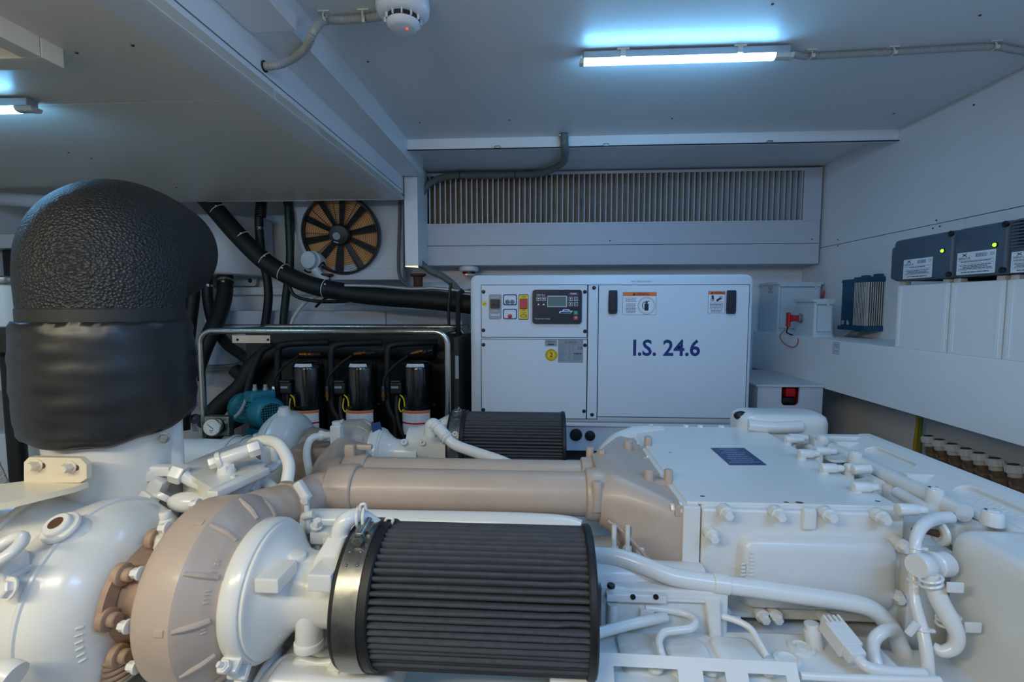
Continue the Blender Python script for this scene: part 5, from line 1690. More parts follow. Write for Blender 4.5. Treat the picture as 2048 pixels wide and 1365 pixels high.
# far pipe
xf0 = P(690, 955, PFAR.y).x
part(MB().lathe([(xf0 + 0.05, RP), (x1s + 0.02, RP)], PFAR, XX, 48), 'charge_air_pipe', M_TAN)
part(MB().lathe([(xf0, 0.055), (xf0 + 0.006, 0.062), (xf0 + 0.058, 0.0645), (xf0 + 0.066, 0.0645), (xf0 + 0.07, 0.061), (xf0 + 0.07, 0.055)], PFAR, XX, 44), 'pipe_socket', M_TAN)
part(MB().tube([V((xf0 + 0.01, PFAR.y, PFAR.z)), P(680, 953, 1.38), P(662, 948, 1.44), P(668, 930, 1.56), P(690, 905, 1.70)], [0.055, 0.055, 0.055, 0.056, 0.058], 28, 8), 'charge_air_elbow', M_TAN)
mb = MB()
p = P(700, 906, 1.36)
mb.box(p, (0.03, 0.02, 0.05), 0.006)
mb.box(p + V((0.03, 0.02, 0.012)), (0.06, 0.02, 0.016), 0.005)
part(mb, 'clamp_lug', M_TAN)

# ---- manifold between the pipes and the intercooler
zf0 = P(1385, 1222, 1.075).z
rg = []
for x, ya, yb_, za, zb_, r_ in ((0.150, 1.163, 1.437, -0.562, -0.429, 0.064), (0.175, 1.150, 1.450, -0.568, -0.421, 0.066), (0.205, 1.140, 1.52, -0.60, -0.424, 0.062), (0.260, 1.115, 1.66, -0.66, -0.440, 0.05), (0.310, 1.098, 1.76, zf0 + 0.02, -0.458, 0.04), (0.334, 1.094, 1.80, zf0 + 0.005, -0.462, 0.03)):
    rg.append([V((x, a_, b_)) for a_, b_ in rrect((ya + yb_) / 2, (za + zb_) / 2, yb_ - ya, zb_ - za, r_, 7)])
man = part(MB().rings(rg), 'charge_air_manifold', M_TAN, angle=50)
for c_ in (PN, PFAR):
    part(MB().lathe([(x1s - 0.004, 0.0565), (x1s, 0.0645), (x1s + 0.004, 0.066), (0.165, 0.067), (0.175, 0.06)], c_, XX, 40), 'pipe_socket', M_TAN, man)
part(MB().tube([(0.165, 1.150, -0.52), (0.205, 1.139, -0.545), (0.26, 1.113, -0.60), (0.325, 1.091, -0.665)], 0.0045, 8), 'cast_seam', M_TAN, man)
for px, py, y_, h_, r_ in ((1194, 975, 1.172, 0.06, 0.0125), (1256, 890, 1.50, 0.05, 0.0135), (1298, 950, 1.235, 0.05, 0.0125), (1180, 905, 1.40, 0.05, 0.011), (1296, 882, 1.56, 0.04, 0.012), (1337, 950, 1.24, 0.04, 0.011)):
    p = P(px, py, y_)
    part(MB().cyl(p - ZZ * h_, p + ZZ * 0.014, r_ * 1.1, r_, 18, 0.002), 'cast_boss', M_TAN, man)
for (xa, ya, y0_), (xb, yb_, y1_) in (((1256, 898, 1.50), (1296, 892, 1.56)), ((1298, 962, 1.235), (1337, 960, 1.24))):
    a_, b_ = P(xa, ya, y0_), P(xb, yb_, y1_)
    part(MB().prism([a_ + V((0, -0.007, 0)), b_ + V((0, -0.007, 0)), b_ + V((0, -0.007, -0.045)), a_ + V((0, -0.007, -0.05))], (0, 0.014, 0)), 'cast_web', M_TAN, man)
p = P(1203, 912, 1.37)
part(MB().bolt(p, (0, 0, 1), 0.012, 0.018), 'plug', M_TAN, man)
p = P(1240, 925, 1.33)
part(MB().lathe([(-0.01, 0.022), (0.002, 0.020), (0.003, 0)], p, ZZ, 24), 'cast_pad', M_TAN, man)
fl_ = part(MB().bb((0.326, 1.088, zf0), (0.3655, 1.812, -0.455), 0.004), 'manifold_flange', M_ENG, man)
for px, py, y_ in ((1308, 882, 1.74), (1318, 906, 1.60), (1331, 932, 1.46), (1352, 970, 1.29), (1368, 1013, 1.11)):
    p = P(px, py, y_)
    part(MB().bolt(V((0.327, y_, -0.468)), -XX, 0.011, 0.024), 'bolt', M_ENG, man)
    part(MB().bb((0.31, y_ - 0.014, -0.484), (0.328, y_ + 0.014, -0.456), 0.004), 'bolt_pad', M_TAN, man)

# ---- intercooler
IX0, IX1, IY0, IY1, IZ0, IZ1 = 0.367, 0.808, 1.085, 1.812, P(1600, 1238, 1.07).z, -0.456
ic = part(MB().bb((IX0, IY0 + 0.012, IZ0), (IX1, IY1, IZ1), 0.012, 3), 'intercooler', M_ENG)
part(MB().bb((IX0 - 0.028, IY0 + 0.022, IZ1 - 0.001), (IX1 + 0.002, IY1 + 0.003, IZ1 + 0.006), 0.002), 'top_cover', M_ENG, ic)
part(MB().bb((IX0 + 0.001, IY0, IZ0 - 0.015), (IX1 - 0.002, IY0 + 0.02, IZ1 - 0.002), 0.006, 3), 'front_flange', M_ENG, ic)
rg = []
for y_, ins in ((IY0 + 0.005, 0.0), (IY0 - 0.018, 0.006), (IY0 - 0.026, 0.014), (IY0 - 0.029, 0.03)):
    rg.append([V((a_, y_, b_)) for a_, b_ in rrect((IX0 + IX1) / 2 + 0.028, (IZ0 + IZ1) / 2 - 0.018, IX1 - IX0 - 0.10 - 2 * ins, IZ1 - IZ0 - 0.072 - 2 * ins, 0.03, 6)])
part(MB().rings(rg), 'front_cover', M_CAST, ic)
for px, py in ((1457, 1032), (1562, 1035), (1665, 1037), (1772, 1041), (1428, 1078), (1433, 1203), (1452, 1234), (1556, 1240), (1660, 1246), (1812, 1098), (1800, 1200), (1530, 1240), (1760, 1238)):
    p = P(px, py, IY0 - 0.03)
    part(MB().cyl(V((p.x, IY0 + 0.004, p.z)), V((p.x, IY0 - 0.016, p.z)), 0.016, 0.0135, 16, 0.003), 'bolt_boss', M_ENG, ic)
    part(MB().bolt(V((p.x, IY0 - 0.015, p.z)), (0, -1, 0), 0.0115, 0.022), 'bolt', M_ENG, ic)
for px in (1612,):
    p = P(px, 1033, IY0 - 0.01)
    part(MB().box(V((p.x + 0.01, IY0 - 0.002, p.z - 0.008)), (0.03, 0.02, 0.05), 0.008, 2), 'cast_lug', M_ENG, ic)
rnd = random.Random(11)
mb = MB()
q = P(1498, 1130, IY0 - 0.03)
for j in range(2):
    for k in range(7 if j else 4):
        mb.box((q.x - 0.012 + j * 0.018, IY0 - 0.0292, q.z - 0.025 + k * 0.0085), (0.010, 0.003, 0.003 + 0.003 * rnd.random()), 0.001, 1)
part(mb, 'cast_lettering', M_CAST, ic)
# blue rating plate on the cover
zt2 = IZ1 + 0.006
a_, b_, c_, d2 = [PZ(px, py, zt2) for px, py in ((1421, 897), (1488, 897), (1533, 931), (1459, 931))]
mb = MB()
mb.prism([p + ZZ * 0.0001 for p in (d2, c_, b_, a_)], ZZ * 0.0014)
pl = part(mb, 'rating_plate', M_PLATE, ic)
mb = MB()
ux, uy = (b_ - a_).normalized(), (a_ - d2).normalized()
wx, wy = (b_ - a_).length, (a_ - d2).length
cc = (a_ + c_) / 2 + ZZ * 0.0016
for k in range(8):
    lines(mb, cc + uy * (wy * (0.40 - 0.11 * k)), ux, ZZ.cross(ux), wx * 0.86, [0.0], 0.0034, 0.5, 0.0002)
part(mb, 'fine_print', M_PRINT, pl)
mb = MB()
for sx in (-0.45, 0.45):
    for sy in (-0.44, 0.44):
        mb.cyl(cc + ux * wx * sx + uy * wy * sy, cc + ux * wx * sx + uy * wy * sy + ZZ * 0.002, 0.003, seg=10)
part(mb, 'rivet', M_ZINC, pl)
for px, py in ((1300, 852), (1370, 850), (1398, 850), (1440, 851), (1480, 851)):
    p = P(px, py, IY1 + 0.01)
    part(MB().bolt((p.x, IY1 - 0.006, IZ1 - 0.002), ZZ, 0.011, 0.016), 'bolt', M_ENG, ic)
mb = MB()
for px, py, r_ in ((1607, 1012, 0.006), (1575, 1007, 0.004), (1405, 993, 0.004), (1340, 905, 0.003), (1755, 1003, 0.004)):
    p = PZ(px, py, zt2)
    mb.sphere((p.x, max(p.y, IY0 + 0.03), zt2), r_, (1.6, 1, 0.12), 10, 6)
part(mb, 'paint_chip', M_RUST, ic)

# ---- coolant pipe in front of the intercooler
YP_ = 1.015
cp_ = part(MB().tube([P(1130, 1104, YP_ + 0.06), P(1190, 1111, YP_ + 0.05), P(1240, 1116, YP_ + 0.035), P(1290, 1133, YP_ + 0.015), P(1345, 1154, YP_), P(1405, 1164, YP_), P(1450, 1170, YP_), P(1530, 1181, YP_), P(1620, 1194, YP_), P(1700, 1206, YP_), P(1745, 1220, YP_), P(1778, 1252, YP_), P(1800, 1295, YP_), P(1815, 1335, YP_), P(1822, 1365, YP_)], 0.0183, 20, 8), 'coolant_pipe', M_ENG)
a_, b_ = P(1424, 1166.5, YP_), P(1455, 1170.5, YP_)
part(MB().lathe([(0, 0.0185), (0.001, 0.021), ((b_ - a_).length, 0.021), ((b_ - a_).length + 0.001, 0.0185)], a_, b_ - a_, 24), 'sleeve', M_ENG, cp_)
part(MB().ring(P(1812, 1326, YP_), P(1822, 1365, YP_) - P(1800, 1295, YP_), 0.020, 0.007, 24, 8), 'clamp_ring', M_ENG, cp_)
# white pipe running behind the near filter
part(MB().tube([P(600, 1046, 1.10), P(650, 1043, 1.12), P(800, 1046, 1.14), P(1000, 1050, 1.14), P(1120, 1056, 1.14), P(1160, 1066, 1.13)], 0.030, 20, 6), 'water_rail', M_ENG)
mb = MB()
mb.bb((-0.62, 1.13, -0.78), (0.32, 1.25, -0.60), 0.02, 3)
part(mb, 'manifold_cover', M_CAST)
# injector pipes in the shade below the manifold
mb = MB()
for px in (1228, 1255, 1282, 1310):
    p = P(px, 1085, 1.13)
    mb.tube([p + V((0, 0, 0.04)), p, p - ZZ * 0.07], 0.006, 8)
    hexnut(mb, p - ZZ * 0.01, -ZZ, 0.011, 0.03)
part(mb, 'injector_pipe', M_CAST)
part(MB().tube([P(1150, 1150, 1.06), P(1260, 1152, 1.06), P(1400, 1158, 1.08)], 0.035, 18), 'fuel_rail', M_CAST)
# bracket bar and rods
bb_ = part(MB().bb(P(1213, 1205, 0.985), P(1330, 1183, 1.005), 0.003), 'bracket_bar', M_ENG)
for px in (1266, 1312):
    p = P(px, 1195, 0.984)
    part(MB().cyl(p + V((0, 0.002, 0)), p - V((0, 0.0012, 0)), 0.0055, seg=14), 'hole', M_HOLE, bb_)
p = P(1222, 1176, 0.995)
part(MB().cyl(p, p + ZZ * 0.008, 0.0085, seg=16, bev=0.002), 'black_cap', M_BLACK, bb_)
part(MB().bb(P(1330, 1206, 0.99), P(1400, 1180, 1.03), 0.004), 'bracket_end', M_CAST, bb_)
p = P(1225, 1207, 0.995)
part(MB().cyl(p, p - ZZ * 0.045, 0.0115, 0.0115, 16), 'rod', M_ENG, bb_)
part(MB().cyl(p - ZZ * 0.045, p - ZZ * 0.13, 0.0125, 0.0105, 16), 'rod', M_ENG, bb_)
p = P(1425, 1226, 1.0)
part(MB().rings([[V((p.x + dx + a2, 1.0 + b2, p.z + dz)) for a2, b2 in rrect(0, 0, w_, 0.03, 0.006, 3)] for dx, w_, dz in ((-0.004, 0.032, 0.03), (0.002, 0.027, -0.03), (0.008, 0.024, -0.06), (0.012, 0.022, -0.13))]), 'strut', M_ENG)
mb = MB()
mb.bb((0.13, 1.0, -0.70), (0.40, 1.06, -0.60), 0.01)
part(mb, 'side_casting', M_CAST)
# small pipes over the rocker cover
for nm, pts, r_ in (('oil_pipe', [P(1150, 1282, 0.90), P(1200, 1266, 0.92), P(1250, 1252, 0.945), P(1290, 1243, 0.96), P(1330, 1235, 0.99)], 0.0105),
                    ('oil_pipe', [P(1290, 1216, 1.0), P(1340, 1222, 1.0), P(1375, 1230, 0.99), P(1390, 1244, 0.97), P(1382, 1257, 0.95), P(1350, 1262, 0.945), P(1328, 1266, 0.94), P(1318, 1282, 0.925), P(1321, 1302, 0.91), P(1330, 1325, 0.90)], 0.0078),
                    ('fuel_pipe', [P(1440, 1232, 1.0), P(1475, 1243, 0.985), P(1500, 1257, 0.97), P(1515, 1280, 0.95), P(1535, 1315, 0.92)], 0.0065),
                    ('fuel_pipe', [P(1200, 1222, 1.02), P(1260, 1222, 1.02), P(1330, 1216, 1.03), P(1400, 1228, 1.03), P(1480, 1240, 1.03)], 0.006)):
    part(MB().tube(pts, r_, 12, 8), nm, M_ENG)
part(MB().box(P(1293, 1223, 0.998), (0.03, 0.02, 0.014), 0.003), 'pipe_clip', M_ENG)
# rocker cover with raised panels
zr = -0.695
rc = part(MB().bb((0.02, 0.70, zr - 0.05), (0.70, 1.02, zr), 0.012, 3), 'rocker_cover', M_ENG)
for pts in (((1235, 1278), (1300, 1258), (1318, 1330), (1245, 1335)), ((1335, 1275), (1405, 1270), (1430, 1350), (1345, 1345)), ((1440, 1272), (1500, 1270), (1530, 1350), (1450, 1350))):
    c4 = [PZ(px, py, zr + 0.012) for px, py in pts]
    cx_, cy_ = sum(p.x for p in c4) / 4, sum(p.y for p in c4) / 4
    wx_, wy_ = max(p.x for p in c4) - min(p.x for p in c4), max(p.y for p in c4) - min(p.y for p in c4)
    rg = []
    for z_, ins in ((zr - 0.002, 0), (zr + 0.008, 0.004), (zr + 0.012, 0.012)):
        rg.append([V((a2, b2, z_)) for a2, b2 in rrect(cx_, cy_, wx_ - 2 * ins, wy_ - 2 * ins, 0.02, 5)])
    part(MB().rings(rg), 'raised_panel', M_ENG, rc)
p = PZ(1603, 1298, zr)
part(MB().lathe([(-0.004, 0.026), (0.004, 0.025), (0.005, 0.018), (0.002, 0.017), (0.002, 0.010), (0.006, 0.009), (0.006, 0)], p, ZZ, 28), 'cover_boss', M_ENG, rc)
p = PZ(1575, 1322, zr)
part(MB().lathe([(-0.004, 0.026), (0.004, 0.025), (0.005, 0.018), (0.002, 0.017), (0.002, 0)], p, ZZ, 28), 'cover_boss', M_ENG, rc)
p = P(1622, 1258, 0.985)
part(MB().lathe([(0, 0.0135), (0.012, 0.0135), (0.014, 0.017), (0.05, 0.017), (0.055, 0.014), (0.16, 0.0135)], p + ZZ * 0.012, V((0.12, -0.15, -1)), 16), 'sensor_tube', M_ENG)
# front rail with slots
def slot_rail(p0, p1, hgt, slots, name):
    mb = MB()
    p0, p1 = V(p0), V(p1)
    u = (p1 - p0).normalized()
    v_ = V((0, -0.55, -0.83)).normalized()
    n_ = u.cross(v_)
    L_ = (p1 - p0).length
    th = 0.006
    def bar(a0, a1, b0, b1):
        mb.prism([p0 + u * a0 + v_ * b0, p0 + u * a1 + v_ * b0, p0 + u * a1 + v_ * b1, p0 + u * a0 + v_ * b1], n_ * th)
    bar(0, L_, 0, hgt * 0.36)
    prev = 0
    for s0_, s1_ in slots:
        bar(prev, s0_ * L_, hgt * 0.36, hgt)
        mb.tube([p0 + u * (s0_ * L_ - 0.004) + v_ * hgt * 0.9 + n_ * 0.003, p0 + u * (s1_ * L_ + 0.004) + v_ * hgt * 0.9 + n_ * 0.003], 0.0042, 8)
        prev = s1_ * L_
    bar(prev, L_, hgt * 0.36, hgt)
    return part(mb, name, M_ENG)


slot_rail(P(1100, 1300, 0.86), P(1592, 1326, 0.86), 0.056, ((0.26, 0.52), (0.62, 0.71), (0.80, 0.95)), 'cable_tray')
for px, py in ((1310, 1340), (1420, 1345), (1535, 1345)):
    p = P(px, py, 0.88)
    mb = MB()
    mb.cyl(p, p + ZZ * 0.012, 0.016, seg=18, bev=0.004)
    hexnut(mb, p + ZZ * 0.012, ZZ, 0.01, 0.008)
    part(mb, 'tray_nut', M_ENG)
part(MB().tube([P(1600, 1352, 0.86), P(1720, 1358, 0.86), P(1880, 1362, 0.86)], 0.007, 10), 'loom_tube', M_ENG)
# connector and loom at the right
a_, b_ = P(1668, 1258, 0.96), P(1715, 1318, 0.90)
dd = (b_ - a_).normalized()
rot = dd.to_track_quat('Z', 'Y').to_matrix()
cn = part(MB().box(a_.lerp(b_, 0.35), (0.042, 0.034, 0.052), 0.004, 2, rot), 'connector', M_CAST)
for k in range(4):
    part(MB().box(a_.lerp(b_, -0.02) + rot @ V((-0.015 + 0.010 * k, 0, 0)), (0.005, 0.038, 0.03), 0.001, 1, rot), 'connector_rib', M_CAST, cn)
part(MB().box(a_.lerp(b_, 0.72), (0.034, 0.028, 0.04), 0.006, 2, rot), 'strain_relief', M_CAST, cn)
part(MB().tube([a_.lerp(b_, 0.9), P(1735, 1335, 0.885), P(1780, 1345, 0.88), P(1850, 1350, 0.88)], 0.0105, 12), 'loom_sleeve', M_CAST, cn)
part(MB().tube([P(1790, 1258, 0.99), P(1765, 1265, 0.97), P(1748, 1282, 0.96), P(1748, 1310, 0.94), P(1760, 1345, 0.92)], 0.0115, 14), 'hose_bend', M_ENG)
mb = MB()
mb.bb((0.60, 0.80, -0.83), (0.95, 1.04, -0.73), 0.02)
part(mb, 'pump_casting', M_CAST)

# ---- gear housing cover, right front
rg = []
GX, GY1, GZ = 0.846, 1.035, -0.452
sec = []
for x, ins, zi in ((GX, 0.045, 0.03), (GX + 0.004, 0.022, 0.014), (GX + 0.016, 0.006, 0.003), (GX + 0.034, 0.0, 0.0), (GX + 0.6, 0.0, 0.0)):
    rg.append([V((x, a2, b2)) for a2, b2 in rrect((0.30 + GY1) / 2, (GZ - 1.0) / 2 - 0.0, GY1 - 0.30 - 2 * ins, 1.0 + GZ - 2 * zi, 0.05 - ins * 0.8, 8)])
gc = part(MB().rings(rg), 'gear_housing_cover', M_ENG, angle=50)
p = PX(1878, 1072, GX)
part(MB().lathe([(0, 0.026), (0.006, 0.025), (0.008, 0.016), (0.005, 0.013), (0.004, 0)], p + V((0.012, 0.01, 0)), -XX, 24), 'sensor_boss', M_ENG, gc)
mb = MB()
mb.cyl(p + V((0.004, 0.01, 0)), p + V((-0.022, 0.012, 0.004)), 0.008, 0.006, 12)
mb.cyl(p + V((-0.02, 0.012, 0.004)), p + V((-0.045, 0.014, 0.006)), 0.0045, 0.0035, 10)
part(mb, 'rusty_stud', M_RUST, gc)
a_, b_ = P(1832, 1133, 0.96), P(1905, 1127, 1.0)
part(MB().lathe([(0, 0.021), (0.004, 0.0235), (0.030, 0.0235), (0.034, 0.021), (0.050, 0.0215), (0.052, 0.0245), (0.085, 0.0245)], a_, b_ - a_, 28), 'sensor_stub', M_ENG)
part(MB().tube([P(1862, 1150, 0.955), P(1878, 1200, 0.94), P(1900, 1240, 0.925), P(1914, 1272, 0.915), P(1908, 1295, 0.915), P(1886, 1304, 0.92), P(1868, 1296, 0.93)], [0.0165, 0.0165, 0.016, 0.0125, 0.0115, 0.0105, 0.010], 16, 8), 'breather_hose', M_ENG)
for px, py in ((1872, 1165), (1907, 1244)):
    p = P(px, py, 0.93)
    mb = MB()
    mb.ring(p + V((0, 0.012, 0)), V((0.3, -0.15, -1)), 0.018, 0.0028, 24, 6)
    mb.ring(p + V((0.0, 0.012, -0.010)), V((0.3, -0.15, -1)), 0.018, 0.0028, 24, 6)
    mb.bb(p + V((0.012, -0.012, -0.014)), p + V((0.042, -0.007, 0.006)), 0.002)
    part(mb, 'spring_clip', M_ENG)
part(MB().tube([P(1900, 1036, 1.06), P(1875, 1038, 1.05), P(1848, 1050, 1.02), P(1833, 1075, 1.0), P(1830, 1110, 0.985), P(1828, 1150, 0.98), P(1830, 1200, 0.96), P(1842, 1250, 0.94), P(1852, 1300, 0.92), P(1858, 1370, 0.90)], [0.0135, 0.0125, 0.0115, 0.0105, 0.0095, 0.009, 0.0095, 0.0105, 0.011, 0.011], 14, 8), 'wiring_loom', M_ENG)
mb = MB()
for px, py, y_ in ((1831, 1095, 0.99), (1829, 1160, 0.975), (1845, 1258, 0.935)):
    p = P(px, py, y_)
    mb.ring(p, V((0.05, -0.1, -1)), 0.0115, 0.0022, 16, 6)
    mb.box(p + V((0.012, -0.006, 0)), (0.012, 0.006, 0.006), 0.001)
p = P(1828, 1256, 0.935)
mb.box(p + V((-0.006, -0.004, 0)), (0.012, 0.01, 0.03), 0.003, 2, Matrix.Rotation(0.6, 3, 'Y'))
part(mb, 'loom_tie', M_ENG)
mb = MB()
mb.bb((0.80, 1.06, -1.0), (0.90, 1.3, -0.53), 0.01)
part(mb, 'timing_case', M_CAST)

# ---- deck of brackets on the right (gear housing top)
zd = -0.475
part(MB().bb((0.90, 1.07, zd - 0.05), (1.06, 1.68, zd), 0.006), 'deck_plate', M_ENG)
part(MB().bb((0.815, 1.10, -0.62), (0.90, 1.66, -0.575), 0.006), 'side_casting', M_CAST)
# outer rail with two long recesses
rail = [(0.985, zd - 0.02), (0.985, -0.455), (1.062, -0.424), (1.088, -0.424), (1.094, -0.430), (1.094, zd - 0.06)]
mb = MB()
def wedge(y0_, y1_):
    mb.prism([(x, y0_, z_) for x, z_ in rail], (0, y1_ - y0_, 0))
slopev = V((0.077, 0, 0.031)).normalized()
nrm = V((-0.031, 0, 0.077)).normalized()
mb = MB()
mb.prism([(x, 0.86, z_) for x, z_ in ((0.985, zd - 0.03), (0.985, -0.466), (1.066, -0.436), (1.094, -0.436), (1.094, zd - 0.06))], (0, 0.785, 0))
orl = part(mb, 'outer_rail', M_ENG)
part(MB().bb((1.062, 0.86, -0.438), (1.094, 1.645, -0.423), 0.004), 'rail_lip', M_ENG, orl)
c0 = V((1.0235, 0, -0.4395))
edges = [0.86, 1.02, 1.22, 1.355, 1.545, 1.645]
for k_ in range(5):
    ya, yb_ = edges[k_], edges[k_ + 1]
    cyy, L_ = (ya + yb_) / 2, yb_ - ya
    outer = [c0 + YY * (cyy + a2) + slopev * b2 for a2, b2 in rrect(0, 0, L_, 0.083, 0.0005, 8)]
    mb = MB()
    if k_ in (1, 3):
        inner = [c0 + YY * (cyy + a2) + slopev * b2 for a2, b2 in rrect(0, -0.004, L_ - 0.016, 0.040, 0.0195, 8)]
        inn2 = [c0 + YY * (cyy + a2) + slopev * b2 for a2, b2 in rrect(0, -0.004, L_ - 0.010, 0.046, 0.0225, 8)]
        mb.rings([[p - nrm * 0.013 for p in outer], outer, inn2, [p - nrm * 0.003 for p in inner], [p - nrm * 0.013 for p in inner]], False, True)
    else:
        mb.prism(outer, nrm * -0.013)
    part(mb, 'rail_face', M_ENG, orl)
mb = MB()
rnd = random.Random(2)
for k in range(11):
    mb.box(V((1.0205, 1.20 - k * 0.0145, -0.441)) - nrm * 0.0115, (0.018, 0.005 + 0.004 * rnd.random(), 0.002), 0.0008, 1, Matrix((slopev, YY, nrm)).transposed())
part(mb, 'cast_lettering', M_CAST, orl)
part(MB().bb((0.90, 1.62, -0.50), (1.09, 1.655, -0.428), 0.006), 'end_bracket', M_ENG)
for y_ in (1.60, 1.30, 0.97):
    part(MB().bb((0.955, y_ - 0.012, -0.475), (1.03, y_ + 0.012, -0.437), 0.006), 'gusset', M_ENG)
part(MB().tube([(0.925, 1.56, -0.452), (0.925, 1.08, -0.452)], 0.019, 18), 'round_bar', M_ENG)
part(MB().tube([(0.974, 1.62, -0.463), (0.974, 0.93, -0.463)], 0.0125, 12), 'edge_bead', M_ENG)
for px, py, r_, h_ in ((1645, 876, 0.017, 0.035), (1711, 908, 0.017, 0.038), (1870, 982, 0.0165, 0.030), (1985, 1028, 0.018, 0.02)):
    p = PZ(px, py, -0.425)
    b_ = part(MB().cyl(p - ZZ * h_ * 1.2, p + ZZ * 0.006, r_ * 1.1, r_, 20, 0.003), 'boss', M_ENG)
    part(MB().lathe([(0, r_ * 0.6), (0.003, r_ * 0.5), (0.0032, 0)], p + ZZ * 0.005, ZZ, 6), 'socket_head', M_ENG, b_)
    if px > 1800:
        part(MB().box(p + ZZ * 0.0068 + V((0, 0.006, 0)), (0.02, 0.006, 0.001)), 'rust_mark', M_RUST, b_)
# strap bracket
st_ = []
for px, py, z_ in ((1646, 890, -0.43), (1650, 912, -0.445), (1662, 923, -0.452), (1690, 924, -0.452), (1722, 918, -0.448)):
    st_.append(PZ(px, py, z_))
pts = catmull(st_, 6)
mb = MB()
mb.rings([[p + V((0, 0, 0.004)), p + V((0.0, 0.05, 0.004)), p + V((0.0, 0.05, -0.002)), p + V((0, 0, -0.002))] for p in pts])
part(mb, 'strap_bracket', M_ENG)
# studs and gussets between intercooler and deck
for px, py, y_ in ((1592, 880, 1.60), (1600, 876, 1.62), (1655, 903, 1.45), (1622, 908, 1.44), (1668, 937, 1.32), (1718, 937, 1.32), (1735, 975, 1.19), (1828, 1020, 1.06)):
    p = P(px, py, y_)
    mb = MB()
    mb.cyl(p + V((-0.035, 0, 0)), p + V((0.006, 0, 0)), 0.013, 0.0125, 16, 0.003)
    mb.cyl(p + V((0.004, 0, 0)), p + V((0.024, 0, 0)), 0.0095, 0.009, 16, 0.003)
    if y_ > 1.1:
        mb.cyl(p + V((-0.025, 0, 0)), V((p.x - 0.025, y_, -0.50)), 0.011, 0.014, 14)
    part(mb, 'stud', M_ENG)
for y_, xx in ((1.52, 0.895), (1.31, 0.90), (1.14, 0.905)):
    part(MB().prism([(IX1 - 0.002, y_ - 0.016, -0.474), (xx, y_ - 0.016, -0.458), (xx + 0.02, y_ - 0.016, -0.470), (xx + 0.02, y_ - 0.016, -0.58), (IX1 - 0.002, y_ - 0.016, -0.58)], (0, 0.032, 0)), 'gusset_plate', M_ENG)
    part(MB().tube([(xx + 0.012, y_ - 0.022, -0.465), (xx + 0.014, y_ - 0.026, -0.53), (xx + 0.014, y_ - 0.026, -0.60)], 0.015, 14), 'gusset_bead', M_ENG)
    part(MB().tube([(xx - 0.012, y_ - 0.015, -0.468), (xx - 0.008, y_ + 0.10, -0.468)], 0.014, 14), 'rib_bar', M_ENG)
part(MB().cyl(P(1705, 940, 1.30), P(1740, 938, 1.30), 0.013, seg=16, bev=0.002), 'cross_bolt', M_ENG)
# rounded cover at the far right rear
rg = []
x0_, x1_ = P(1476, 850, 1.80).x, P(1656, 850, 1.80).x
for z_, g in ((-0.56, 0.0), (-0.425, 0.0), (-0.405, 0.006), (-0.395, 0.02), (-0.392, 0.04)):
    rg.append([V((a2, b2, z_)) for a2, b2 in rrect((x0_ + x1_) / 2, 1.84, x1_ - x0_ - 2 * g, 0.17 - 2 * g, 0.06 - g * 0.6, 6)])
rcv = part(MB().rings(rg), 'rear_cover', M_ENG, angle=50)
part(MB().tube([(x0_ + 0.02, 1.765, -0.43), (x0_ + 0.11, 1.755, -0.435), (x0_ + 0.2, 1.755, -0.43)], 0.022, 14), 'cover_ridge', M_ENG, rcv)
part(MB().sphere(P(1482, 832, 1.82), 0.022, (1.2, 1, 0.8)), 'black_cap', M_BLACK, rcv)
# white elbow behind the manifold
part(MB().tube([P(1205, 925, 1.60), P(1218, 905, 1.62), P(1240, 884, 1.68), P(1275, 872, 1.74), P(1320, 870, 1.78)], 0.034, 18), 'coolant_elbow', M_ENG)

# ---- turbine side of the near turbo
TX = -0.905
Ot = V((0, 0.915, -0.60))
bh = part(MB().lathe([(-0.815, 0.095), (-0.803, 0.100), (-0.797, 0.098), (-0.785, 0.088), (-0.76, 0.084), (-0.735, 0.086), (-0.715, 0.105), (-0.702, 0.12)], V((0, 0.912, -0.585)), XX, 40), 'bearing_housing', M_TAN2)
Ob = V((0, 0.912, -0.592))
for a0, a1 in ((10, 48), (92, 128), (-74, -34)):
    mb = MB()
    row = []
    for k in range(7):
        a_ = math.radians(a0 + (a1 - a0) * k / 6)
        u = V((0, -math.cos(a_), math.sin(a_)))
        row.append([Ob + XX * x + u * r_ for x, r_ in ((-0.800, 0.100), (-0.800, 0.128), (-0.789, 0.128), (-0.789, 0.100))])
    mb.rings(row)
    cp2 = part(mb, 'clamp_plate', M_TAN2)
    for ad in (a0, a1):
        a_ = math.radians(ad)
        u = V((0, -math.cos(a_), math.sin(a_)))
        part(MB().lathe([(0, 0.021), (0.012, 0.021), (0.014, 0.018), (0.014, 0.013), (0.026, 0.013), (0.028, 0.011)], Ob + XX * -0.795 + u * 0.114, XX, 18), 'clamp_bolt', M_TAN2, cp2)
rt, Rt = 0.104, 0.088
rings = []
for k in range(64):
    a_ = 2 * PI * k / 64
    u = V((0, -math.cos(a_), math.sin(a_)))
    c_ = Ot + XX * TX + u * Rt
    rings.append([c_ + u * (rt * math.cos(b)) + XX * (rt * math.sin(b)) for b in [2 * PI * j / 28 for j in range(28)]])
th_ = part(MB().rings(rings, False, True), 'turbine_housing', M_ENG)
part(MB().ring(Ot + XX * (TX + 0.0145), XX, Rt + rt - 0.002, 0.0055, 80, 8), 'cast_seam', M_ENG, th_)
mb = MB()
rnd = random.Random(4)
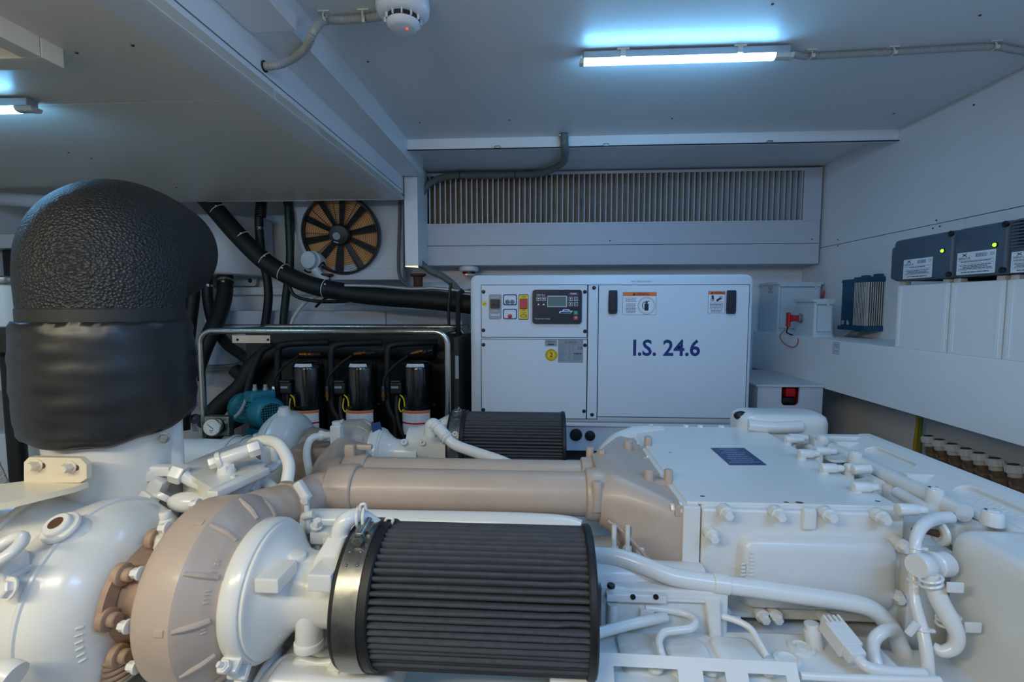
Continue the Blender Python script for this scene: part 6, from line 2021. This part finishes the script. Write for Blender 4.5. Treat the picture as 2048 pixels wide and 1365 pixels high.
for k in range(6):
    a_ = math.radians(-14 + k * 5.0)
    u = V((0, -math.cos(a_), math.sin(a_)))
    b = math.radians(58)
    al = (u * math.cos(b) + XX * math.sin(b))
    sd = XX.cross(u)
    mb.box(Ot + XX * TX + u * Rt + al * rt, (0.012, 0.003 + 0.004 * rnd.random(), 0.003), 0.001, 1, Matrix((sd.cross(al), sd, al)).transposed())
part(mb, 'cast_lettering', M_ENG, th_)
# boss with rusty bore
a_ = math.radians(65)
u = V((0, -math.cos(a_), math.sin(a_)))
bp_ = Ot + XX * (TX + 0.006) + u * (Rt + rt + 0.014)
bd = (V((-0.05, -0.35, 0.25)) + u).normalized()
bs = part(MB().lathe([(-0.045, 0.046), (-0.024, 0.036), (-0.010, 0.026), (0.006, 0.0235), (0.010, 0.0225), (0.012, 0.020)], bp_, bd, 28), 'threaded_boss', M_ENG)
part(MB().lathe([(0.0115, 0.0125), (0.0125, 0.0125), (0.0128, 0)], bp_, bd, 20), 'bore', M_RUST, bs)
part(MB().ring(bp_ - bd * 0.004, bd, 0.0265, 0.006, 28, 8), 'boss_collar', M_ENG, bs)
bq = P(193, 1028, 0.99)
part(MB().tube([bq + V((-0.03, -0.02, 0.004)), bq, bq + V((0.035, 0.01, 0.004))], [0.016, 0.021, 0.018], 16), 'cast_lug', M_ENG)
# turbine outlet and its neighbours on the left
to = part(MB().lathe([(-1.45, 0.165), (-1.10, 0.160), (-1.055, 0.152), (-1.02, 0.140), (-0.96, 0.125), (-0.92, 0.08)], V((0, NY + 0.06, NZ - 0.01)), XX, 56), 'turbine_outlet', M_ENG)
part(MB().ring((-1.085, NY + 0.06, NZ - 0.01), XX, 0.161, 0.0075, 64, 8), 'outlet_ridge', M_ENG, to)
lp = P(8, 1102, 0.74)
lo_ = part(MB().ring(lp, V((-0.25, -0.45, 0.86)), 0.027, 0.010, 32, 12), 'lifting_eye', M_ENG)
part(MB().box(lp + V((-0.03, 0.02, -0.045)), (0.06, 0.05, 0.06), 0.012), 'eye_base', M_ENG, lo_)
part(MB().bb(P(18, 1165, 0.74), P(60, 1128, 0.78), 0.006), 'step_block', M_ENG)
part(MB().bolt(P(20, 1178, 0.735), V((-0.2, -0.9, 0.4)), 0.014, 0.014), 'bolt', M_ENG)
mb = MB()
mb.bb((-1.35, 0.66, -1.0), (-0.98, 0.86, -0.62), 0.03, 3)
part(mb, 'outlet_casting', M_ENG)
part(MB().tube([P(-20, 1352, 0.68), P(12, 1350, 0.68), P(30, 1356, 0.68)], 0.022, 16), 'lower_boss', M_ENG)
# pedestal and pipes below the turbo
mb = MB()
mb.bb((-0.75, 0.80, -1.0), (-0.60, 1.05, -0.72), 0.015)
part(mb, 'turbo_pedestal', M_CAST)
mb = MB()
for k in range(5):
    mb.ring(P(238, 1310 + k * 11, 0.83), V((0.3, 0, -1)), 0.024, 0.005, 24, 8)
part(mb, 'bellows', M_TAN2)
# clutter below the near compressor inlet
for nm, pts, r_, m_ in (('oil_return_pipe', [P(560, 1275, 0.98), P(552, 1310, 0.93), P(530, 1345, 0.9), P(500, 1400, 0.88)], 0.012, M_CAST),
                        ('oil_return_pipe', [P(690, 1300, 0.90), P(640, 1315, 0.9), P(590, 1318, 0.9), P(560, 1332, 0.89), P(520, 1380, 0.88)], 0.013, M_CAST),
                        ('fuel_pipe', [P(560, 1250, 1.0), P(556, 1290, 0.99), P(550, 1330, 0.97)], 0.006, M_ENG),
                        ('loom_sleeve', [P(700, 1322, 0.88), P(640, 1328, 0.88), P(600, 1322, 0.88), P(590, 1340, 0.88)], 0.010, M_CAST),
                        ('oil_return_pipe', [P(430, 1335, 0.86), P(470, 1330, 0.88), P(520, 1300, 0.95), P(545, 1250, 1.02)], 0.016, M_CAST)):
    part(MB().tube(pts, r_, 12, 8), nm, m_)
mb = MB()
mb.bb((-0.52, 0.83, -0.80), (-0.28, 1.0, -0.70), 0.02, 3)
part(mb, 'filter_bracket', M_CAST)
mb = MB()
p = P(680, 1338, 0.87)
mb.cyl(p + V((0, 0.02, 0)), p - V((0, 0.012, 0)), 0.022, seg=20, bev=0.004)
mb.bolt(p - V((0, 0.011, 0)), (0, -1, 0), 0.009, 0.01)
part(mb, 'bracket_boss', M_ENG)
part(MB().box(P(655, 1325, 0.885), (0.10, 0.03, 0.012), 0.004), 'bracket_strap', M_ENG)
mb = MB()
mb.bb((-0.50, 1.0, -0.74), (-0.40, 1.08, -0.56), 0.01)
part(mb, 'casting', M_CAST)
mb = MB()
p = P(648, 1070, 1.02)
mb.box(p, (0.05, 0.04, 0.03), 0.006)
mb.bolt(p + V((0.02, -0.02, 0.0)), (0.4, -0.8, 0.2), 0.010, 0.016)
mb.bolt(p + V((-0.01, -0.015, 0.025)), (0.3, -0.3, 0.9), 0.010, 0.02)
mb.tube([p + V((-0.015, 0, 0.0)), p + V((-0.015, 0.0, -0.08))], 0.006, 8)
part(mb, 'sensor_block', M_ENG)
part(MB().tube([P(600, 1125, 1.03), P(625, 1108, 1.03), P(650, 1100, 1.03), P(690, 1094, 1.03)], 0.012, 12), 'loom_sleeve', M_CAST)
# brackets with bolts on the turbine / compressor gap
mb = MB()
p = P(338, 1072, 0.90)
mb.cyl(p, p + V((-0.004, 0, 0.035)), 0.016, 0.013, 16, 0.003)
mb.cyl(p + V((-0.004, 0, 0.033)), p + V((-0.006, 0, 0.05)), 0.011, seg=12, bev=0.002)
mb.cyl(p + V((-0.01, 0, -0.025)), p + V((-0.006, 0, 0.0)), 0.020, 0.017, 16, 0.003)
part(mb, 'oil_inlet_fitting', M_ENG)

# ---- flat housing and fittings in the middle left
zb2 = -0.402
c4 = [PZ(px, py, zb2) for px, py in ((354, 934), (476, 884), (530, 930), (424, 977))]
mb = MB()
mb.prism(c4, (0, 0, -0.014))
fh = part(mb, 'thermostat_housing', M_ENG)
cc4 = sum(c4, V()) / 4
mb = MB()
mb.prism([cc4 + (p - cc4) * 0.9 + V((0, 0, -0.013)) for p in c4], (0, 0, -0.12))
part(mb, 'housing_body', M_ENG, fh)
u4 = (c4[2] - c4[3]).normalized()
part(MB().box(c4[3].lerp(c4[2], 0.5) + V((0.005, -0.008, -0.012)), ((c4[2] - c4[3]).length, 0.03, 0.018), 0.004, 2, u4.to_track_quat('X', 'Z').to_matrix()), 'flange_bar', M_ENG, fh)
p = PZ(371, 990, zb2 - 0.05)
part(MB().sphere(PZ(375, 1005, -0.46), 0.04, (1.2, 0.6, 0.6), 20, 12), 'housing_lobe', M_ENG, fh)
part(MB().cyl(PZ(466, 955, zb2), PZ(466, 955, zb2) + ZZ * 0.005, 0.006, seg=12), 'pin', M_ENG, fh)
part(MB().lathe([(0, 0.03), (0.01, 0.03), (0.03, 0.026)], P(492, 925, 1.25), V((0.9, 0.2, 0.1)), 24), 'hose_neck', M_TAN2, fh)
# banjo fitting and its curved pipe
bz_ = PZ(453, 946, zb2)
mb = MB()
mb.lathe([(0, 0.020), (0.006, 0.021), (0.012, 0.018), (0.03, 0.016)], bz_, ZZ, 20)
hexnut(mb, bz_ + ZZ * 0.008, ZZ, 0.020, 0.014)
q0 = bz_ + V((0, 0, 0.036))
qd = V((0.75, 0.45, 0.22)).normalized()
mb.cyl(q0 - qd * 0.02, q0 + qd * 0.055, 0.0165, seg=18, bev=0.002)
hexnut(mb, q0 - qd * 0.036, qd, 0.0145, 0.02)
mb.lathe([(0, 0.019), (0.004, 0.021), (0.01, 0.021), (0.012, 0.018)], q0 - qd * 0.02, qd, 20)
hexnut(mb, q0 + qd * 0.05, qd, 0.0205, 0.026)
part(mb, 'banjo_fitting', M_ENG)
q1 = q0 + qd * 0.07
part(MB().tube([q1, P(505, 888, q1.y + 0.02), P(530, 881, q1.y + 0.02), P(555, 888, q1.y), P(572, 912, q1.y - 0.02), P(578, 935, q1.y - 0.04), P(574, 965, q1.y - 0.06)], 0.0140, 16, 8), 'coolant_return_pipe', M_ENG)
# elbow fitting left
e1 = P(318, 970, 1.08)
mb = MB()
mb.box(e1 + V((0, 0, 0.0)), (0.034, 0.034, 0.040), 0.006, 2, Matrix.Rotation(0.5, 3, 'Y'))
hexnut(mb, e1 + V((-0.012, -0.005, -0.018)), V((-0.5, -0.3, -0.8)), 0.026, 0.026)
mb.lathe([(0, 0.030), (0.01, 0.030), (0.014, 0.027)], e1 + V((0.008, 0.01, -0.030)), V((-0.3, -0.6, -0.7)), 24)
hexnut(mb, e1 + V((-0.008, 0, 0.014)), V((-0.2, 0, 1)), 0.021, 0.022)
mb.box(e1 + V((0.012, 0, 0.036)), (0.05, 0.026, 0.024), 0.005)
ed = V((0.95, 0.1, -0.32)).normalized()
hexnut(mb, e1 + V((0.036, 0, 0.032)), ed, 0.0235, 0.028)
part(mb, 'elbow_fitting', M_ENG)
s0_ = e1 + V((0.036, 0, 0.032)) + ed * 0.025
part(MB().tube([s0_, P(385, 963, s0_.y + 0.005), P(415, 977, s0_.y + 0.01), P(440, 992, s0_.y + 0.015), P(455, 1012, s0_.y + 0.02), P(460, 1045, s0_.y + 0.02)], 0.0145, 16, 8), 'coolant_return_pipe', M_ENG)
# wrapped wiring beside
part(MB().tube([P(545, 895, 1.28), P(550, 915, 1.26), P(548, 930, 1.24), P(530, 940, 1.2), P(515, 955, 1.17), P(502, 985, 1.12)], [0.009, 0.010, 0.011, 0.012, 0.010, 0.008], 12, 8), 'wrapped_loom', M_CAST)
part(MB().tube([P(560, 925, 1.25), P(545, 938, 1.22), P(520, 948, 1.18), P(505, 965, 1.15)], 0.008, 10, 8), 'wrapped_loom', M_CAST)
part(MB().box(P(518, 938, 1.19), (0.03, 0.02, 0.045), 0.008, 2, Matrix.Rotation(0.5, 3, 'Y')), 'plug', M_ENG)
part(MB().tube([P(500, 960, 1.16), P(530, 965, 1.17), P(556, 985, 1.16)], 0.014, 12), 'water_stub', M_CAST)
mb = MB()
mb.bb((-0.70, 1.20, -0.78), (-0.50, 1.55, -0.55), 0.02, 3)
mb.bb((-1.0, 1.10, -0.80), (-0.60, 1.30, -0.62), 0.02, 3)
part(mb, 'rear_casting', M_CAST)

# ---- far turbo
hF, clF = compressor(FY - 0.02, -0.605, -0.12, 0.76)
a_ = math.radians(72)
mb = MB()
quad(mb, P(753, 858, FY - 0.04), V((0.6, 0.6, 0)), V((-0.3, 0.3, 0.9)), 0.04, 0.05, 0.004)
part(mb, 'blue_tag', M_PLATE, hF)
# far inlet with bosses, hose stub
part(MB().rings([[V((x, FY + a2, NZ + b2)) for a2, b2 in rrect(0, 0, 2 * r_, 2 * r2, min(r_, r2) * 0.98, 6)] for x, r_, r2 in ((-0.54, 0.07, 0.065), (-0.50, 0.072, 0.068), (-0.44, 0.08, 0.085), (-0.385, 0.10, 0.115), (-0.345, 0.105, 0.12))]), 'far_inlet_cone', M_ENG)
for px, py in ((808, 885), (845, 886)):
    p = P(px, py, FY - 0.08)
    b_ = part(MB().ring(p, V((0, -1, 0.5)), 0.0085, 0.0055, 20, 8), 'boss_eye', M_ENG)
p0, p1 = P(866, 846, 1.78), P(897, 880, 1.74)
hs = part(MB().tube([p0 + V((-0.01, 0, -0.05)), p0 + V((-0.004, 0, -0.01)), p0.lerp(p1, 0.3), p1], [0.026, 0.027, 0.023, 0.022], 18, 8), 'breather_hose_cuff', M_ENG)
part(MB().tube([p0.lerp(p1, 0.8), P(910, 890, 1.73), P(950, 905, 1.70), P(1000, 922, 1.65), P(1040, 940, 1.6)], 0.0195, 18, 8), 'breather_hose', M_ENG)
mb = MB()
for k in (0.15, 0.28, 0.82, 0.95):
    mb.ring(p0.lerp(p1, k), p1 - p0, 0.0235, 0.0028, 24, 6)
for k in (0.2, 0.9):
    c_ = p0.lerp(p1, k) + V((0.03, 0, 0.016))
    mb.ring(c_, V((0.2, -1, 0)), 0.007, 0.0025, 14, 6)
part(mb, 'spring_clip', M_ENG)
# far turbine housing and outlet, painted white
Of = V((-0.155, FY - 0.02, -0.605))
rings = []
for k in range(48):
    a_ = 2 * PI * k / 48
    u = V((0, -math.cos(a_), math.sin(a_)))
    c_ = Of + XX * TX + u * 0.09
    rings.append([c_ + u * (0.076 * math.cos(b)) + XX * (0.082 * math.sin(b)) for b in [2 * PI * j / 20 for j in range(20)]])
tf = part(MB().rings(rings, False, True), 'turbine_housing', M_ENG)
part(MB().lathe([(0, 0.03), (0.02, 0.024), (0.026, 0.02), (0.034, 0.02)], Of + V((TX + 0.005, -0.02, 0.155)), ZZ, 20), 'top_boss', M_ENG, tf)
part(MB().ring(Of + XX * (TX - 0.02), XX, 0.166, 0.004, 56, 8), 'cast_seam', M_ENG, tf)
part(MB().lathe([(-0.80, 0.10), (-0.73, 0.085), (-0.66, 0.09)], Of, XX, 36), 'bearing_housing', M_TAN2)
ff = part(MB().lathe([(-1.34, 0.085), (-1.32, 0.092), (-1.14, 0.095), (-1.12, 0.108), (-1.095, 0.108), (-1.09, 0.097), (-1.05, 0.112), (-0.98, 0.118), (-0.93, 0.11)], V((0, FY, NZ - 0.085)), XX, 48), 'turbine_outlet', M_ENG)
for x in (-1.25, -1.30, -1.0):
    part(MB().ring((x, FY, NZ - 0.085), XX, 0.098 if x < -1.1 else 0.117, 0.003, 48, 6), 'outlet_ridge', M_ENG, ff)
part(MB().bb((-1.17, FY - 0.08, NZ + 0.005), (-1.06, FY + 0.02, NZ + 0.045), 0.006), 'cover_flap', M_ENG, ff)
part(MB().tube([(-1.9, FY + 0.02, NZ - 0.09), (-1.5, FY + 0.01, NZ - 0.095), (-1.25, FY, NZ - 0.095)], 0.09, 28), 'exhaust_branch', M_ENG)
# oil pipe of the far turbo
mb = MB()
f0 = P(650, 872, 1.72)
mb.cyl(f0 + V((-0.02, 0, 0)), f0 + V((0.05, 0, 0.004)), 0.014, seg=16, bev=0.002)
mb.box(f0 + V((0.045, 0, 0.004)), (0.04, 0.035, 0.075), 0.006)
mb.cyl(f0 + V((0.045, 0, 0.04)), f0 + V((0.045, 0, 0.055)), 0.016, seg=16, bev=0.002)
mb.lathe([(0, 0.02), (0.01, 0.02), (0.02, 0.015)], f0 + V((-0.02, 0, 0)), XX, 16)
part(mb, 'oil_feed_fitting', M_ENG)
part(MB().tube([f0 + V((-0.01, 0, 0)), P(626, 876, 1.70), P(616, 890, 1.68), P(614, 915, 1.62), P(622, 955, 1.5)], 0.0135, 14, 8), 'oil_feed_pipe', M_ENG)
part(MB().bb((-0.92, 1.68, -0.75), (-0.76, 1.80, -0.52), 0.015), 'far_casting', M_TAN2)

# ================================================================== EXHAUST RISER
RC = V((-1.044, 1.11, 0))
t = thing('exhaust_riser', (RC.x, RC.y, -0.62), 'black lagged exhaust riser with foam elbow and vinyl jacket, left foreground', 'exhaust')
pts = catmull([RC + V((0, 0, -0.05)), RC + V((0, 0, 0.02)), RC + V((0, 0.004, 0.075)), RC + V((-0.012, 0.03, 0.125)), RC + V((-0.045, 0.10, 0.158)), RC + V((-0.10, 0.22, 0.172)), RC + V((-0.17, 0.38, 0.174))], 8)
rr_ = [0.155 + 0.008 * min(1, i / 20) for i in range(len(pts))]
fo = MB().tube(pts, rr_, 56, 1).build('foam_sleeve', M_FOAM, t, 80)
MB().lathe([(-0.040, 0.157), (-0.038, 0.1592), (-0.008, 0.1592), (-0.004, 0.156)], RC, ZZ, 64).build('tape_band', M_BAND, t)
# vinyl jacket with folds
rnd = random.Random(8)
rg = []
NA, NZZ = 96, 30
def jr(a_, v_):
    r_ = 0.170 + 0.006 * math.sin(PI * min(1, max(0, v_)))
    r_ += 0.0011 * math.sin(v_ * 26 + 2.0 * math.sin(a_ * 2.0)) * (0.5 + 0.5 * math.sin(a_ * 1.5 + 1))
    r_ += 0.0010 * math.sin(v_ * 47 + a_ * 3.1) * max(0, math.sin(a_ * 1.7))
    if v_ > 0.93:
        r_ += 0.0025 * math.sin(a_ * 23) * (v_ - 0.93) / 0.07
    return r_
for i in range(NZZ + 1):
    v_ = i / NZZ
    row = []
    for k in range(NA):
        a_ = 2 * PI * k / NA
        front = max(0, math.cos(a_ - math.atan2(-0.75, 0.66)))
        zb_ = -0.288 - 0.026 * front ** 1.5 + 0.012 * math.cos(a_ - 0.6) + 0.003 * math.sin(a_ * 9)
        zt3 = -0.036 + 0.002 * math.sin(a_ * 15)
        ve = v_
        r_ = jr(a_, ve)
        if i == 0:
            r_ -= 0.03
        elif i == 1:
            r_ -= 0.006
        if i == NZZ:
            r_ = 0.166
        elif i == NZZ - 1:
            r_ -= 0.002
        row.append(V((RC.x + r_ * math.cos(a_), RC.y + r_ * math.sin(a_), zb_ + (zt3 - zb_) * v_)))
    rg.append(row)
jk = MB().rings(rg).build('vinyl_jacket', M_VINYL, t, 80)
mb = MB()
for py in (690, 760, 800, 850):
    p = P(391, py, 1.20)
    for k in range(4):
        mb.tube([p + V((-0.008 + 0.004 * k, 0, 0.016 - 0.002 * k)), p + V((-0.004 + 0.004 * k, -0.006, 0)), p + V((-0.006 + 0.004 * k, 0, -0.018))], 0.0012, 6)
mb.build('lacing', M_INKG, jk)
p = P(390, 838, 1.18)
MB().sphere(p, 0.014, (0.8, 1, 0.9), 12, 8).build('lacing_knot', M_VINYL, jk)
nk = MB().lathe([(-0.62, 0.115), (-0.52, 0.118), (-0.44, 0.122), (-0.36, 0.13), (-0.27, 0.14)], RC, ZZ, 48).build('exhaust_neck', M_ENG, t)
a_ = math.radians(18)
rb = RC + V((0.125 * math.cos(a_), 0.125 * math.sin(a_), 0))
MB().tube([rb + ZZ * -0.28, rb + ZZ * -0.45 + V((-0.004, 0, 0)), rb + V((-0.03, 0, -0.56))], 0.022, 16).build('neck_rib', M_ENG, nk)
MB().bolt(P(328, 876, 1.07), V((0.5, -0.85, 0.1)), 0.010, 0.012).build('bolt', M_ZINC, nk)
# cream bracket
M_CREAM = mat('bracket_cream', (226, 214, 188), 0.4, coat=0.2, var=0.06, vscale=10)
yb1 = 0.935
A_ = lambda x, y: P(x, y, yb1)
pts = [A_(48, 925), A_(58, 915), A_(160, 917), A_(173, 930), A_(173, 958), A_(160, 966), A_(48, 966)]
brk = MB().prism(pts, (0, 0.012, 0)).build('support_bracket', M_CREAM, t)
zf = A_(100, 966).z
bx_ = [A_(160, 966), A_(48, 966)]
foot = [V((bx_[0].x + 0.008, yb1 + 0.01, zf)), V((bx_[0].x + 0.006, yb1 - 0.02, zf)), V((bx_[0].x - 0.04, yb1 - 0.10, zf)), V((bx_[1].x + 0.0, yb1 - 0.155, zf)), V((bx_[1].x - 0.20, yb1 - 0.155, zf)), V((bx_[1].x - 0.20, yb1 - 0.06, zf)), V((bx_[1].x - 0.03, yb1 - 0.01, zf)), V((bx_[1].x, yb1 + 0.01, zf))]
MB().prism(foot, (0, 0, -0.012)).build('bracket_foot', M_CREAM, brk)
for px, py in ((76, 930), (143, 934)):
    p = A_(px, py)
    mb = MB()
    rplate(mb, p + V((0, -0.0005, 0)), V((1, 0, -0.15)).normalized(), V((0.15, 0, 1)).normalized(), 0.034, 0.012, 0.0055, 0.001)
    mb.build('slot', M_RUST, brk)
    MB().bolt(p, (0.1, -1, 0.05), 0.0095, 0.022).build('bolt', M_CREAM, brk)
p = V((bx_[1].x - 0.004, yb1 - 0.115, zf))
MB().cyl(p + ZZ * 0.012, p - ZZ * 0.10, 0.019, seg=20).build('spacer', M_ENG, brk)
MB().bolt(p, ZZ, 0.011, 0.012).build('bolt', M_ZINC, brk)
# bearer under the riser
